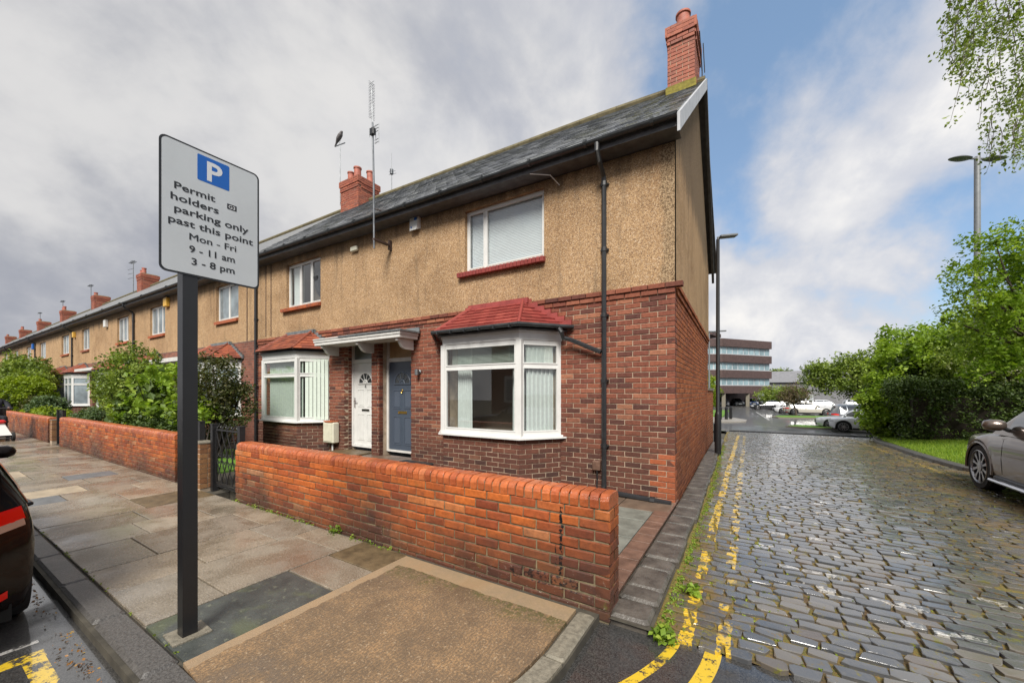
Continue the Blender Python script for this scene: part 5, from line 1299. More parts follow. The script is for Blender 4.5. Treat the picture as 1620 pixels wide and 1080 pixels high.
# ---- verge on the right ----
v = []; f = []
ys = [4.62, 4.8, 5.0, 5.7, 7, 8, 9.5, 11.5, 13, 14.5, 16.5, 19]
for y in ys:
    xl = XR(y) + .16
    for i in range(9): u = i / 8; x = xl + (22 - xl) * u ** 1.6; v.append((x, y, gz(y) + .09 + .18 * min(1, (x - xl) / 2.5)))
for j in range(len(ys) - 1):
    for i in range(8): f.append((j * 9 + i, j * 9 + i + 1, j * 9 + 10 + i, j * 9 + 9 + i))
tag(link('verge', mesh('verge', v, f, 'grass', True)), kind='structure')
kk = [(7.2, 4.75), (6.6, 4.78), (5.6, 4.85), (4.78, 5.1), (4.47, 5.7), (4.38, 6.8), (4.35, 8), (4.38, 9.5), (4.42, 11.5), (4.65, 13), (4.95, 14.5), (5.6, 16.5), (5.9, 19), (5.9, 24)]
vk = empty('verge_kerb', (4.4, 8, 0)); vk['kind'] = 'structure'
for (xa, ya), (xb, yb) in zip(kk, kk[1:]):
    n = max(1, round(math.hypot(xb - xa, yb - ya) / .8))
    for i in range(n):
        p = Vector((xa + (xb - xa) * i / n, ya + (yb - ya) * i / n, 0)); q = Vector((xa + (xb - xa) * (i + 1) / n, ya + (yb - ya) * (i + 1) / n, 0)); d = (q - p).normalized(); nr = Vector((d.y, -d.x, 0)) * .16
        zA, zB = gz(p.y) + .11, gz(q.y) + .11; g_ = d * .006
        b = MB(); P = [p + g_, q - g_, q - g_ + nr, p + g_ + nr]
        b.add([(P[0].x, P[0].y, zA - .3), (P[1].x, P[1].y, zB - .3), (P[2].x, P[2].y, zB - .3), (P[3].x, P[3].y, zA - .3), (P[0].x, P[0].y, zA - .02), (P[1].x, P[1].y, zB - .02), (P[2].x, P[2].y, zB), (P[3].x, P[3].y, zA), (P[0].x + nr.x * .12, P[0].y + nr.y * .12, zA), (P[1].x + nr.x * .12, P[1].y + nr.y * .12, zB)], [(0, 1, 5, 4), (4, 5, 9, 8), (8, 9, 6, 7), (1, 2, 6, 9, 5), (3, 0, 4, 8, 7), (2, 3, 7, 6)]); b.obj('kerbstone', 'kerb', vk)

# ================= office block and yard wall =================
M['dark_brick_panel'] = mat('dark_brick_cladding', (.075, .046, .042), .7, .25, 3)
M['office_white'] = mat('office_frame', (.44, .47, .49), .4)
OB = empty('office_block', (0, 78, -1.2), 'four storey dark brick office block on stilts at the end of the lane', 'office building')
Pq, Qq, Rq = Vector((-3.24, 74.15, 0)), Vector((4.55, 84.81, 0)), Vector((-9.5, 70.9, 0))
back = Vector((-8, 10, 0))
def wallseg(b, p, q, z0, z1, th, o=0.0):
    d = (q - p).normalized(); n = Vector((d.y, -d.x, 0)); p2, q2 = p + n * o, q + n * o; r_, s_ = q2 - n * th, p2 - n * th
    b.add([(a.x, a.y, z) for z in (z0, z1) for a in (p2, q2, r_, s_)], [(0, 1, 5, 4), (1, 2, 6, 5), (2, 3, 7, 6), (3, 0, 4, 7), (4, 5, 6, 7), (3, 2, 1, 0)])
zz0 = 1.25
for k in range(4):
    za = zz0 + k * 2.86
    b = MB(); wallseg(b, Pq, Qq, za, za + 1.42, 8, .12); wallseg(b, Rq, Pq, za, za + 1.42, 8, .12); b.obj('brick_band', 'dark_brick_panel', OB)
    if k < 3:
        for p, q, n in ((Pq, Qq, 9), (Rq, Pq, 5)):
            b = MB(); wallseg(b, p, q, za + 1.42, za + 2.86, .2, -.35); wn_ = b.obj('window_band', 'office_white', OB)
            for i in range(n):
                u0, u1 = (i + .1) / n, (i + .9) / n; a = p.lerp(q, u0); c = p.lerp(q, u1); b = MB(); wallseg(b, a, c, za + 1.62, za + 2.72, .05, -.30); b.obj('window', 'glass_office', wn_)
            b = MB(); wallseg(b, p, q, za + 1.42, za + 1.56, .3, -.02); b.obj('sill', 'office_white', OB)
b = MB(); b.extr([(Rq.x - 3, Rq.y + 3), (Pq.x - 2, Pq.y + 4), (-4, 84), (-14, 84)], 12.6, 13.3); b.obj('plant_room', 'dark_brick_panel', OB)
for u in (0.02, .5, .98):
    c = Pq.lerp(Qq, u); b = MB(); b.box(c.x - .3, c.x + .3, c.y + .3, c.y + .9, -1.3, 1.3); b.obj('column', 'kerb_conc', OB)
b = MB(); wallseg(b, Pq + Vector((-2, 9, 0)), Qq + Vector((-2, 9, 0)), -1.3, 1.3, .3); wallseg(b, Rq + Vector((-2, 9, 0)), Pq + Vector((-2, 9, 0)), -1.3, 1.3, .3); b.obj('rear_wall', 'dark_brick_panel', OB)
M['grey_clad'] = mat('grey_cladding', (.19, .19, .20), .6, .15, 2)
GBd = empty('grey_building', (12, 98, -1.2), 'low grey clad building right of the office block', 'building')
b = MB(); b.box(4.5, 22, 97, 110, -1.3, 3.6); b.obj('wall', 'grey_clad', GBd)
b = MB(); b.add([(4, 96.5, 3.6), (22.5, 96.5, 3.6), (22.5, 103, 6.3), (4, 103, 6.3), (4, 110, 3.6), (22.5, 110, 3.6)], [(0, 1, 2, 3), (3, 2, 5, 4), (0, 3, 4), (1, 5, 2)]); b.obj('roof', 'grey_clad', GBd)
b = MB(); b.box(7.8, 9.4, 96.9, 97.0, -.8, .6); b.box(10, 12.5, 96.9, 97.0, -1.1, 1.0); b.each('window', 'office_white', GBd)
yw = empty('yard_wall', (-.15, 7.4, 0), 'lower orange brick yard wall behind the gable, beside the lamp post', 'wall')
b = MB(); b.box(-.38, -.155, 6.52, 8.6, -.5, 1.55); b.obj('mortar_core', 'mortar', yw)
pieces('brick', TB, courses((-.15, 6.51), (0, 1), (1, 0), 2.1, -.35, 25), 'brick_side', yw)
b = MB(); b.box(-.41, -.12, 6.5, 8.62, 1.53, 1.6); b.obj('coping', 'kerb_conc', yw)

# ================= cars =================
def paint(name, col, met=.3, rough=.25):
    return mat(name, col, rough, metal=met, coat=.8 if sum(col) > .05 else 0, spec=.5 if sum(col) > .05 else .12)
M['tyre'] = mat('tyre_rubber', (.018, .018, .018), .8, .2, 30, .3, 60)
M['arch'] = mat('wheel_arch_black', (.008, .008, .008), .9)
M['alloy'] = mat('alloy_grey', (.38, .38, .39), .3, metal=.9)
M['trim'] = mat('black_trim', (.015, .015, .016), .4)
M['red_lens'] = mat('red_lamp_lens', (.80, .006, .004), .15, spec=.2)
M['clear_lens'] = mat('clear_lamp_lens', (.55, .56, .58), .12, coat=1)
M['white_lens'] = mat('pale_lamp_lens', (.45, .34, .28), .15, coat=1)
M['plate_y'] = mat('number_plate', (.55, .45, .06), .4)
M['side_glass'] = mat('tinted_glass', (.012, .015, .016), .04, spec=1.0, coat=1)
def car(name, label, m, pos, rot, L=4.6, W_=1.85, Ht=1.6, kind='suv', group=None, near=False, trim=False, spokes=10):
    """x forward, y left, z up; origin on the ground under the middle"""
    t = bpy.data.objects.new(name, None); COL.objects.link(t); t.location = pos; t.rotation_euler = (0, 0, rot); tag(t, label, 'car', group)
    hl = L / 2; wr = .36 if kind == 'suv' else .32; fx, rx = hl - .88, -hl + .82; zs = .62 * Ht if kind != 'suv' else .60 * Ht
    zs = .58 * Ht if kind == 'sedan' else zs
    gc = .24 if kind == 'suv' else .19
    st = sorted(set([round(v_, 4) for v_ in np.concatenate([np.linspace(-hl, hl, 41), np.linspace(-hl, -hl + .3, 8), np.linspace(hl - .35, hl, 9), fx + np.linspace(-wr - .07, wr + .07, 15), rx + np.linspace(-wr - .07, wr + .07, 15)])]))
    def hw(x):
        u = abs(x) / hl; e = max(0, (u - .72) / .28); return W_ / 2 * (1 - .26 * e ** 2.2) 
    def bonnet(x):     # top of lower body
        if x > fx - .75: u = (x - (fx - .75)) / (hl - fx + .75); return zs - .02 - .17 * u ** 1.6 - .16 * max(0, (u - .86) / .14) ** 2
        if x < -hl + .12: return zs - .03 - .1 * ((-hl + .12 - x) / .12) ** 2
        return zs + .01 * (fx - x) * .4
    def arch(x):
        z = 0
        for c in (fx, rx):
            d = abs(x - c); rr_ = wr + .055
            if d < rr_: z = max(z, wr + math.sqrt(rr_ * rr_ - d * d) * .96)
        return z
    def low(x):
        u = abs(x) / hl; return gc + .14 * max(0, (u - .88) / .12) ** 1.5
    def sect(x):
        w = hw(x); zt = bonnet(x); zl = max(low(x), arch(x)); endk = max(0, (abs(x) / hl - .93) / .07)
        mid = .50 * zt + .1; 
        pts = [(0, zl), (.80 * w, zl), (.955 * w, zl + .01), (.99 * w, max(.36 * zt + .02, zl + .03)), (1.0 * w, max(mid, zl + .05)), (.985 * w, max(zt * .80, zl + .07)), (.955 * w, zt - .06), (.90 * w, zt - .012), (.72 * w, zt + .015), (0, zt + .035)]
        return pts
    v = []; f = []; ns = 10
    for x in st:
        pl2 = sect(x)
        shr = 1
        # pull end sections in so the nose and tail are rounded in plan
        for y, z in pl2: v.append((x, y, z))
        for y, z in pl2: v.append((x, -y, z))
    def bow(p):  # plan curvature of nose and tail
        x, y, z = p; e = max(0, (abs(x) / hl - .8) / .2)
        dz = (z - .55) ; x2 = x - math.copysign(1, x) * e * (.26 * (abs(y) / (W_ / 2)) ** 2.4 + .10 * max(0, dz) ** 1.5 + .10 * max(0, -dz - .1)); return (x2, y, z)
    v = [bow(p) for p in v]
    K = 2 * ns
    for j in range(len(st) - 1):
        for i in range(ns - 1):
            a = j * K + i; c = (j + 1) * K + i
            f.append((a, a + 1, c + 1, c)); a += ns; c += ns; f.append((a, c, c + 1, a + 1))
    for j in (0, len(st) - 1):
        for i in range(ns - 1):
            a = j * K + i; q = (a, a + ns, a + ns + 1, a + 1); f.append(q if j == 0 else q[::-1])
    body = smooth_angle(link('body', mesh('body', v, f, m), t, True), 38)
    # cabin
    if kind == 'sedan': X0, X1, R0, R1 = fx - .72, -hl + .55, fx - 1.55, -hl + 1.35
    elif kind == 'hatch': X0, X1, R0, R1 = fx - .55, -hl + .10, fx - 1.35, -hl + .75
    else: X0, X1, R0, R1 = fx - .62, -hl + .16, fx - 1.40, -hl + .62
    if near and kind == 'suv': X0, R0 = fx - .36, fx - 1.15
    def top(x):
        if x > R0: u = (X0 - x) / (X0 - R0); return zs + (Ht - .04 - zs) * (1 - (1 - u) ** 1.5)
        if x < R1: u = (x - X1) / (R1 - X1); return zs + (Ht - .06 - zs) * (1 - (1 - u) ** 1.9)
        u = (x - R1) / (R0 - R1); return Ht - .05 + .045 * math.sin(math.pi * (u * .8 + .12))
    def cw(x, z): return (hw(min(x, hl - .7)) * .94) - (z - zs) * .42 - .10 * max(0, (z - zs) / (Ht - zs)) ** 3
    cs = np.linspace(X1 + .001, X0 - .001, 44); v = []; f = []; ns = 9
    for x in cs:
        zt = top(x); zb_ = zs - .06; pts = []
        for u in (0, .25, .5, .72, .88): z = zb_ + (zt - .05 - zb_) * u; pts.append((cw(x, z), z))
        we = cw(x, zt - .05); pts += [(we - .05, zt - .02), (we * .82, zt), (we * .45, zt + .012), (0, zt + .016)]
        for y, z in pts: v.append((x, y, z))
        for y, z in pts: v.append((x, -y, z))
    K = 2 * ns
    for j in range(len(cs) - 1):
        for i in range(ns - 1):
            a = j * K + i; c = (j + 1) * K + i; f.append((a, a + 1, c + 1, c)); a += ns; c += ns; f.append((a, c, c + 1, a + 1))
    v = [bow(p) if p[0] < 0 else p for p in v]
    smooth_angle(link('roof', mesh('roof', v, f, m), t, True), 40)
    # glazing
    def side_glass(xa, xb, nm='window'):
        for s in (1, -1):
            v = []; f = []; n = 10; k = 5
            for i in range(n + 1):
                x = xa + (xb - xa) * i / n; zt = top(x) - .10; z0_ = zs + .035
                for j in range(k + 1): z = z0_ + max(zt - z0_, .005) * j / k; q_ = bow((x, s * (cw(x, z) + .007), z)) if x < 0 else (x, s * (cw(x, z) + .007), z); v.append(q_)
            for i in range(n):
                for j in range(k): a = i * (k + 1) + j; q = (a, a + 1, a + k + 2, a + k + 1); f.append(q if s < 0 else q[::-1])
            link(nm, mesh(nm, v, f, 'side_glass', True), t, True)
    g0, g1 = X1 + (.22 if kind == 'suv' else .34), X0 - .34
    span = g1 - g0; p1 = g0 + span * .22 if kind == 'suv' else g0 + span * .12; p2 = g0 + span * .60
    side_glass(g0, p1 - .03); side_glass(p1 + .02, p2 - .03); side_glass(p2 + .03, g1)
    def top_glass(xa, xb, nm, inset):
        v = []; f = []; n = 8; k = 8
        for i in range(n + 1):
            x = xa + (xb - xa) * i / n; zt = top(x); we = (cw(x, zt) - inset)
            for j in range(k + 1): u = -1 + 2 * j / k; q_ = (x, u * we, zt + .022 - .012 * u * u - .004); v.append(bow(q_) if x < 0 else q_)
        for i in range(n):
            for j in range(k): a = i * (k + 1) + j; f.append((a, a + 1, a + k + 2, a + k + 1))
        link(nm, mesh(nm, v, f, 'side_glass', True), t, True)
    top_glass(R0 + .03, X0 - .04, 'windscreen', .10); top_glass(X1 + .05, R1 - .04, 'rear_window', .12)
    # wheels
    for wx in (fx, rx):
        for s in (1, -1):
            yo = s * (W_ / 2 - .012); w = bpy.data.objects.new('wheel', None); COL.objects.link(w); w.parent = t; w.location = (wx, yo, wr)
            w.rotation_euler = (R(-90 * s), 0, 0)
            b = MB(); b.lathe([(wr * .72, -.0), (wr * .94, .0), (wr, -.035), (wr, -.19), (wr * .94, -.22), (wr * .7, -.22)], 28, None, False); smooth_angle(b.obj('tyre', 'tyre', w, True), 30)
            b = MB(); b.lathe([(wr * .74, .002), (wr * .71, .006), (wr * .68, -.02), (wr * .66, -.12), (.05, -.12)], 28, None, False); b.obj('rim', 'alloy' , w, True)
            b = MB(); n = spokes
            for i in range(n):
                a = 2 * math.pi * i / n; X = Matrix.Rotation(a, 4, 'Z')
                for off in ((-.03, .03) if near else (0,)):
                    b.add([(.04, off - .014, -.015), (.04, off + .014, -.015), (wr * .69, off * 1.9 + .011, -.008), (wr * .69, off * 1.9 - .011, -.008), (.04, off - .014, -.05), (.04, off + .014, -.05), (wr * .69, off * 1.9 + .011, -.04), (wr * .69, off * 1.9 - .011, -.04)], [(3, 2, 1, 0), (0, 1, 5, 4), (1, 2, 6, 5), (2, 3, 7, 6), (3, 0, 4, 7)], X)
            b.lathe([(.07, -.05), (.07, -.005), (.03, .0)], 14)
            if near: b.each('spoke', 'alloy', w, True)
            else: b.obj('spokes', 'alloy', w, True)
            b = MB(); b.lathe([(wr * .66, -.1), (.02, -.09)], 20, None, False); b.obj('brake_disc', 'trim', w, True)
    b = MB()
    for wx in (fx, rx): b.box(wx - wr - .04, wx + wr + .04, -W_ / 2 + .28, W_ / 2 - .28, .16, .7)
    b.box(-hl + .3, hl - .3, -W_ / 2 + .12, W_ / 2 - .12, gc - .05, gc + .05); b.obj('underbody', 'arch', t, True)
    # arch lips and sill trim
    if kind == 'suv' or trim:
        for s in (1, -1):
            for c in (fx, rx):
                b = MB(); pts = [(c + (wr + .045) * math.cos(a), s * (hw(c) * .985), wr + (wr + .045) * .97 * math.sin(a)) for a in np.linspace(-.15, math.pi + .15, 17)]; b.tube(pts, .022, 6); b.obj('arch_lip', 'trim' if not near else m, t, True)
            b = MB(); b.bbox(rx + wr + .1, fx - wr - .1, s * hw(0) * .97 - .03, s * hw(0) * .97 + .03, gc - .02, gc + .07, .015); b.obj('sill_trim', 'trim', t, True)
            if near: b = MB(); b.tube([(rx + wr + .12, s * (hw(0) + .03), gc + .0), (fx - wr - .10, s * (hw(0) + .03), gc + .0)], .026, 8); b.obj('running_board', 'chrome', t, True)
    # mirrors, handles, lamps, plates
    for s in (1, -1):
        b = MB(); xm = X0 - (.36 if near and kind == 'suv' else .30); b.tube([(xm, s * (cw(xm, zs) - .03), zs - .0), (xm, s * (cw(xm, zs) + .05), zs + .05)], .028, 6)
        v = []; mo = b.obj('mirror_arm', 'trim', t, True)
        b = MB(); b.lathe([(.02, -.12), (.075, -.10), (.10, -.03), (.10, .05), (.07, .10), (.02, .12)], 12, Matrix.Translation((xm + .02, s * (cw(xm, zs) + (.13 if kind == 'suv' else .10)), zs + .09)) @ Matrix.Rotation(R(90), 4, 'X') @ (Matrix.Diagonal((.95, .85, 1, 1)) if kind == 'suv' else Matrix.Diagonal((.7, .6, .75, 1)))); smooth_angle(b.obj('door_mirror', m, t, True), 60)
        for xh in (p1 + .12, p2 + .14):
            b = MB(); zh = zs - .13; b.tube([(xh - .10, s * (hw(xh) * .97), zh), (xh - .07, s * (hw(xh) * .97 + .035), zh + .005), (xh + .07, s * (hw(xh) * .97 + .035), zh + .005), (xh + .10, s * (hw(xh) * .97), zh)], .014, 6); b.obj('door_handle', m, t, True)
        for xs_ in (p1 - .02, p2, g1 + .02):
            b = MB(); pts = []
            for z in np.linspace(gc + .12, zs - .03, 7):
                pp_ = sect(xs_); yy = np.interp(z, [q[1] for q in pp_[2:8]], [q[0] for q in pp_[2:8]]); pts.append((xs_ + .03 * (z - .5), s * (yy + .0005), z))
            if arch(xs_) == 0: b.tube(pts, .0035, 4); b.obj('door_seam', 'arch', t, True)
    # lamps laid over the corners of the body surface
    def patch(nm, xs_, y0f, z0_, z1_, mm, front, s):
        v = []; n = 8; k = 4; x = hl if front else -hl
        se = sect(x * .9); fz = lambda z: float(np.interp(z, [q[1] for q in se[3:9]], [q[0] for q in se[3:9]])) / hw(x * .9)
        for i in range(n + 1):
            u = y0f + (1 - y0f) * i / n
            for j in range(k + 1):
                z = z0_ + (z1_ - z0_) * j / k
                if i < n * .72: yy = u * W_ / 2 * .80 * fz(z); p = bow((x, yy, z)); p = (p[0] + (.012 if front else -.012), s * yy, z)
                else:
                    w_ = (i - n * .72) / (n * .28); xx = x * (1 - .0 - xs_ / hl * w_); yy = hw(xx) * fz(z) ; p = bow((xx, yy, z)); p = (p[0], s * (abs(p[1]) + .008), z)
                v.append(p)
        f = []
        for i in range(n):
            for j in range(k): a = i * (k + 1) + j; f.append((a, a + 1, a + k + 2, a + k + 1))
        link(nm, mesh(nm, v, f, mm, True), t, True)
    for s in (1, -1):
        patch('headlight', .30, .70, zs - .32, zs - .17, 'clear_lens', True, s); patch('tail_light', .30, .50, zs - .145, zs - .03, 'red_lens', False, s); patch('lamp_strip', .28, .50, zs - .185, zs - .142, 'white_lens', False, s); patch('reflector', .12, .62, .30, .345, 'red_lens', False, s)
    b = MB(); b.bbox(hl - .14, hl + .0, -.40, .40, zs - .42, zs - .2, .03); b.obj('grille', 'trim', t, True)
    b = MB(); b.bbox(hl - .2, hl - .035, -.50, .50, gc + .08, gc + .2, .02); b.obj('lower_grille', 'trim', t, True)
    b = MB(); b.bbox(hl - .04, hl + .012, -.26, .26, gc + .22, gc + .33, .004); b.obj('number_plate', 'office_white', t, True)
    b = MB(); b.bbox(-hl - .03, -hl, -.26, .26, zs - .35, zs - .24, .004); b.obj('number_plate', 'plate_y', t, True)
    return t
M['p_taupe'] = paint('taupe_metallic_paint', (.17, .135, .115), .65, .28); M['p_black'] = paint('black_paint', (.008, .006, .006), .0, .08)
M['p_white'] = paint('white_car_paint', (.56, .57, .58), 0, .25); M['p_white2'] = paint('bright_white_car_paint', (.80, .81, .82), 0, .2); M['p_cream'] = paint('cream_car_paint', (.46, .44, .38), 0, .25); M['p_silver'] = paint('silver_car_paint', (.45, .47, .49), .5, .3)
M['p_grey'] = paint('grey_car_paint', (.16, .18, .20), .5, .3); M['p_dark'] = paint('dark_car_paint', (.02, .022, .025), .2, .2); M['p_blue'] = paint('blue_car_paint', (.03, .07, .2), .2, .2)
suv = car('parked_suv', 'taupe metallic suv parked on the cobbles at the right edge', 'p_taupe', (4.92, 2.22, -.075), R(90), 4.66, 1.89, 1.64, 'suv', near=True, spokes=10)
blk = car('parked_hatchback', 'glossy black hatchback with red tail light at the left kerb', 'p_black', (-4.87, -5.90, -.078), R(180), 4.2, 1.80, 1.44, 'hatch', near=True)
# tail lamp wrap and reflector of the black car, on the corner the photo shows (its right rear)
# ---- cars in the car park ----
G = 'cars parked in the car park'
car('parked_car', 'white suv nose out of the bush, first car beyond the lane', 'p_white2', (7.7, 28.2, -1.17), R(168), 4.5, 1.84, 1.65, 'suv', G)
car('parked_car', 'silver hatchback just behind the white suv by the bush', 'p_silver', (7.1, 30.8, -1.17), R(172), 4.1, 1.76, 1.45, 'hatch', G)
car('parked_car', 'grey suv with roof rails behind the silver and white cars', 'p_grey', (8.5, 33.7, -1.17), R(10), 4.7, 1.88, 1.72, 'suv', G)
car('parked_car', 'cream white estate car behind the small bare trunk tree', 'p_cream', (6.7, 50.6, -1.17), R(8), 4.7, 1.8, 1.45, 'suv', G)
car('parked_car', 'white saloon poking out left of the cream estate car', 'p_white', (5.6, 53.6, -1.17), R(186), 4.4, 1.8, 1.42, 'sedan', G)
car('parked_car', 'white suv in the row behind the small tree', 'p_white', (6.2, 62.5, -1.17), R(188), 4.5, 1.85, 1.7, 'suv', G)
car('parked_car', 'dark saloon at the left end of the far row', 'p_dark', (3.2, 63.5, -1.17), R(188), 4.5, 1.8, 1.45, 'sedan', G)
car('parked_car', 'silver hatchback between the dark saloon and the white suv', 'p_silver', (5.2, 66.5, -1.17), R(188), 4.2, 1.75, 1.5, 'hatch', G)
car('parked_car', 'white car roof showing above the cream estate', 'p_white', (10.2, 64.0, -1.17), R(8), 4.5, 1.8, 1.55, 'suv', G)
car('parked_car', 'second white roof at the right of the far row', 'p_white', (14.2, 66.0, -1.17), R(8), 4.5, 1.8, 1.55, 'suv', G)
for x, y, m, lb in ((-6.2, 78.5, 'p_dark', 'dark car leftmost under the office block'), (-3.6, 80.5, 'p_white', 'white hatchback under the office block, second from the left'), (-1.1, 82.5, 'p_grey', 'grey car in the middle under the office block'), (1.2, 84.5, 'p_blue', 'blue car under the office block'), (3.4, 86.5, 'p_silver', 'silver car rightmost under the office block')):
    car('parked_car', lb, m, (x, y, -1.24), R(-75), 4.2, 1.78, 1.5, 'hatch', 'cars parked under the office block')

# ================= rider on the scooter, far left =================
M['skin'] = mat('skin', (.42, .24, .17), .6); M['dark_cloth'] = mat('dark_clothing', (.018, .02, .028), .8, .3, 30); M['hair'] = mat('grey_hair', (.20, .19, .18), .8)
M['scooter_white'] = mat('white_scooter_plastic', (.70, .69, .66), .35); M['scooter_red'] = mat('red_scooter_plastic', (.55, .02, .02), .3)
sx_, sy_ = -18.75, -3.75
sc_ = empty('mobility_scooter', (sx_, sy_, 0), 'white and red mobility scooter on the pavement at the far left', 'scooter')
b = MB(); b.bbox(sx_ - .75, sx_ + .55, sy_ - .24, sy_ + .24, .12, .2, .03); b.obj('platform', 'trim', sc_)
b = MB(); b.add([(sx_ + .25, sy_ - .26, .16), (sx_ + .58, sy_ - .22, .18), (sx_ + .58, sy_ + .22, .18), (sx_ + .25, sy_ + .26, .16), (sx_ + .22, sy_ - .12, .52), (sx_ + .34, sy_ - .09, .54), (sx_ + .34, sy_ + .09, .54), (sx_ + .22, sy_ + .12, .52)], [(0, 1, 5, 4), (1, 2, 6, 5), (2, 3, 7, 6), (3, 0, 4, 7), (4, 5, 6, 7)]); b.obj('front_fairing', 'scooter_white', sc_)
b = MB(); b.bbox(sx_ + .2, sx_ + .40, sy_ - .13, sy_ + .13, .52, .64, .04); b.obj('basket_cover', 'scooter_red', sc_)
b = MB(); b.bbox(sx_ - .75, sx_ - .25, sy_ - .25, sy_ + .25, .2, .46, .06); b.obj('rear_fairing', 'scooter_white', sc_)
b = MB(); b.tube([(sx_ + .28, sy_, .5), (sx_ + .16, sy_, .98)], .03, 8); b.obj('tiller', 'trim', sc_)
b = MB(); b.tube([(sx_ + .16, sy_ - .28, .98), (sx_ + .16, sy_ + .28, .98)], .02, 8); b.obj('handlebar', 'trim', sc_)
b = MB(); b.bbox(sx_ - .72, sx_ - .25, sy_ - .25, sy_ + .25, .5, .6, .04); b.obj('seat', 'trim', sc_); b = MB(); b.bbox(sx_ - .78, sx_ - .68, sy_ - .24, sy_ + .24, .58, 1.05, .04); b.obj('seat_back', 'trim', sc_)
for wx_ in (.48, -.55):
    for s in (-.25, .25):
        b = MB(); b.lathe([(.05, -.035), (.12, -.035), (.13, -.02), (.13, .02), (.12, .035), (.05, .035)], 16, Matrix.Translation((sx_ + wx_, sy_ + s, .13)) @ Matrix.Rotation(R(90), 4, 'X')); b.obj('wheel', 'tyre', sc_)
b = MB(); b.tube([(sx_ + .66, sy_ - .2, .1), (sx_ + .66, sy_ + .2, .1)], .02, 6); b.obj('anti_tip_bar', 'trim', sc_)
pr_ = empty('person', (sx_ - .4, sy_, .5), 'person in dark jacket seated on the scooter, cut off by the edge', 'person')
ox, oz = sx_ - .42, .66
V = [(0, 0, 0), (.0, 0, .2), (.04, 0, .42), (.05, 0, .56), (.06, 0, .64),
     (.05, .19, .50), (.20, .26, .30), (.46, .20, .28), (.05, -.19, .50), (.20, -.26, .30), (.46, -.20, .28),
     (.05, .1, -.01), (.46, .13, .04), (.50, .13, -.38), (.62, .13, -.42), (.05, -.1, -.01), (.46, -.13, .04), (.50, -.13, -.38), (.62, -.13, -.42)]
E_ = [(0, 1), (1, 2), (2, 3), (3, 4), (3, 5), (5, 6), (6, 7), (3, 8), (8, 9), (9, 10), (0, 11), (11, 12), (12, 13), (13, 14), (0, 15), (15, 16), (16, 17), (17, 18)]
skin('body', [(ox + a, sy_ + b_, oz + c) for a, b_, c in V], E_, [.15, .15, .16, .10, .06, .075, .055, .04, .075, .055, .04, .10, .075, .055, .045, .10, .075, .055, .045], 'dark_cloth', pr_, 2)
hd = skin('head', [(ox + .08, sy_, oz + .68), (ox + .09, sy_, oz + .78), (ox + .10, sy_, oz + .86), (ox + .19, sy_, oz + .76)], [(0, 1), (1, 2), (1, 3)], [.06, .095, .07, .02], 'skin', pr_, 2)
skin('hair', [(ox + .05, sy_, oz + .78), (ox + .07, sy_, oz + .88), (ox + .12, sy_, oz + .90)], [(0, 1), (1, 2)], [.095, .085, .06], 'hair', pr_, 2)
for s in (-1, 1): 
    h = skin('hand', [(ox + .47, sy_ + s * .2, oz + .29), (ox + .54, sy_ + s * .2, oz + .31), (ox + .58, sy_ + s * .2, oz + .35)], [(0, 1), (1, 2)], [.035, .04, .025], 'skin', pr_, 1)

# ================= vegetation =================
def leafmat(name, stops, trans=.35, rough=.5):
    m = bpy.data.materials.new(name); m.use_nodes = True; nt = m.node_tree; nt.nodes.clear(); T = NT(nt)
    a = T.n('ShaderNodeAttribute', attribute_name='var').outputs['Fac']; c = T.cramp(a, stops)
    d = T.n('ShaderNodeBsdfPrincipled', i_Roughness=rough); T.set(d.inputs['Base Color'], c); d.inputs['Specular IOR Level'].default_value = .35
    tr = T.n('ShaderNodeBsdfTranslucent'); T.set(tr.inputs[0], T.mix(1, c, c4((1.25, 1.3, .6)), 'MULTIPLY'))
    mx = T.n('ShaderNodeMixShader', i_0=trans, i_1=d.outputs[0], i_2=tr.outputs[0]); T.L.new(mx.outputs[0], T.n('ShaderNodeOutputMaterial').inputs[0]); return m
M['leaf_mid'] = leafmat('mid_green_leaves', [(0, (.055, .09, .016)), (.5, (.165, .235, .036)), (.85, (.28, .36, .065)), (1, (.40, .44, .11))])
M['leaf_bright'] = leafmat('bright_green_leaves', [(0, (.07, .125, .014)), (.5, (.22, .34, .034)), (1, (.40, .50, .075))], .45)
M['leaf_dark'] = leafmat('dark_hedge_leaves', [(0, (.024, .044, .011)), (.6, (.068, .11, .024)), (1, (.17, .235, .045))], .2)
M['leaf_brown'] = leafmat('bronze_green_leaves', [(0, (.02, .03, .008)), (.5, (.06, .075, .02)), (.8, (.11, .10, .035)), (1, (.15, .19, .03))], .3)
M['leaf_lime'] = leafmat('lime_leaves', [(0, (.10, .15, .01)), (.6, (.24, .33, .02)), (1, (.40, .45, .04))], .4)
M['leaf_grey'] = leafmat('grey_green_leaves', [(0, (.04, .07, .03)), (.6, (.11, .17, .07)), (1, (.22, .29, .14))], .3)
M['blossom'] = leafmat('pale_blossom', [(0, (.30, .34, .14)), (1, (.60, .60, .40))], .3)
M['purple'] = leafmat('purple_twigs', [(0, (.06, .045, .03)), (.6, (.14, .10, .06)), (1, (.16, .17, .05))], .3)
M['bark'] = mat('bark', (.07, .055, .042), .85, .4, 12, .6, 40)
M['bark_birch'] = mat('birch_bark', (.30, .28, .25), .8, .6, 8, .5, 40)
M['twig'] = mat('dark_twig', (.03, .022, .016), .85, .3, 12)
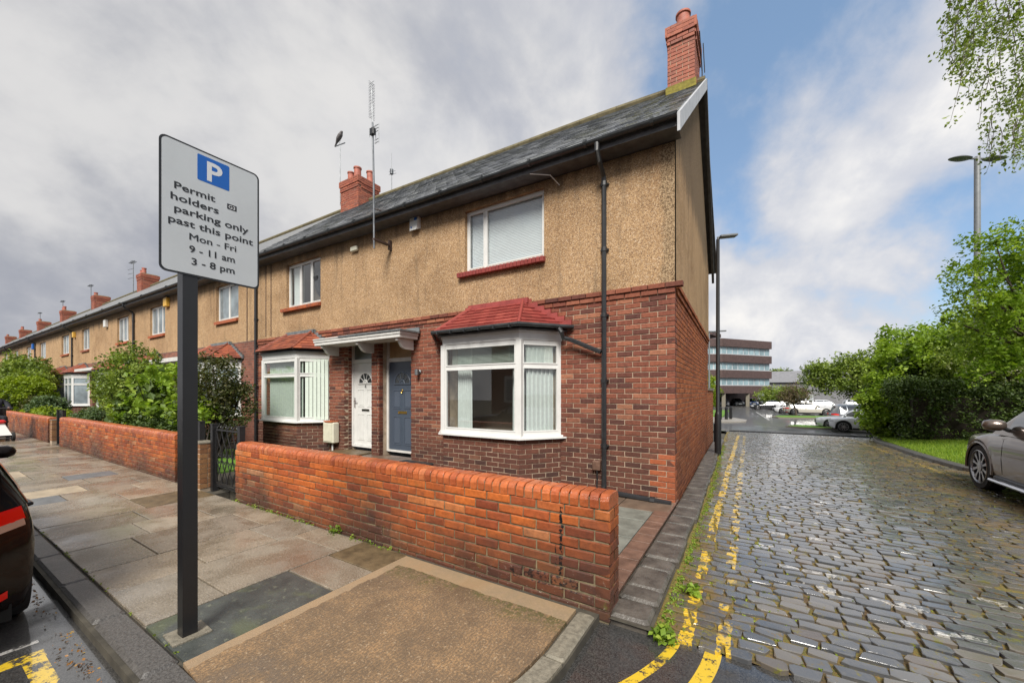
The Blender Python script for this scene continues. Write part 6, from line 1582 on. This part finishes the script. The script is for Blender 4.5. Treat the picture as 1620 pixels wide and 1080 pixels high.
def leaves(C, Rd, per, size, seed=0, up=.4, droop=0.0, clump=None, shell=.0):
    """leaf quads around clump centres C (n,3) with radii Rd"""
    rng = np.random.default_rng(seed); C = np.asarray(C, float); n = len(C); Rd = np.broadcast_to(np.asarray(Rd, float).reshape(-1, 1) if np.ndim(Rd) < 2 else np.asarray(Rd, float), (n, 1 if np.ndim(Rd) < 2 else 3))
    idx = np.repeat(np.arange(n), per); N = len(idx)
    d = rng.normal(size=(N, 3)); d /= np.linalg.norm(d, axis=1)[:, None]
    rad = rng.random(N)[:, None] ** (1 / 2.2) * (1 - shell) + shell
    P = C[idx] + d * rad * Rd[idx]; P[:, 2] -= droop * rng.random(N)
    nr = rng.normal(size=(N, 3)); nr[:, 2] = abs(nr[:, 2]) + up; nr /= np.linalg.norm(nr, axis=1)[:, None]
    a = rng.normal(size=(N, 3)); a -= nr * (a * nr).sum(1)[:, None]; a /= np.linalg.norm(a, axis=1)[:, None]; c = np.cross(nr, a)
    s = size * rng.uniform(.65, 1.35, N)[:, None]
    V = np.stack([P - a * s * .5, P + c * s * .32 + nr * s * .06, P + a * s * .55, P - c * s * .32 + nr * s * .06], 1).reshape(-1, 3)
    F = np.arange(N * 4).reshape(N, 4)
    cv = rng.random(n); var = np.clip(.55 * cv[idx] + .45 * rng.random(N), 0, 1)
    return V, F, var
def foliage(name, C, Rd, per, size, m, parent=None, seed=0, **k):
    V, F, var = leaves(C, Rd, per, size, seed, **k); return link(name, mesh(name, V, F, m, False, var), parent)
def blob_centres(blobs, n, seed, inner=.45):
    """clump centres near the surface of several ellipsoids"""
    rng = np.random.default_rng(seed); out = []
    vol = np.array([b[3] * b[4] * b[5] for b in blobs]) ** .67; cnt = np.maximum(3, (vol / vol.sum() * n)).astype(int)
    for b, k in zip(blobs, cnt):
        d = rng.normal(size=(k, 3)); d /= np.linalg.norm(d, axis=1)[:, None]; r = rng.uniform(inner, 1.0, k)[:, None]
        out.append(np.array(b[:3]) + d * r * np.array(b[3:6]))
    return np.vstack(out)
def branches(name, base, tips, m, parent, r0=.08, seed=0, fork=None):
    rng = random.Random(seed); b = MB(); base = Vector(base)
    for tp in tips:
        tp = Vector(tp); mid = base.lerp(tp, .5) + Vector((rng.uniform(-.15, .15), rng.uniform(-.15, .15), rng.uniform(.0, .25))) * (tp - base).length * .35
        pts = []
        for i in range(7): u = i / 6; pts.append(base * (1 - u) ** 2 + mid * 2 * u * (1 - u) + tp * u * u)
        b.tube(pts, [r0 * (1 - .85 * i / 6) for i in range(7)], 6)
    return b.obj(name, m, parent)
def tree(name, label, cat, base, blobs, n, per, size, m, trunk_h, tr=.15, clump=.35, group=None, bark='bark', seed=0, crown='crown', limbs=14, inner=.45, lean=(0, 0), **k):
    t = empty(name, base, label, cat, group); B = Vector(base); fk = B + Vector((lean[0], lean[1], trunk_h))
    b = MB(); b.tube([B - Vector((0, 0, .3)), B + Vector((lean[0] * .3, lean[1] * .3, trunk_h * .4)), fk], [tr * 1.25, tr, tr * .75], 10); smooth_angle(b.obj('trunk', bark, t), 60)
    C = blob_centres(blobs, n, seed, inner); rng = random.Random(seed)
    tips = [C[i] for i in rng.sample(range(len(C)), min(limbs, len(C)))]
    branches('branches', fk, tips, bark, t, tr * .5, seed)
    foliage(crown, C, clump * np.random.default_rng(seed + 1).uniform(.6, 1.3, len(C)), per, size, m, t, seed, **k)
    return t
def shrub(name, label, base, blobs, n, per, size, m, clump=.18, cat='shrub', group=None, seed=0, inner=.6, stems=8, core=True, **k):
    t = empty(name, base, label, cat, group); C = blob_centres(blobs, n, seed, inner); rng = random.Random(seed)
    branches('branches', (base[0], base[1], base[2] - .05), [C[i] for i in rng.sample(range(len(C)), min(stems, len(C)))], 'twig', t, .03, seed)
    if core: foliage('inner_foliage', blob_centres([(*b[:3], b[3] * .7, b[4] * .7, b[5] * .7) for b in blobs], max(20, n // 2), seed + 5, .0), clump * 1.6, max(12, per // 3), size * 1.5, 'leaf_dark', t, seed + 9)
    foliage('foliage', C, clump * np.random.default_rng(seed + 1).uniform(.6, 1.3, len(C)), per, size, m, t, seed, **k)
    return t
# front gardens on the left
shrub('garden_shrub', 'big round green shrub rising above the long brick wall', (-14.2, -1.7, 0), [(-14.6, -1.7, 1.9, 1.5, .9, 1.0), (-13.6, -1.8, 1.3, 1.2, .8, .95), (-15.2, -1.7, 1.35, 1.0, .7, .7)], 330, 55, .075, 'leaf_mid', .2, seed=1)
shrub('garden_shrub', 'bright broad leaved shrub left of the sign post', (-11.4, -1.9, 0), [(-11.3, -1.9, 1.5, .8, .6, .75), (-12.2, -2.2, .85, .8, .5, .5), (-10.6, -1.9, .95, .5, .5, .8)], 130, 26, .14, 'leaf_bright', .2, seed=2, up=.2)
shrub('garden_shrub', 'dark bronze shrub in front of the downpipe, right of the sign post', (-9.1, -1.75, 0), [(-9.2, -1.75, 1.6, .85, .6, .7), (-8.8, -1.6, 1.15, .7, .45, .6), (-9.8, -1.6, 1.1, .6, .5, .8)], 240, 42, .06, 'leaf_brown', .18, seed=3, core=False, stems=22)
shrub('garden_shrub', 'sprig of bright leaves at the foot of the bronze shrub', (-8.6, -2.2, 0), [(-9.4, -2.2, 1.2, .35, .3, .5), (-8.9, -2.1, 1.0, .5, .3, .25)], 36, 18, .11, 'leaf_bright', .15, seed=4, core=False)
shrub('garden_shrub', 'dark low foliage along the wall under the bright shrub', (-11.5, -2.3, 0), [(-11.5, -2.3, .55, 1.6, .35, .5), (-10.2, -2.2, .5, .5, .3, .5)], 160, 50, .07, 'leaf_dark', .18, seed=5)
shrub('clipped_bush', 'clipped lime tipped round bush at the left edge', (-30.2, -2.0, 0), [(-30.2, -1.9, 1.15, 1.7, 1.1, 1.1)], 330, 60, .09, 'leaf_lime', .16, seed=6, inner=.88, cat='bush')
tree('garden_tree', 'dark green tree behind the clipped round bush', 'tree', (-34.5, -1.5, 0), [(-34.5, -1.3, 2.5, 2.2, 1.1, 1.3), (-32.3, -1.2, 1.8, 1.5, .9, 1.0)], 220, 60, .13, 'leaf_mid', 1.2, .15, .35, seed=7)
shrub('garden_shrub', 'small dark bush under the far bay window', (-24.6, -1.9, 0), [(-24.6, -1.9, .75, .75, .6, .55)], 90, 45, .08, 'leaf_grey', .16, seed=8)
shrub('garden_hedge', 'low yellow green hedge behind the far brick wall', (-22.0, -2.2, 0), [(-22.0, -2.2, .5, 2.2, .45, .38), (-25, -2.2, .5, 1.8, .4, .32)], 200, 50, .07, 'leaf_lime', .14, seed=9, cat='hedge')
shrub('garden_shrub', 'grey green low shrub just above the long wall end', (-16.6, -2.0, 0), [(-16.9, -2.1, .72, .9, .4, .28)], 70, 45, .055, 'leaf_grey', .12, seed=10)
shrub('garden_shrub', 'pale sprawling plant beside the far bay window bricks', (-27.2, -1.8, 0), [(-27.3, -1.8, .8, .8, .5, .5)], 70, 40, .08, 'leaf_brown', .14, seed=12)
# lawn seen through the gate
b = MB(); b.box(-10.5, -7.35, -2.75, -.9, .0, .035); tag(b.obj('garden_lawn', 'grass'), kind='structure')

# ---- right hand side ----
def hedge_pts(p, q, h, w, n, seed, base=0):
    rng = np.random.default_rng(seed); u = rng.random(n); a = np.array(p)[None] * (1 - u[:, None]) + np.array(q)[None] * u[:, None]
    d = np.array(q) - np.array(p); d = d / np.linalg.norm(d); nn = np.array([d[1], -d[0]])
    s = rng.uniform(-1, 1, n); z = rng.uniform(0, 1, n); top = rng.random(n) < .35; z[top] = rng.uniform(.85, 1.05, top.sum()); s[~top] = np.sign(s[~top]) * rng.uniform(.75, 1, (~top).sum())
    return np.c_[a + nn[None] * (s * w * (1 - .35 * z ** 3))[:, None], base + z * h * (1 + .06 * np.sin(u * 17))]
hg = empty('hedge', (7.5, 12.2, -.1), 'dense dark green hedge behind the grass verge, left of the parked suv', 'hedge')
C = hedge_pts((4.9, 12.6), (13.0, 11.0), 1.75, .9, 900, 3, -.05); foliage('foliage', C, .22 * np.ones(len(C)), 48, .075, 'leaf_dark', hg, 3)
b = MB(); b.extr([(5.4, 12.0), (13, 10.6), (13.2, 11.8), (5.6, 13.1)], -.2, 1.3); b.obj('twiggy_core', 'twig', hg)
shrub('verge_bush', 'bright green leafy bush at the lane end hiding the white suv', (5.15, 13.4, -.2), [(5.3, 13.8, 1.1, .95, .9, 1.25), (5.9, 14.0, 2.3, 1.3, 1.1, 1.25), (6.9, 14.2, 2.7, 1.2, 1, 1.0), (4.85, 13.3, .35, .55, .5, .45)], 330, 60, .11, 'leaf_bright', .3, seed=21, cat='bush', up=.5)
tree('roadside_tree', 'spreading green tree between the car park and the bright bush', 'tree', (7.9, 24.8, -1.1), [(5.9, 24.6, 2.5, 2.0, 1.8, 1.4), (7.4, 25, 2.9, 2.0, 1.7, 1.6), (4.6, 24.4, 2.5, 1.1, 1, .8), (8.3, 25.0, 1.2, 1.2, 1.2, 1.2)], 330, 60, .14, 'leaf_mid', 1.6, .16, .42, seed=22, limbs=22)
tree('roadside_tree', 'taller yellow green tree rising behind the bright bush', 'tree', (8.0, 19.0, -.6), [(7.3, 18.8, 3.2, 1.7, 1.5, 1.5), (9.2, 19.3, 3.6, 1.9, 1.6, 1.6), (8.0, 19, 1.8, 2.2, 1.5, 1.4)], 320, 60, .14, 'leaf_bright', 1.8, .18, .4, seed=23, limbs=20)
tree('blossom_tree', 'pale leaved blossoming tree over the hedge near the double lamp', 'tree', (8.0, 13.2, 0), [(7.3, 12.6, 2.6, 1.5, 1.1, 1.0), (8.8, 12.4, 3.2, 1.6, 1.3, 1.3), (9.6, 12.0, 2.2, 1.8, 1.2, 1.2), (7.6, 12.8, 3.7, 1.2, 1.0, .9)], 360, 55, .085, 'leaf_mid', 1.4, .14, .33, seed=24, limbs=24)
C = blob_centres([(7.0, 12.0, 2.1, 1.0, .5, .7), (8.6, 11.4, 2.2, 1.3, .5, .8)], 60, 25); foliage('blossom', C, .14, 26, .06, 'blossom', bpy.data.objects['blossom_tree'], 25)
def atw(px_, py_, w):
    u = (px_ - 810) / 609 * w; a = R(31.6); return Vector((.842 + math.cos(a) * u - math.sin(a) * w, -5.53 + math.sin(a) * u + math.cos(a) * w, 1.48 + (620 - py_) / 609 * w))
def bl(px_, py_, w, r, rz): p = atw(px_, py_, w); return (p.x, p.y, p.z, r, r * .8, rz)
tb = atw(1655, 700, 9.3)
tree('rowan_tree', 'leafy tree at the right edge in front of the double lamp', 'tree', (tb.x, tb.y, 0), [bl(1590, 400, 9.3, .95, .75), bl(1550, 480, 9.3, .85, .75), bl(1610, 520, 9.3, 1.2, .9), bl(1660, 430, 9.3, 1.2, 1.0), bl(1580, 570, 9.4, .9, .6), bl(1525, 425, 9.3, .4, .3)], 300, 48, .085, 'leaf_bright', 2.3, .10, .24, seed=26, limbs=30, inner=.3)
# birch whose hanging twigs enter at the top right
bt = empty('birch_tree', (9.2, 4.6, 0), 'birch with fine hanging twigs entering at the top right corner', 'tree')
b = MB(); b.tube([(9.2, 4.6, -.2), (9.1, 4.6, 3), (8.8, 4.7, 6.5), (8.5, 4.7, 11.5)], [.22, .18, .13, .05], 12); smooth_angle(b.obj('trunk', 'bark_birch', bt), 60)
rg = random.Random(31); tw = MB(); LC = []
tops = [(1500, -60, 4.9), (1535, -90, 5.2), (1575, -80, 5.0), (1610, -60, 5.6), (1640, 60, 5.2), (1600, 120, 6.0), (1650, 200, 5.6), (1520, -20, 6.2)]
hub = Vector((8.7, 4.7, 7.2))
for i, tp in enumerate(tops):
    c = atw(*tp); a = hub + Vector((0, 0, -1.6 + i * .45)); md = a.lerp(c, .55) + Vector((0, 0, .5)); pts = [a * (1 - u) ** 2 + md * 2 * u * (1 - u) + c * u * u for u in np.linspace(0, 1, 9)]
    tw.tube(pts, [.045 * (1 - .85 * k / 8) for k in range(9)], 6)
def hang(px_, py_, w, n, ln, lean=0):
    p = atw(px_, py_, w); q = [p + Vector((lean * s_ + rg.uniform(-.02, .02), rg.uniform(-.03, .03), -ln * s_)) for s_ in np.linspace(0, 1, n)]
    tw.tube(q, [.005 * (1 - .6 * k / (n - 1)) for k in range(n)], 4, cap=False)
    for k in range(1, n):
        for _ in range(rg.choice((1, 1, 2))): LC.append(tuple(q[k] + Vector((rg.uniform(-.08, .08), rg.uniform(-.08, .08), rg.uniform(-.06, .06)))))
for _ in range(95):
    x_ = rg.uniform(1502, 1660); w_ = rg.uniform(4.7, 6.4); y_ = rg.uniform(-70, 95 if x_ < 1560 else 140); hang(x_, y_, w_, 6, rg.uniform(.35, .8), rg.uniform(-.12, .06))
for _ in range(34):
    x_ = rg.uniform(1565, 1660); hang(x_, rg.uniform(110, 215) + (1600 - x_) * .3, rg.uniform(4.9, 6.2), 6, rg.uniform(.3, .65), rg.uniform(-.12, .03))
b = tw; b.obj('branches', 'bark', bt)
foliage('crown', LC, .09 * np.ones(len(LC)), 7, .044, 'leaf_mid', bt, 33, up=.1)
# car park trees
tree('island_tree', 'small purple twigged tree on the grass island before the cream car', 'tree', (5.3, 46.6, -1.1), [(5.3, 46.6, 1.3, 1.5, 1.2, 1.3), (4.4, 46.5, .9, 1.2, 1, .8)], 120, 26, .15, 'purple', 1.3, .11, .4, seed=41, limbs=26, lean=(-.3, 0))
tree('car_park_tree', 'light green bush in front of the grey building', 'tree', (3.9, 68.5, -1.2), [(4.2, 69, .9, 2.6, 1.5, 1.6), (6.6, 70, .9, 2.4, 1.5, 1.5)], 160, 50, .22, 'leaf_mid', 1.0, .15, .6, seed=42)
tree('car_park_tree', 'yellow green tree behind the lamp post at the gable end', 'tree', (-3.0, 44.5, -1.2), [(-3.2, 44.5, 1.6, 1.4, 1.3, 1.9)], 120, 45, .16, 'leaf_lime', 1.2, .12, .45, seed=43)
for x, y, h, lb in ((8, 128, 5.0, 'far treetop between the office block and the grey roof'), (16, 122, 3.4, 'far treetop above the grey roof'), (26, 120, 4.5, 'far trees behind the spreading tree')):
    tree('far_tree', lb, 'tree', (x, y, -1.2), [(x, y, h, 5.5, 3, 3.2)], 140, 50, .5, 'leaf_mid', 3, .4, 1.1, seed=int(x) + 50, group=None)
for i, (x, y, h) in enumerate(((14, 24, 3.4), (18, 18, 3.8), (13, 15.5, 3.4), (20, 32, 4))):
    tree('background_tree', ['broad tree behind the yellow green tree', 'tree deep behind the blossom tree', 'dark tree behind the blossom tree at the right edge', 'far tree behind the right hand thicket'][i], 'tree', (x, y, -.9), [(x, y, h, 3.4, 2.2, 2.6), (x - 1.5, y - .5, h * .5, 2.6, 1.6, 1.8)], 200, 55, .2, 'leaf_mid', 2, .2, .55, seed=60 + i)
# ---- grass blades, weeds, moss ----
def blades(name, pts, h, w, m, seed=0, parent=None):
    rng = np.random.default_rng(seed); P = np.asarray(pts, float); N = len(P); a = rng.uniform(0, 6.28, N); hh = h * rng.uniform(.5, 1.3, N); L = rng.normal(0, .35, (N, 2)) * hh[:, None]
    dx = np.c_[np.cos(a), np.sin(a), np.zeros(N)] * w
    V = np.stack([P - dx, P + dx, P + np.c_[L, hh]], 1).reshape(-1, 3); F = np.arange(N * 3).reshape(N, 3)
    return tag(link(name, mesh(name, V, F, m, False, rng.random(N)), parent), kind='stuff')
rng = np.random.default_rng(8); N = 60000; yy = rng.uniform(4.7, 13.5, N); xl = np.interp(yy, [k[1] for k in kk[3:]], [k[0] for k in kk[3:]]) + .17
xx = xl + rng.random(N) ** 1.3 * 7.0; z_ = np.interp(yy, GY, GZ) + .09 + .18 * np.minimum(1, (xx - xl) / 2.5)
blades('verge_grass', np.c_[xx, yy, z_], .075, .006, 'leaf_bright', 1)
def weedline(name, fn, n, size, m, seed, per=5, r=.03, kind='stuff'):
    rg = random.Random(seed); C = [fn(rg) for _ in range(n)]; return tag(foliage(name, C, r * np.ones(len(C)), per, size, m, None, seed, up=.8), kind=kind)
def k1(r): y = -3.0 + 10.5 * r.random() ** 1.3; x = .34 - .02 * max(y, 0) + abs(r.gauss(0, .05)); return (x, y, gz(y) + .012)
weedline('kerb_weeds', k1, 900, .017, 'leaf_bright', 1, 10, .026)
def k2(r): y = -2.9 + 9 * r.random(); i = r.gauss(.5, .16); return (.33 + i, y, gz(y) + .012)
weedline('joint_moss', k2, 500, .016, 'leaf_lime', 2, 7, .02)
def k3(r): y = -2.9 + 11 * r.random(); x = r.uniform(.9, 4.2); return (x, y, gz(y) + .010)
weedline('sett_moss', k3, 900, .016, 'leaf_lime', 3, 6, .022)
def k4(r): x = -5.2 + r.random() * 3.4; return (x, -3.03 - abs(r.gauss(0, .02)), .0)
weedline('wall_foot_weeds', k4, 60, .022, 'leaf_bright', 4, 8, .03)
def k5(r): x = -1.9 - 12 * r.random(); return (x, -4.665, .0)
weedline('kerb_joint_moss', k5, 50, .016, 'leaf_lime', 5, 5, .015)
for (x, y, z, n, s, lb) in ((.36, -3.02, -.06, 9, .05, 'leafy weed growing at the first kerb stone of the lane'), (.44, -2.35, -.05, 7, .05, 'weed rosette in the gutter beside the third kerb stone'), (-2.9, -3.08, 0, 4, .035, 'tiny weed at the foot of the near wall')):
    t = empty('weed', (x, y, z), lb, 'weed'); foliage('leaves', [(x + .02 * i % .07, y + .03 * (i % 3), z + .03) for i in range(n)], .05 * np.ones(n), 9, s, 'leaf_bright', t, int(abs(x * 100)), up=.5)
# fallen leaves in the left gutter
def k6(r): x = -1.6 - 2.6 * r.random(); return (x, -4.90 - abs(r.gauss(0, .05)), -.074)
M['leaf_fall'] = leafmat('fallen_leaves', [(0, (.10, .04, .015)), (.6, (.28, .13, .03)), (1, (.45, .33, .05))], .1)
weedline('gutter_leaves', k6, 70, .018, 'leaf_fall', 6, 4, .03)
# a few leaves lying on the setts
def k7(r): return (r.uniform(1.8, 5), r.uniform(-2.5, 6), gz(2) + .03)
weedline('lane_leaves', k7, 160, .022, 'leaf_fall', 7, 1, .01)

# ================= houses opposite (seen only in the window glass) =================
for i in range(5):
    x0 = -14 + i * 6.2; t = empty('opposite_house', (x0 + 3, -18, 0), ['first', 'second', 'third', 'fourth', 'fifth'][i] + ' house of the facing row, reflected in the bay glass', 'house', 'houses across the street')
    b = MB(); b.box(x0, x0 + 6.18, -24, -17, -.3, 5.2); b.obj('wall', 'bricktex', t)
    b = MB(); b.add([(x0, -16.7, 5.1), (x0 + 6.18, -16.7, 5.1), (x0 + 6.18, -20.5, 7.8), (x0, -20.5, 7.8), (x0, -24.3, 5.1), (x0 + 6.18, -24.3, 5.1)], [(1, 0, 3, 2), (2, 3, 4, 5), (0, 4, 3), (1, 2, 5)]); b.obj('roof', 'slatetex', t)
    b = MB(); b.extr([(x0 + 1, -16.99), (x0 + 3.4, -16.99), (x0 + 2.9, -16.4), (x0 + 1.5, -16.4)][::-1], .8, 2.5); b.obj('bay_window', 'upvc', t)
    b = MB(); b.box(x0 + 1.6, x0 + 2.8, -16.41, -16.38, .95, 2.3); b.obj('pane', 'glass_far', t)
    b = MB(); b.box(x0 + 1.4, x0 + 3, -17.0, -16.95, 3.6, 4.8); b.obj('window', 'upvc', t)
    b = MB(); b.box(x0 + 1.5, x0 + 2.9, -16.96, -16.93, 3.7, 4.7); b.obj('pane', 'glass_far', t)
    b = MB(); b.box(x0 + 4.3, x0 + 5.2, -17.0, -16.95, 0, 2.2); b.obj('door', 'grey_door', t)
